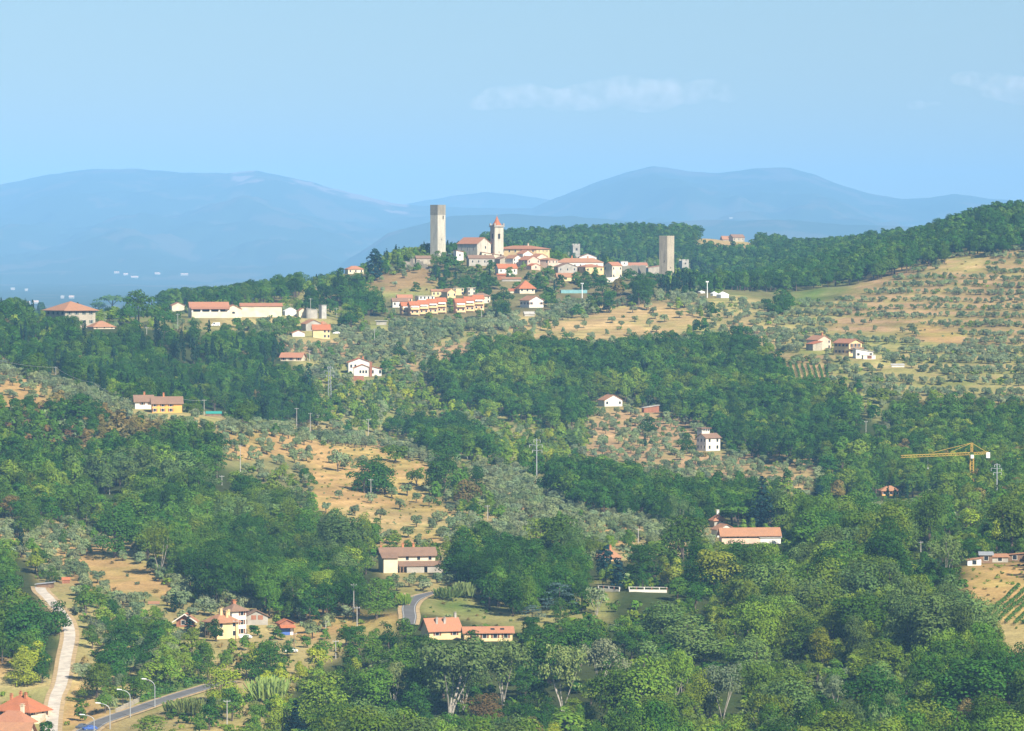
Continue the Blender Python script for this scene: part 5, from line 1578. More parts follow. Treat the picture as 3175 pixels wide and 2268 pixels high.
ROADSIDE = (8.0, [('shrub', .7, 1.2, 3, ('light', 'olive2', 'mid', 'brown')), ('olive', .3, 4, 6, OLV)])
CORNER = (9.0, [('shrub', .7, .8, 2.6, ('light', 'brown', 'olive2', 'mid')), ('broad', .3, 4, 8, ('mid', 'light'))])
SPARSE = (16, [('shrub', .8, .8, 2.0, ('light', 'brown', 'olive2')), ('olive', .2, 3.5, 5, OLV)])

TR = [                                                         # later entries win; tested at the middle of the crown
 ('valley', FOREST_T, [(-700,1150),(3900,1150),(3900,2700),(-700,2700)]),
 ('middle', MIXED, [(-700,600),(3900,600),(3900,1560),(2500,1580),(1500,1560),(-700,1560)]),
 ('farridge', FAR, [(1500,680),(1700,640),(2150,670),(2340,690),(2700,690),(2950,670),(3060,630),(3900,560),(3900,790),(2900,800),(2750,880),(2600,925),(2450,935),(2240,930),(2180,850),(2050,830),(1800,830),(1500,800)]),
 ('clearing', NONE, [(2160,712),(2350,712),(2350,770),(2250,775),(2160,765)]),
 ('backtrees', FAR, [(500,870),(800,850),(950,850),(900,930),(780,950),(500,950)]),
 ('leftcrest', LOWCREST, [(1150,850),(1230,740),(1330,760),(1330,810),(1180,860)]),
 ('town', TOWNT, [(960,830),(1180,790),(1300,780),(1560,760),(2060,800),(2200,830),(2240,900),(2050,905),(1720,930),(1600,960),(1230,960),(1000,960)]),
 ('crestlow', LOWCREST, [(950,820),(1160,785),(1165,850),(1060,870),(960,885)]),
 ('townhill', SPARSE, [(1120,900),(1150,850),(1250,825),(1340,840),(1370,890),(1250,935),(1120,945)]),
 ('townhill2', SPARSE, [(830,925),(900,895),(990,885),(980,935),(830,950)]),
 ('gardenwood', FOREST, [(950,900),(1100,880),(1180,930),(1200,985),(1120,1000),(960,985)]),
 ('keepwood', FOREST, [(1830,880),(1950,850),(2040,840),(2060,905),(2000,930),(1830,935)]),
 ('orangehouses', FOREST, [(1520,880),(1640,860),(1640,960),(1540,965)]),
 ('darkclump', FOREST, [(2380,930),(2440,930),(2440,985),(2380,985)]),
 ('hilla', OLIVES_D, [(1180,985),(1480,965),(1600,955),(1900,930),(2060,900),(2200,905),(2300,930),(2300,965),(2180,960),(2060,915),(2000,920),(1870,950),(1720,990),(1640,1040),(1480,1060),(1300,1110),(1200,1080)]),
 ('hillb', OLIVES_S, [(1330,1050),(1500,1020),(1640,1000),(1720,980),(1660,1045),(1500,1060),(1470,1095),(1340,1115)]),
 ('hillgold', OLIVES_SS, [(1640,1050),(1720,1000),(1870,955),(2000,925),(2060,930),(2190,985),(2150,1015),(2050,1040),(1800,1060)]),
 ('hillc', OLIVES_S, [(2190,930),(2300,935),(2420,985),(2420,1060),(2230,1060),(2180,1000)]),
 ('righthill', OLIVES_H, [(2440,960),(2600,920),(2750,880),(2850,800),(3000,770),(3900,730),(3900,1090),(2900,1070),(2700,1010),(2440,1020)]),
 ('righthill2', OLIVES_H2, [(2300,1000),(2440,960),(2560,940),(2700,990),(2900,1060),(3900,1080),(3900,1300),(2900,1250),(2720,1220),(2560,1170),(2420,1090),(2300,1060)]),
 ('righthill2b', OLIVES_H2, [(2290,940),(2480,965),(2640,955),(2660,990),(2560,1010),(2420,1030),(2300,980)]),
 ('goldstrip', SPARSE, [(2560,1000),(2700,985),(2860,1000),(2980,1040),(3000,1065),(2900,1065),(2800,1040),(2560,1030)]),
 ('hillstripe', SPARSE, [(2870,835),(2950,795),(3050,780),(3060,850),(2880,850)]),
 ('vinehill', NONE, [(2420,1115),(2560,1120),(2590,1190),(2520,1200),(2440,1175)]),
 ('rightwood', FOREST_L, [(2740,1220),(2900,1260),(3900,1280),(3900,1560),(3050,1560),(2900,1520),(2720,1560),(2500,1560),(2500,1500),(2600,1430),(2740,1400),(2780,1340),(2740,1290)]),
 ('light1', LIGHTS, [(970,1180),(1100,1130),(1250,1150),(1400,1240),(1600,1270),(1800,1300),(1860,1400),(1650,1450),(1560,1440),(1450,1380),(1250,1260),(1010,1300)]),
 ('houseslope', OLIVES, [(860,1010),(1200,1000),(1340,1060),(1330,1110),(1250,1120),(1100,1130),(960,1190),(900,1130)]),
 ('centralwood', FOREST, [(1450,1110),(1500,1060),(1700,1055),(1850,1075),(2000,1050),(2200,1060),(2300,1040),(2400,1110),(2480,1190),(2600,1210),(2680,1290),(2750,1340),(2720,1425),(2580,1425),(2450,1400),(2260,1350),(2150,1280),(2050,1240),(1950,1220),(1850,1230),(1800,1290),(1700,1310),(1640,1260),(1500,1260),(1400,1240),(1330,1150),(1380,1120)]),
 ('plot', OLIVES_S, [(1830,1280),(2000,1270),(2150,1300),(2190,1400),(2450,1405),(2580,1430),(2520,1515),(2300,1500),(2100,1490),(1900,1455),(1810,1440)]),
 ('belt', FOREST_D, [(1650,1450),(1750,1440),(1950,1470),(2120,1510),(2350,1510),(2430,1570),(2400,1610),(2100,1590),(1850,1570),(1720,1520)]),
 ('darkwood', FOREST_D, [(1200,1310),(1260,1290),(1400,1295),(1480,1340),(1520,1400),(1450,1420),(1350,1385)]),
 ('frontwood', FOREST_C, [(-700,930),(0,930),(100,965),(250,1010),(380,1000),(560,1035),(860,1040),(880,1080),(920,1160),(960,1210),(1000,1300),(900,1300),(600,1280),(420,1230),(300,1195),(100,1140),(0,1110),(-700,1100)]),
 ('oliverow', FACTROW, [(620,975),(980,975),(1000,1020),(860,1045),(620,1040)]),
 ('oliveridge', OLIVES_D, [(-700,1110),(0,1115),(120,1150),(300,1190),(420,1225),(600,1275),(900,1295),(1000,1340),(1150,1350),(1330,1390),(1400,1430),(1320,1440),(1240,1400),(1040,1370),(900,1340),(780,1320),(700,1340),(560,1315),(420,1295),(130,1215),(-700,1215)]),
 ('oliveopen', OLIVES_S, [(-700,1150),(50,1150),(150,1190),(160,1260),(80,1290),(-700,1300)]),
 ('thicket', SCRUBT, [(-700,1290),(150,1240),(300,1260),(420,1300),(580,1330),(540,1360),(420,1350),(250,1390),(-700,1360)]),
 ('oliveopen2', OLIVES_S, [(690,1340),(780,1330),(960,1345),(1050,1370),(1060,1420),(940,1440),(760,1430),(690,1420)]),
 ('nearwood', FOREST_N, [(-700,1370),(0,1360),(250,1395),(420,1355),(560,1340),(650,1345),(690,1420),(740,1500),(800,1500),(860,1525),(930,1615),(1025,1700),(1125,1770),(1175,1812),(1225,1865),(1225,1910),(1060,1890),(850,1870),(780,1830),(700,1800),(560,1750),(420,1670),(250,1590),(0,1600),(-700,1600)]),
 ('nearwood_sunny', FOREST_L, [(-700,1500),(0,1490),(200,1520),(330,1500),(380,1570),(420,1660),(250,1590),(0,1600),(-700,1600)]),
 ('goldfield', STUB2, [(960,1430),(1000,1370),(1180,1370),(1330,1440),(1320,1530),(1420,1590),(1380,1640),(1180,1650),(1060,1640),(980,1560)]),
 ('fieldfringe', FRINGE, [(1180,1640),(1300,1600),(1400,1600),(1440,1680),(1380,1700),(1170,1690)]),
 ('bigolives', OLIVES_D, [(1440,1480),(1530,1440),(1620,1455),(1760,1535),(2050,1590),(2210,1610),(2210,1700),(2000,1680),(1900,1660),(1850,1690),(1700,1680),(1420,1690),(1400,1600),(1560,1600),(1500,1530)]),
 ('oliverows', OLIVES, [(1720,1600),(1860,1570),(1990,1600),(1980,1660),(1890,1690),(1720,1690)]),
 ('centralmass', FOREST_D, [(1400,1790),(1450,1710),(1560,1680),(1700,1690),(1740,1720),(1850,1740),(1850,1850),(1690,1850),(1500,1840),(1410,1810)]),
 ('farmyard', OLIVES_S, [(1180,1780),(1400,1775),(1400,1830),(1350,1840),(1240,1860)]),
 ('greenfield', STUB2, [(1230,1840),(1400,1820),(1500,1845),(1700,1850),(1750,1880),(1700,1920),(1590,1950),(1440,1935),(1300,1920),(1230,1920)]),
 ('roadside', ROADSIDE, [(900,1960),(930,1890),(1000,1880),(1080,1890),(1240,1920),(1280,1960),(1100,1975),(960,1985)]),
 ('oliveleft', OLIVES, [(-700,1600),(0,1610),(250,1600),(420,1680),(560,1760),(700,1810),(850,1880),(840,1930),(560,1920),(400,1900),(330,1880),(150,1800),(-700,1720)]),
 ('goldleft', SPARSE, [(240,1720),(300,1680),(420,1740),(540,1800),(480,1850),(390,1840),(320,1800)]),
 ('lanewood', FOREST_L, [(-700,1700),(60,1710),(110,1760),(120,1860),(170,1920),(190,1990),(170,2080),(120,2110),(40,2020),(-700,2020)]),
 ('midleft', GARDEN, [(230,1880),(420,1900),(560,1920),(620,1960),(640,2020),(660,2120),(480,2130),(430,2180),(330,2200),(290,2150),(220,2090),(225,1990),(190,1930)]),
 ('hamletyard', ROADSIDE, [(610,1890),(900,1900),(950,1985),(900,2000),(650,2010),(620,1960)]),
 ('bank', BANK, [(420,2190),(470,2120),(560,2090),(660,2095),(660,2140),(480,2200)]),
 ('corner', CORNER, [(-700,2010),(60,2010),(100,2110),(200,2110),(290,2150),(340,2220),(460,2210),(560,2230),(800,2230),(800,2700),(-700,2700)]),
 ('gardenright', LIGHTG, [(650,1995),(800,1985),(900,1990),(1000,2005),(1180,2010),(1140,2090),(1000,2150),(930,2230),(900,2700),(720,2700),(700,2230),(650,2130)]),
 ('vineyard', STUBBLE, [(2985,1770),(3010,1740),(3900,1730),(3900,2010),(3150,1980),(3060,1960),(3040,1890),(2990,1890)]),
 ('vinefoot', SPARSE, [(3090,1950),(3900,1950),(3900,2090),(3130,2080)]),
]

def layers(s):
    return s if isinstance(s, list) else ([s] if s else [])

def scatter():
    n = 0
    specs = {y[0] for _, s, p in TR for y in layers(s)}
    for sp in sorted(specs):
        Ys = np.arange(1190, 4460, sp)
        gx, gy = [], []
        for Yr in Ys:
            w = (np.array([-420.0, 3600.0]) - CX) / F * Yr
            xs = np.arange(w[0], w[1], sp) + (sp / 2 if int(Yr / sp) % 2 else 0)
            gx.append(xs)
            gy.append(np.full(len(xs), Yr))
        X, Yv = np.concatenate(gx), np.concatenate(gy)
        X = X + rng.uniform(-.38, .38, len(X)) * sp
        Yv = Yv + rng.uniform(-.38, .38, len(X)) * sp
        Z = ground(X, Yv)
        for ri, (name, s, p) in ((ri, (nm_, y, p_)) for ri, (nm_, s_, p_) in enumerate(TR) for y in layers(s_) if y[0] == sp):
            hm = np.mean([(a[2] + a[3]) / 2 for a in s[1]])
            px, py = proj(X, Yv, Z + hm * .55)
            jx = px + 9 * vnoise(X / 14, Yv / 14, 5)
            jy = py + 9 * vnoise(X / 14, Yv / 14, 6)
            ok = inpoly(jx, jy, p)
            for rj in range(ri + 1, len(TR)):
                ok &= ~inpoly(jx, jy, TR[rj][2])
            if name in ('valley', 'middle'):
                ok &= Yv < 3150
            elif name == 'farridge':
                ok &= Yv > 3040
            elif name == 'backtrees':
                ok &= Yv > 2900
            ok &= seen_margin(X, Yv, Z + hm) > -12
            idx = np.nonzero(ok)[0]
            if name.startswith('righthill'):
                idx = idx[terrace_wave(X[idx], Yv[idx], Z[idx]) > (.35 if name == 'righthill' else -.05)]
            wts = np.array([a[1] for a in s[1]])
            ch = rng.choice(len(wts), len(idx), p=wts / wts.sum())
            patch = vnoise(X / 60, Yv / 60, 11)
            patch2 = vnoise(X / 32, Yv / 48, 12)
            for i, c in zip(idx, ch):
                kind, _, h0, h1, tn = s[1][c]
                h = h0 + (h1 - h0) * (.5 + .5 * patch[i]) * .4 + (h1 - h0) * .6 * rng.random()
                x, y, z = X[i], Yv[i], Z[i]
                hw = h * {'cyp': .1, 'spruce': .25, 'willow': .32, 'shrub': .75}.get(kind, .42)
                if len(FOOT_A) and (np.hypot(FOOT_A[:, 0] - x, FOOT_A[:, 1] - y) < FOOT_A[:, 2] + hw * .5).any():
                    continue
                bad = False
                for A, wd in ROADS:
                    if np.hypot(A[:, 0] - x, A[:, 1] - y).min() < wd * .5 + hw * .75 + .8:
                        bad = True
                        break
                if bad:
                    continue
                ppx = px[i]
                hp, wp = h / y * F, hw / y * F
                pb = proj(x, y, z)[1]
                b = CLEAR_A
                if ((b[:, 4] > y) & (b[:, 0] < ppx + wp) & (b[:, 1] > ppx - wp) & (b[:, 2] < pb) & (b[:, 3] > pb - hp * .97)).any():
                    continue
                tq = int(np.clip((patch2[i] * .75 + .5 + rng.normal(0, .22)) * len(tn), 0, len(tn) - 1))
                put(kind, x, y, h, tn[tq], rng.uniform(.75, 1.3), None, z - .15)
                n += 1
    return n

# plants the photo shows one by one: kind, foot x, foot y, height (photo pixels), tint, width, label
for a in (
 ('willow', 1222, 2205, 170, 'pale', 1.15, 'airy tree with a bare white forked trunk in the lower middle'),
 ('willow', 1395, 2230, 245, 'pale', 1.75, 'broad weeping pale-green willow showing two slim pale trunks'),
 ('willow', 1560, 2190, 200, 'pale', 1.5, 'grey-green willow between the broad willow and the leaning one'),
 ('willow', 1745, 2215, 215, 'pale', 1.3, 'pale willow with a leaning bare trunk in dark shade'),
 ('willow', 1860, 2150, 170, 'olive', 1.5, 'yellowish feathery willow behind the leaning willow'),
 ('willow', 1850, 1912, 90, 'olive', 1.5, 'small airy tree with a slim white trunk near the parapet'),
 ('broad', 1990, 2262, 250, 'light', 1.15, 'big sunlit yellow-green poplar in the lower middle foreground'),
 ('broad', 1900, 2262, 200, 'mid', 1.1, 'dark tree in the shade just left of the sunlit poplar'),
 ('broad', 1600, 1960, 0, 'dark', 1, None) if False else ('broad', 1700, 2120, 190, 'dark', 1.35, 'large dark green spreading tree below the yellow wing'),
 ('broad', 1800, 2070, 150, 'dark', 1.4, 'dense dark tree right of the large spreading tree'),
 ('broad', 1760, 2290, 110, 'light', 2.0, 'round yellow-green bushy tree at the bottom edge middle'),
 ('broad', 1500, 2275, 130, 'rust', 1.2, 'tree with rusty brown leaves near the bottom edge'),
 ('broad', 1150, 2240, 190, 'mid', 1.2, 'shaded green tree left of the white-trunk tree'),
 ('broad', 1290, 2265, 160, 'dark', 1.0, 'dark tree just right of the white-trunk tree'),
 ('broad', 2180, 1850, 130, 'dark', 1.35, 'round dark-centred tree wrapped by a yellow-green one'),
 ('broad', 2215, 1850, 165, 'yellow', 1.3, 'broad yellow-green tree with a golden rim behind a dark one'),
 ('broad', 2070, 1820, 80, 'lime', 1.0, 'small bright lime tree above the white parapet'),
 ('broad', 2095, 1830, 110, 'yellow', .9, 'yellow-green tree between the lime tree and the round dark one'),
 ('broad', 1980, 1800, 120, 'dark', 1.3, 'very dark tree right of the red-roofed house'),
 ('upine', 2030, 1790, 110, 'mid', 1.3, 'umbrella pine with a flat green top above the parapet'),
 ('cyp', 1860, 1790, 85, 'spruce', 1.9, 'small dark cypress left of the red-roofed house'),
 ('cyp', 1880, 1800, 115, 'spruce', 1.9, 'taller dark cypress in front of the red-roofed house'),
 ('cyp', 1915, 1830, 100, 'spruce', 3.0, 'thick bluish conifer below the red-roofed house'),
 ('cedar', 1735, 1895, 95, 'blue', 1.1, 'spreading blue-grey cedar right of the green field'),
 ('cedar', 1650, 1925, 50, 'blue', 1.4, 'low blue-grey cedar bush at the edge of the green field'),
 ('spruce', 2362, 1650, 168, 'spruce', 1.35, 'tall dark spruce beside the long stone barn'),
 ('upine', 2290, 1640, 75, 'mid', 1.6, 'umbrella pine left of the tall dark spruce'),
 ('broad', 1160, 1530, 125, 'dark', 1.25, 'big round dark tree alone on the golden field'),
 ('broad', 1192, 1534, 108, 'dark', 1.2, 'round dark tree merging with the right of the big field tree'),
 ('broad', 1128, 1530, 104, 'dark', 1.1, 'round dark tree merging with the left of the big field tree'),
 ('broad', 1380, 1530, 150, 'dark', 1.0, 'tall dark oak right of the golden field'),
 ('broad', 1345, 1525, 105, 'mid', 1.0, 'shorter oak at the left of the tall dark oak'),
 ('broad', 1430, 1540, 100, 'mid', 1.2, 'brownish-green tree right of the tall dark oak'),
 ('broad', 1440, 1580, 100, 'brown', 1.3, 'low brownish tree below the tall dark oak'),
 ('broad', 1478, 1530, 90, 'dark', .7, 'slim dark tree at the right of the oak group'),
 ('broad', 1080, 1458, 55, 'olive2', 1.2, 'grey-green tree at the left end of the field hedge'),
 ('olive', 1048, 1465, 75, 'olive', .8, 'tall olive at the top of the golden field'),
 ('olive', 1225, 1435, 60, 'light', 1.4, 'light green tree behind the big round field tree'),
 ('olive', 1290, 1510, 60, 'mid', 1.0, 'small dark tree on the sandy patch'),
 ('broad', 245, 1320, 100, 'dark', 1.7, 'large dark oak standing out of the brown thicket'),
 ('broad', 190, 1320, 80, 'dark', 1.2, 'smaller dark oak at the left of the thicket oak'),
 ('broad', 1390, 1710, 0, 'dark', 1, None) if False else ('broad', 1225, 1690, 50, 'light', 1.6, 'light green tree behind the pale farmhouse roof'),
 ('broad', 1258, 2015, 100, 'mid', 1.1, 'green tree left of the yellow roadside house'),
 ('broad', 1205, 2020, 95, 'dark', 1.1, 'dark green tree left of the tree by the roadside house'),
 ('broad', 1468, 2035, 88, 'dark', 1.5, 'dark bushy tree in front of the yellow wing'),
 ('cyp', 65, 1725, 105, 'cyp', .95, 'single dark cypress on the left golden slope'),
 ('broad', 110, 1780, 90, 'lime', 1.0, 'bright lime-green tree below the left cypress'),
 ('broad', 70, 2130, 125, 'lime', 1.0, 'bright yellow-green tree behind the broad orange roof'),
 ('broad', 130, 2120, 110, 'dark', .8, 'dark tree between the lime tree and the gravel lane'),
 ('broad', 90, 2040, 190, 'dark', 1.3, 'big dark tree at the left of the gravel lane'),
 ('broad', 30, 2000, 200, 'mid', 1.2, 'tall green tree at the left edge above the lane'),
 ('broad', 180, 1970, 110, 'dark', 1.1, 'dark tree overhanging the middle of the gravel lane'),
 ('broad', 300, 2170, 130, 'light', 1.1, 'sunlit green tree right of the gravel lane'),
 ('broad', 360, 2130, 150, 'dark', 1.1, 'dark green tree in the middle of the left gardens'),
 ('broad', 390, 2050, 130, 'dark', 1.2, 'round dark tree above the left gardens'),
 ('broad', 265, 1905, 100, 'mid', 1.2, 'green bushy tree beside the upper lane'),
 ('broad', 690, 2190, 140, 'lime', 1.2, 'sunlit yellow-green tree at the end of the visible road'),
 ('broad', 720, 2240, 110, 'mid', .9, 'green tree beside the cane clump and pole'),
 ('broad', 832, 2115, 140, 'dark', 1.2, 'dark round tree above the cane clump'),
 ('broad', 640, 1985, 0, 'dark', 1, None) if False else ('spruce', 585, 1970, 70, 'spruce', 1.1, 'dark conifer hiding the right end of the chalet'),
 ('broad', 670, 1990, 75, 'dark', 1.2, 'dark tree in front of the tall yellow hamlet house'),
 ('cyp', 540, 1900, 60, 'cyp', 2.6, 'thick dark cypress left of the chalet roof'),
 ('spruce', 915, 2285, 110, 'spruce', 1.3, 'dark blue-green fir at the bottom edge left of middle'),
 ('broad', 145, 2285, 55, 'dark', 1.6, 'round dark bush beside the lane at the bottom edge'),
 ('broad', 470, 2290, 85, 'light', 1.7, 'round green tree at the bottom edge beside the road'),
 ('reed', 585, 2222, 60, 'reed', 1.6, 'tall pale cane clump right of the road'),
 ('reed', 540, 2215, 45, 'reed', 1.6, 'shorter cane clump at the roadside'),
 ('reed', 830, 2180, 85, 'reed', 1.4, 'tall cane clump below the dark round tree'),
 ('reed', 1385, 1862, 45, 'reed', 1.8, 'cane clump beside the bend of the road'),
 ('reed', 1440, 1855, 55, 'reed', 1.4, 'cane clump in front of the central dark trees'),
 ('reed', 1250, 1880, 45, 'light', 1.0, 'light green tuft at the left of the road bend'),
 ('cyp', 1162, 872, 102, 'spruce', 2.7, 'dark rounded conifer on the ridge left of the town'),
 ('broad', 1355, 835, 62, 'mid', 1.2, 'round tree at the foot of the tall tower'),
 ('broad', 1390, 845, 50, 'dark', 1.1, 'dark tree right of the tall tower foot'),
 ('broad', 1440, 805, 32, 'mid', .9, 'small tree against the church wall'),
 ('broad', 2205, 985, 52, 'dark', 1.1, 'dark oak at the right edge of the golden hill field'),
 ('upine', 350, 985, 75, 'mid', 1.6, 'umbrella pine spreading right of the villa roof'),
 ('broad', 310, 985, 66, 'mid', 1.5, 'rounded pine just behind the villa'),
 ('broad', 430, 1005, 110, 'mid', 1.0, 'tallest green tree between villa and factory'),
 ('broad', 470, 1010, 100, 'mid', 1.0, 'tall tree right of the tallest villa tree'),
 ('broad', 400, 1010, 100, 'dark', 1.0, 'dark tree left of the tallest villa tree'),
 ('broad', 510, 1020, 85, 'dark', 1.1, 'dark tree at the left end of the factory'),
 ('broad', 350, 1000, 55, 'light', 1.2, 'light green tree below the umbrella pine'),
 ('broad', 390, 1010, 50, 'light', 1.2, 'second light green tree below the umbrella pine'),
 ('broad', 215, 1005, 62, 'dark', 1.5, 'dark tree hiding the front of the villa'),
 ('spruce', 240, 1000, 60, 'spruce', 1.0, 'dark fir in front of the villa'),
 ('broad', 130, 990, 55, 'dark', 1.3, 'dark tree at the left end of the villa'),
 ('broad', 90, 1010, 60, 'mid', 1.3, 'green tree left of the villa among the wood'),
 ('broad', 20, 1010, 90, 'dark', 1.3, 'dark tree at the left edge level with the villa'),
 ('cyp', 245, 935, 22, 'cyp', 1.6, 'small fir tip behind the villa roof'),
 ('broad', 1025, 945, 60, 'dark', 1.2, 'dark tree above the concrete silo'),
 ('broad', 1175, 985, 55, 'mid', 1.2, 'round green tree left of the terraced houses'),
 ('broad', 2410, 985, 55, 'dark', 1.2, 'dark oak left of the golden right hillside'),
 ('broad', 1235, 1120, 65, 'dark', 1.2, 'round dark oak right of the white stepped house'),
 ('cyp', 957, 1240, 110, 'cyp', 1.3, 'tall cypress standing at the edge of the dark wood'),
 ('cyp', 2000, 1400, 55, 'cyp', .9, 'single cypress on the sparse olive slope'),
 ('broad', 2015, 1355, 65, 'dark', 1.3, 'round dark oak above the sparse olive slope'),
 ('broad', 2130, 1410, 70, 'dark', 1.0, 'dark tree left of the white loggia house'),
 ('broad', 2570, 1490, 80, 'dark', 1.3, 'round dark tree right of the sparse olive slope'),
 ('broad', 2600, 1550, 65, 'brown', 1.2, 'round brownish tree below the dark round one'),
 ('broad', 2545, 1560, 60, 'spruce', 1.1, 'dark bluish tree left of the brownish round one'),
 ('broad', 2440, 1500, 48, 'mid', 1.0, 'small round tree at the end of the sparse olives'),
 ('broad', 2740, 1250, 50, 'light', 2.2, 'wide bright green tree on the right slope'),
 ('broad', 3010, 1650, 75, 'lime', 1.6, 'bright yellow-green tree on the right woodland crest'),
 ('broad', 2500, 2075, 175, 'mid', 1.0, 'tall poplar with a lit right side in the right foreground'),
 ('broad', 2550, 2080, 140, 'lime', .9, 'yellow-green poplar beside the tall poplar'),
 ('broad', 2720, 2110, 130, 'light', 1.5, 'sunlit green tree right of the poplars'),
 ('broad', 3020, 2240, 220, 'dark', 1.6, 'very large dark tree in the lower right corner'),
 ('broad', 2880, 2235, 130, 'light', 1.2, 'lit shrubby tree left of the large corner tree'),
 ('broad', 2340, 2090, 130, 'sage', 1.6, 'round grey-green tree left of the tall poplar'),
 ('broad', 2140, 2060, 160, 'sage', 1.9, 'wide grey-green willow mound in the right middle'),
 ('broad', 2050, 1990, 130, 'sage', 1.7, 'rounded grey-green tree below the parapet'),
 ('broad', 2210, 1960, 90, 'yellow', .8, 'narrow golden tree in the grey-green mound'),
 ('willow', 2240, 2240, 180, 'olive', 1.3, 'silvery willow right of the sunlit poplar'),
 ('willow', 2590, 2200, 120, 'olive', 1.1, 'pale brownish willow below the yellow-green poplar'),
):
    spot(*a)
for k, (x, yb, hp) in enumerate(((2046, 918, 62), (2056, 920, 70), (2070, 920, 66), (2088, 918, 74), (2102, 916, 80), (2118, 914, 84), (2128, 912, 78), (2140, 912, 70), (2150, 914, 62))):
    spot('cyp', x, yb, hp, 'cyp', 1.25, None)
for k, (x, yb, hp) in enumerate(((2752, 1560, 52), (2775, 1562, 48), (2812, 1560, 66), (2870, 1552, 60), (2790, 1555, 44))):
    spot('cyp', x, yb, hp, 'cyp', 1.25, None)
for x, yb, hp in ((540, 1120, 80), (552, 1126, 88), (600, 1130, 84), (612, 1140, 80), (570, 1128, 70), (648, 1040, 46), (700, 1150, 60), (80, 1075, 60), (500, 1080, 60), (590, 1085, 62), (640, 1120, 70)):
    spot('cyp', x, yb, hp, 'cyp', 1.2, None)
for x, yb, hp in ((1150, 1562, 40), (1240, 1582, 42), (1330, 1572, 38), (1010, 1592, 36), (1052, 1548, 30), (1290, 1560, 34), (1215, 1548, 40), (1262, 1540, 44), (1100, 1602, 40), (1180, 1612, 42), (1030, 1440, 34), (1120, 1452, 44), (1395, 1592, 36)):
    spot('olive', x, yb, hp, 'olive2', 1.0, None)
for x, yb, hp, t, w in ((1520,848,44,'dark',1.0), (1460,872,46,'sage',1.4), (1486,848,34,'light',1.1), (1580,864,36,'mid',1.2), (1706,860,38,'mid',1.6), (1624,836,26,'light',1.1), (1664,908,40,'dark',1.5),
                        (1562,945,60,'dark',1.6), (1690,896,40,'mid',1.2), (1738,896,44,'dark',1.2), (1786,884,40,'mid',1.4), (1816,872,40,'dark',1.1), (1846,862,32,'mid',1.2), (1778,808,24,'dark',1.3),
                        (1951,872,40,'dark',1.5), (1868,920,60,'dark',1.5), (1915,920,58,'brown',1.3), (1407,896,36,'mid',1.5), (1430,850,36,'sage',1.5), (1383,872,36,'dark',1.3), (1600,905,36,'mid',1.3),
                        (1500,905,44,'dark',1.4), (1535,900,40,'mid',1.3), (1640,870,30,'dark',1.3), (1340,880,30,'sage',1.4), (1290,905,30,'mid',1.4), (1395,955,34,'mid',1.3), (1490,985,30,'light',1.6), (1330,990,22,'light',2.0), (1420,992,24,'mid',1.8),
                        (791,1975,42,'dark',1.5), (860,1985,46,'mid',1.3), (760,2020,50,'mid',1.2), (720,2030,50,'light',1.2), (890,2040,60,'dark',1.1), (950,2010,44,'mid',1.3), (1010,1985,36,'mid',1.2), (700,2075,60,'mid',1.2)):
    spot('broad', x, yb, hp, t, w, None)
CLEAR_A = np.concatenate([CLEAR_A, np.array(SPOTBOX)])
FOOT_A = np.concatenate([FOOT_A, np.array(SPOTFOOT)])
print('scattered', scatter(), 'plants', len(PLANTS))

# ------------------------------------------------------------------ which plants show largest (drawn near to far on a coarse picture)
ORD = sorted(range(len(PLANTS)), key=lambda i: PLANTS[i][2])
QX, QY = 794, 567
occ = np.zeros((QY, QX), bool)
AREA = np.zeros(len(PLANTS))
OUT = np.zeros(len(PLANTS), bool)                              # just outside the frame: kept in the masses, for a camera a step aside
KW = {'cyp': .1, 'spruce': .22, 'willow': .33, 'shrub': .6, 'cedar': .6, 'upine': .45, 'olive': .42, 'reed': .42}
hb = sorted(((b[4], b) for b in CLEAR), key=lambda t: t[0])
bi = 0
for i in ORD:
    kind, X, Y, z, h, w = PLANTS[i][:6]
    px, pt = proj(X, Y, z + h)
    pb = proj(X, Y, z)[1]
    hw = h * KW.get(kind, .4) * w / Y * F
    x0, x1 = int(max(0, (px - hw) / 4)), int(min(QX, (px + hw) / 4 + 1))
    y0, y1 = int(max(0, pt / 4)), int(min(QY, (pb - (pb - pt) * .12) / 4 + 1))
    if x1 <= x0 or y1 <= y0:
        OUT[i] = (px < 0 or px > 3175) and seen_margin(np.array(X), np.array(Y), np.array(z + h)) > 0
        continue
    if seen_margin(np.array(X), np.array(Y), np.array(z + h)) < 4:
        continue
    AREA[i] = (~occ[y0:y1, x0:x1]).sum()
    ix, iy = int((x1 - x0) * .2), int((y1 - y0) * .15)
    occ[y0 + iy:y1, x0 + ix:x1 - ix] = True
SPECIES = dict(broad=('broadleaf_tree', 'tree', 'broadleaf tree'), olive=('olive_tree', 'olive tree', 'olive tree'), cyp=('cypress_tree', 'cypress', 'cypress'), spruce=('spruce_tree', 'spruce', 'spruce'),
               upine=('umbrella_pine', 'pine', 'umbrella pine'), willow=('willow_tree', 'willow', 'willow'), shrub=('shrub', 'shrub', 'shrub'), reed=('cane_clump', 'canes', 'cane clump'), cedar=('cedar_tree', 'cedar', 'cedar'))
GROUPS = dict(broad='broadleaf trees of the woods', olive='olive trees of the groves', cyp='dark cypresses', spruce='dark conifers', upine='umbrella pines', willow='willows of the valley floor', shrub='shrubs on the slopes', reed='cane clumps', cedar='blue cedars')
ADJ = dict(dark='dark green', mid='green', light='light green', lime='yellow-green', yellow='yellow-green', brown='brownish', olive='silvery', olive2='grey-green', sage='sage green', pale='pale green', cyp='dark', spruce='blackish green', blue='blue-grey', rust='rusty', reed='pale', vine='green')
CAP = 290
chosen = set()
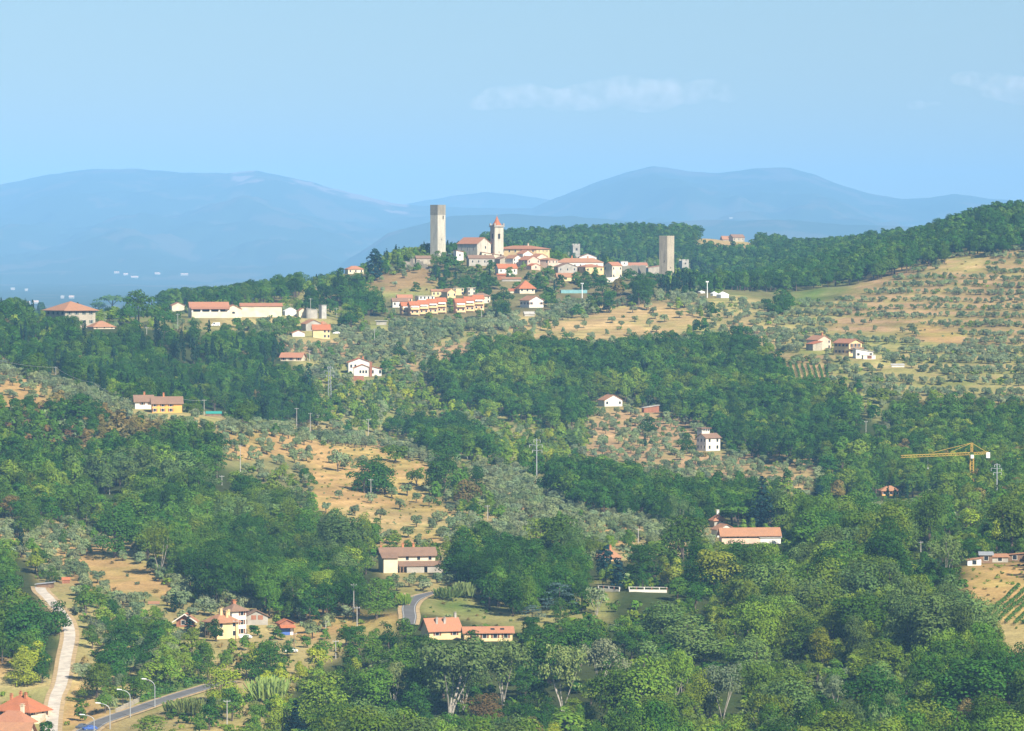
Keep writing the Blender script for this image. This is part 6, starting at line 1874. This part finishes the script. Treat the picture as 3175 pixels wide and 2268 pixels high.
for kind in SPECIES:
    ids = [i for i in range(len(PLANTS)) if PLANTS[i][0] == kind]
    ids.sort(key=lambda i: (PLANTS[i][9] is None, -AREA[i]))
    chosen |= {i for i in ids[:CAP] if AREA[i] > 2 or PLANTS[i][9]}
LODPX = (115, 58)
def lod_of(h, Y):
    p = h / Y * F
    return 0 if p > LODPX[0] else (1 if p > LODPX[1] else 2)
def rgb(t):
    c = np.array(TINT[t])
    return c
def ranked(items):
    """Labels that tell plants and poles apart: rank by distance from the nearest landmark on one side of it."""
    ORDN = ['', 'second ', 'third ', 'fourth ', 'fifth ', 'sixth ', 'seventh ', 'eighth ', 'ninth ', 'tenth ', 'eleventh ', 'twelfth ']
    b = {}
    for o, noun, px, py in items:
        L = min(LANDMARKS, key=lambda l: math.hypot((l[1] - px), (l[2] - py) * 1.4))
        dx, dy = px - L[1], py - L[2]
        side = ('left of' if dx < 0 else 'right of') if abs(dx) > abs(dy) * 1.2 else ('beyond' if dy < 0 else 'in front of')
        b.setdefault((noun, L[0], side), []).append((math.hypot(dx, dy), o))
    for (noun, lm, side), v in b.items():
        v.sort(key=lambda t: t[0])
        for k, (_, o) in enumerate(v):
            n = k + 1
            q = ORDN[k] if k < len(ORDN) else '%d%s ' % (n, 'th' if 10 < n % 100 < 14 else {1: 'st', 2: 'nd', 3: 'rd'}.get(n % 10, 'th'))
            o['label'] = '%s, %sclosest of its kind %s the %s' % (noun, q, side, lm)
todo = []
jit = np.random.default_rng(5)
for i in sorted(chosen):
    kind, X, Y, z, h, w, rz, t, var, label = PLANTS[i]
    nm, cat, noun = SPECIES[kind]
    lod = lod_of(h, Y)
    c = np.clip(rgb(t) * jit.uniform(.68, 1.4) * np.array([jit.uniform(.9, 1.12), 1, jit.uniform(.85, 1.15)]), 0, 1)
    big = AREA[i] > 130 and lod == 0 or (label and lod == 0)
    if big:
        o = bpy.data.objects.new(nm, None)
        link(o)
        for part in ('crown', 'trunk'):
            if part == 'trunk' and kind in ('shrub', 'reed'):
                continue
            p = link(bpy.data.objects.new(part, plant_mesh(kind, lod, var, part)), o)
            p.color = (*c, 1)
    else:
        o = link(bpy.data.objects.new(nm, plant_mesh(kind, lod, var, 'all')))
        o.color = (*c, 1)
    o.location = (X, Y, z)
    o.rotation_euler = (0, 0, rz)
    o.scale = (h * w, h * w * (.9 + .2 * ((i * 7) % 10) / 10), h)
    tag(o, label, cat, GROUPS[kind])
    if not label:
        px, py = proj(X, Y, z + h * .5)
        todo.append((o, ADJ[t] + ' ' + noun, float(px), float(py)))
ranked(todo)
for o, noun, px, py, grp, cat in AUTO:
    tag(o, None, cat, grp)
ranked([(o, noun, px, py) for o, noun, px, py, grp, cat in AUTO])
# the rest of each kind as one mass
for kinds, nm, lab in ((('broad', 'willow', 'spruce', 'upine', 'cedar', 'cyp'), 'woodland', 'green mixed woodland covering valley floor and slopes'), (('olive',), 'olive_grove', 'silvery olive groves covering the dry slopes'), (('shrub', 'reed'), 'undergrowth', 'low shrubs and scrub scattered over slopes and banks')):
    Q, TI, MI = [], [], []
    for i, P in enumerate(PLANTS):
        kind, X, Y, z, h, w, rz, t, var, label = P
        if i in chosen or kind not in kinds or (AREA[i] < 1 and not OUT[i]):
            continue
        lod = 2 if OUT[i] else lod_of(h, Y)
        q, wd = plant_q(kind, lod, var)
        A = q if lod == 2 and kind != 'olive' else np.concatenate([q, wd])
        ca, sa = math.cos(rz), math.sin(rz)
        B = np.empty_like(A)
        B[..., 0] = (A[..., 0] * ca - A[..., 1] * sa) * h * w + X
        B[..., 1] = (A[..., 0] * sa + A[..., 1] * ca) * h * w + Y
        B[..., 2] = A[..., 2] * h + z
        c = np.clip(rgb(t) * jit.uniform(.68, 1.4) * np.array([jit.uniform(.9, 1.12), 1, jit.uniform(.85, 1.15)]), 0, 1)
        Q.append(B.astype(np.float32).reshape(-1, 3))
        TI.append(np.broadcast_to(np.array([*c, 1], np.float32), (len(A) * 4, 4)))
        m = np.zeros(len(A), np.int32)
        m[len(q):] = 1
        MI.append(m)
    V = np.concatenate(Q)
    me = np_mesh(nm, V, np.arange(len(V)).reshape(-1, 4), [LEAF_T, BARK], np.concatenate(MI), np.concatenate(TI))
    o = tag(link(bpy.data.objects.new(nm, me)), lab, nm.replace('_', ' '), None, 'stuff')
    print(nm, len(Q), 'plants', len(V) // 4, 'faces')

# vine rows: a leafy strip on each row, seen as lines of green on bare soil
def vine_row(a, b, h, label, group):
    P0, P1 = hit(*a), hit(*b)
    L = math.hypot(P1[0] - P0[0], P1[1] - P0[1])
    g = np.random.default_rng(int(a[0] * 7 + a[1]))
    bl = []
    n = max(4, int(L / 1.3))
    for k in range(n):
        t = (k + .5) / n
        x, y = P0[0] + (P1[0] - P0[0]) * t, P0[1] + (P1[1] - P0[1]) * t
        bl.append(((x - P0[0], y - P0[1], float(ground(x, y)) - P0[2] + h * .55), (.8, .8, h * .45 * g.uniform(.75, 1.2))))
    q = leaves_on([(c, r) for c, r in bl], .9, .42, g)
    me = np_mesh('vine_row', q.reshape(-1, 3), np.arange(len(q) * 4).reshape(-1, 4), [LEAF])
    o = link(bpy.data.objects.new('vine_row', me))
    o.location = P0
    o.color = (*TINT['vine'], 1)
    tag(o, label, 'vines', group)
WORDS = ['first', 'second', 'third', 'fourth', 'fifth', 'sixth', 'seventh', 'eighth', 'ninth']
for k in range(8):
    x0, y0 = 3042 + 26 * k, 1938 + 1 * k
    vine_row((x0, y0), (x0 + 118, y0 - 112 + 4 * k), 1.9, '%s row of green vines from the left in the vineyard' % WORDS[k], 'vine rows on the right slope')
for k in range(8):
    x0 = 2432 + 18 * k
    vine_row((x0 + 14, 1186 + k * 1.5), (x0, 1132 + k), 1.7, '%s vine row from the left below the stone farmhouse' % WORDS[k], 'vine rows below the stone farmhouse')
g = np.random.default_rng(3)
a, b = hit(206, 2174), hit(264, 2186)
n = 26
q = leaves_on([(((b[0] - a[0]) * k / n, (b[1] - a[1]) * k / n, .6 + (b[2] - a[2]) * k / n), (.55, .55, .75)) for k in range(n + 1)], 1.6, .22, g)
o = link(bpy.data.objects.new('clipped_hedge', np_mesh('clipped_hedge', q.reshape(-1, 3), np.arange(len(q) * 4).reshape(-1, 4), [LEAF])))
o.location = a
o.color = (*TINT['dark'], 1)
tag(o, 'low dark clipped hedge on the dry bank beside the gravel lane', 'hedge')

# ------------------------------------------------------------------ ground sheet
PXG, PYG = proj(XGRID, np.maximum(YGRID, 30), ZG)
jx = PXG + 12 * fbm(XGRID / 10, YGRID / 10, 3, 21)
jy = PYG + 9 * fbm(XGRID / 10, YGRID / 10, 3, 22)
COL = np.empty(XGRID.shape + (3,))
COL[...] = WOODF
COL[YGRID < 3100] = SCRUB
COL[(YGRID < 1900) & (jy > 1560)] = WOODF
for c, p in GC:
    COL[inpoly(jx, jy, p) & (YGRID < 3500)] = c
COL[(jx > 2165) & (jx < 2345) & (jy > 712) & (jy < 768) & (YGRID > 3800)] = GOLD2
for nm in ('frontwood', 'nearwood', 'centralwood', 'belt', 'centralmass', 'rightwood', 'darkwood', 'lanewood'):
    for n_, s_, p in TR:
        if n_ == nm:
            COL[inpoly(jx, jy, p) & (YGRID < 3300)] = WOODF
for ax in (0, 1):
    for ch_ in range(3):
        COL[..., ch_] = blur(COL[..., ch_], 1, ax)
mn = fbm(XGRID / 22, YGRID / 30, 4, 31)[..., None]
grs = np.clip(fbm(XGRID / 16, YGRID / 24, 4, 41)[..., None] * .8 + .05, 0, .55)
gold = inpoly(PXG, PYG, [(900, 1330), (1350, 1330), (1560, 1660), (1000, 1690)]) | (PXG > 2950) & (PYG > 1730) | (PXG > 1600) & (PXG < 2300) & (PYG > 900) & (PYG < 1080)
COL[gold] *= (1 + .13 * np.sin(ZG[gold] * 2 * math.pi / 1.5 + 1.2 * vnoise(XGRID[gold] / 25, YGRID[gold] / 25, 77)))[:, None]   # mown contour strips
COL = COL * (1 + .2 * mn)
COL = COL * (1 - grs * .7) + COL * np.array([.62, .95, .55]) * grs * .7
terr = (terrace_wave(XGRID, YGRID, ZG) > -.2) & (PXG > 2400) & (YGRID > 2480) & (YGRID < 3250)
COL[terr] *= np.array([.80, .90, .74])                         # grassy terrace banks between bare strips
idx = np.arange(nU * nY).reshape(nU, nY)
V = np.stack([XGRID, YGRID, ZG], -1).reshape(-1, 3)
Fq = np.stack([idx[:-1, :-1], idx[1:, :-1], idx[1:, 1:], idx[:-1, 1:]], -1).reshape(-1, 4)
m, nt, p, _ = nodes_of('ground_cover')
at = N(nt, 'ShaderNodeAttribute', attribute_name='tint')
geo = N(nt, 'ShaderNodeNewGeometry')
n1 = N(nt, 'ShaderNodeTexNoise', Scale=.9, Detail=5.0, Roughness=.7)
n2 = N(nt, 'ShaderNodeTexNoise', Scale=.16, Detail=5.0, Roughness=.6)
for q in (n1, n2):
    nt.links.new(geo.outputs['Position'], q.inputs['Vector'])
r1 = N(nt, 'ShaderNodeMapRange')
r1.inputs[1].default_value, r1.inputs[2].default_value, r1.inputs[3].default_value, r1.inputs[4].default_value = .3, .7, .72, 1.2
nt.links.new(n1.outputs[0], r1.inputs[0])
r2 = N(nt, 'ShaderNodeMapRange')
r2.inputs[1].default_value, r2.inputs[2].default_value, r2.inputs[3].default_value, r2.inputs[4].default_value = .3, .7, .8, 1.15
nt.links.new(n2.outputs[0], r2.inputs[0])
mu = N(nt, 'ShaderNodeMath', operation='MULTIPLY')
nt.links.new(r1.outputs[0], mu.inputs[0])
nt.links.new(r2.outputs[0], mu.inputs[1])
hv = N(nt, 'ShaderNodeHueSaturation')
nt.links.new(at.outputs['Color'], hv.inputs['Color'])
nt.links.new(mu.outputs[0], hv.inputs['Value'])
nt.links.new(hv.outputs[0], p.inputs['Base Color'])
bmp = N(nt, 'ShaderNodeBump', Strength=.6, Distance=.5)
nt.links.new(n1.outputs[0], bmp.inputs['Height'])
nt.links.new(bmp.outputs[0], p.inputs['Normal'])
p.inputs['Roughness'].default_value = 1.0
p.inputs['Specular IOR Level'].default_value = 0.0
GROUND_MAT = m
tint = np.concatenate([COL.reshape(-1, 3), np.ones((nU * nY, 1))], 1)
gro = link(bpy.data.objects.new('ground', np_mesh('ground', V, Fq, [m], None, tint, True)))
gro['kind'] = 'structure'

lay_roads()
# ------------------------------------------------------------------ far plain and mountains
UF = np.arange(-1500, 4701, 14.0)
YF = np.concatenate([np.arange(5000, 9000, 250.0), np.arange(9000, 35601, 140.0)])
UU, YY = np.meshgrid(UF, YF, indexing='ij')
XX = (UU - CX) / F * YY
def crest(tab, Yc):
    u, v = zip(*tab)
    return unproj(UF, np.interp(UF, u, v), Yc)[2]
M1 = [(-1500,700),(-900,620),(-300,590),(0,570),(140,542),(280,524),(420,520),(560,535),(700,536),(796,528),(894,548),(1006,576),(1118,604),(1215,629),(1330,640),(1500,645),(1650,643),(1746,603),(1858,562),(1955,527),(2025,514),(2150,531),(2235,534),(2347,521),(2445,518),(2515,538),(2612,573),(2696,600),(2794,617),(2877,612),(2961,600),(3073,615),(3175,622),(3900,600),(4700,680)]
M3 = [(-1500,900),(1000,720),(1200,636),(1260,626),(1397,601),(1508,590),(1606,598),(1704,614),(1800,650),(2100,760),(4700,900)]
FA = [(-1500,1000),(700,1000),(1000,860),(1200,720),(1400,668),(1600,660),(1800,668),(2000,690),(2200,680),(2400,676),(2600,690),(2800,700),(3175,712),(4700,760)]
base = ZC - 138 + 4 * fbm(XX / 900, YY / 900, 3, 60)
zt = np.interp(YY, [5000, 6200], [ZC - 75, ZC - 138])
Zf = np.where(YY < 6200, np.minimum(zt, ZC - 75), base)
Zf = np.where(YY < 6200, zt * 1.0, base)
spur = fbm(XX / 420 + .3 * vnoise(XX / 900, YY / 900, 70), YY / 1500, 5, 61)
for tab, Yc, wf, wb in ((FA, 20000, 4500, 3000), (M1, 29000, 11500, 3500), (M3, 34000, 3500, 1300)):
    c = crest(tab, Yc)[:, None] - (ZC - 138)
    t = np.where(YY < Yc, (YY - Yc) / wf, (YY - Yc) / wb)
    s = np.clip(1 - np.abs(t), 0, 1)
    s = s ** 1.25
    rough = .20 * spur * np.clip(np.abs(t) * 3, 0, 1) * np.clip((1 - np.abs(t)) * 3, 0, 1)
    Zf = np.maximum(Zf, ZC - 138 + np.maximum(c, 0) * np.clip(s + rough * .6, 0, 1.0) + 5 * fbm(XX / 120, YY / 200, 4, 63) * (s > 0))
cf = np.empty(XX.shape + (3,))
cf[...] = (.05, .075, .035)
pat = fbm(XX / 260, YY / 420, 5, 64)
cf[pat > .42] = (.105, .10, .055)
rock = (UU > 720) & (UU < 1260) & (YY > 26300) & (fbm(XX / 200, YY / 500, 4, 65) + (YY - 27200) / 2000 > .55)
cf[rock] = (.30, .22, .18)
rock2 = (UU > 2020) & (UU < 2800) & (YY > 27800) & (YY < 29200) & (pat > .25)
cf[rock2] = (.12, .11, .08)
tint = np.concatenate([cf.reshape(-1, 3), np.ones((cf.shape[0] * cf.shape[1], 1))], 1)
a_, b_ = XX.shape
idx = np.arange(a_ * b_).reshape(a_, b_)
V = np.stack([XX, YY, Zf], -1).reshape(-1, 3)
Fq = np.stack([idx[:-1, :-1], idx[1:, :-1], idx[1:, 1:], idx[:-1, 1:]], -1).reshape(-1, 4)
mt = link(bpy.data.objects.new('mountains', np_mesh('mountains', V, Fq, [GROUND_MAT], None, tint, True)))
mt['kind'] = 'structure'
def far_hit(px, py):
    i = int(np.clip(round((px - UF[0]) / 14), 0, len(UF) - 1))
    v = proj(XX[i], YF, Zf[i])[1]
    k = int(np.argmax((v <= py) & (YF > 9000)))
    return XX[i, k], YF[k], Zf[i, k]
for lab, px, py, w in (('bright white shed cluster on the far plain, left of the pair', 367, 855, 20), ('bright white shed right of its twin on the far plain', 384, 856, 18), ('pale long warehouse below the white pair on the far plain', 412, 863, 30),
                       ('pinkish long warehouse farthest right on the plain', 568, 860, 30), ('faint warehouse left of the pinkish long one', 494, 853, 22), ('faint white farm above the far plain edge', 44, 901, 16),
                       ('small faint farm right of the faint white farm', 78, 904, 12), ('white shed left of the villa roof on the plain', 198, 927, 14), ('white sheds just above the villa roof', 222, 927, 20),
                       ('cream sheds at the left end of the far plain strip', 44, 946, 24), ('cream sheds in the middle of the far plain strip', 80, 945, 30), ('cream sheds at the right end of the far plain strip', 113, 944, 24),
                       ('pale hamlet on the far mountain foot', 2264, 681, 14)):
    X, Y, z = far_hit(px, py)
    s = Y / F
    o = empty('distant_building', (X, Y, z), R(random.uniform(-15, 15)), lab, 'building', 'buildings on the far plain')
    W, D, Hh = w * s * .38, w * s * .2, max(5, 3.2 * s)
    mb = MB()
    shell(mb, W, D, Hh, 2.5, 'gable', 'x', 12)
    mb.build('wall', [W_GREY], o)
    rb = MB()
    solid_roof(rb, roof_tops('gable', 'x', W, D, Hh, 2.5, .5), .3)
    rb.build('roof', [W_PINK if w > 17 else W_GREY], o)

# ------------------------------------------------------------------ air and clouds
zmin = min(float(ZG.min()), float(Zf.min())) - 1
hz = MB().box(-15500, 15500, -60, 35800, zmin, ZC + 540)
mh = bpy.data.materials.new('haze')
mh.use_nodes = True
nt = mh.node_tree
nt.nodes.clear()
pv = nt.nodes.new('ShaderNodeVolumePrincipled')
pv.inputs['Color'].default_value = (.27, .56, .96, 1)
pv.inputs['Absorption Color'].default_value = (0, 0, 0, 1)
pv.inputs['Density'].default_value = HAZE = .52e-4
pv.inputs['Anisotropy'].default_value = -0.35
out = nt.nodes.new('ShaderNodeOutputMaterial')
nt.links.new(pv.outputs[0], out.inputs['Volume'])
ho = hz.build('haze', [mh])
ho['kind'] = 'stuff'

mc = bpy.data.materials.new('cloud')
mc.use_nodes = True
nt = mc.node_tree
nt.nodes.clear()
tc = N(nt, 'ShaderNodeTexCoord')
nz = N(nt, 'ShaderNodeTexNoise', Scale=.0055, Detail=6.0, Roughness=.6)
nt.links.new(tc.outputs['Object'], nz.inputs['Vector'])
mr = N(nt, 'ShaderNodeMapRange')
mr.inputs[1].default_value, mr.inputs[2].default_value, mr.inputs[4].default_value = .42, .74, .0024
nt.links.new(nz.outputs[0], mr.inputs[0])
pv = nt.nodes.new('ShaderNodeVolumePrincipled')
pv.inputs['Color'].default_value = (1, .97, .95, 1)
pv.inputs['Anisotropy'].default_value = -.6
nt.links.new(mr.outputs[0], pv.inputs['Density'])
out = nt.nodes.new('ShaderNodeOutputMaterial')
nt.links.new(pv.outputs[0], out.inputs['Volume'])
def cloud(label, px, py, wpx, hpx, n, seed):
    Y = 43000.0
    X, Y, z = [float(v) for v in unproj(px, py, Y)]
    s = Y / F
    g = np.random.default_rng(seed)
    bm = bmesh.new()
    for k in range(n):
        t = (k + .5) / n * 2 - 1
        r = hpx * s * .5 * g.uniform(.55, 1.0) * (1 - .55 * abs(t))
        bmesh.ops.create_icosphere(bm, subdivisions=2, radius=1, matrix=Matrix.Translation((t * wpx * s * .5, g.uniform(-150, 150), g.uniform(-.12, .28) * hpx * s)) @ Matrix.Diagonal((r * 2.4, r * 1.6, r, 1)))
    me = bpy.data.meshes.new('cloud')
    bm.to_mesh(me)
    bm.free()
    o = link(bpy.data.objects.new('cloud', me))
    md = o.modifiers.new('remesh', 'REMESH')
    md.mode, md.voxel_size = 'VOXEL', 22
    me.materials.append(mc)
    o.location = (X, Y, z)
    tag(o, label, 'cloud', 'faint clouds')
cloud('long faint white cloud above the hill town', 1880, 310, 820, 135, 13, 1)
cloud('faint white cloud at the right edge of the sky', 3120, 275, 300, 140, 5, 2)
cloud('very faint small cloud wisp left of the edge cloud', 2840, 330, 170, 40, 3, 3)
print('meshes', len(bpy.data.meshes), 'objects', len(scene.objects))
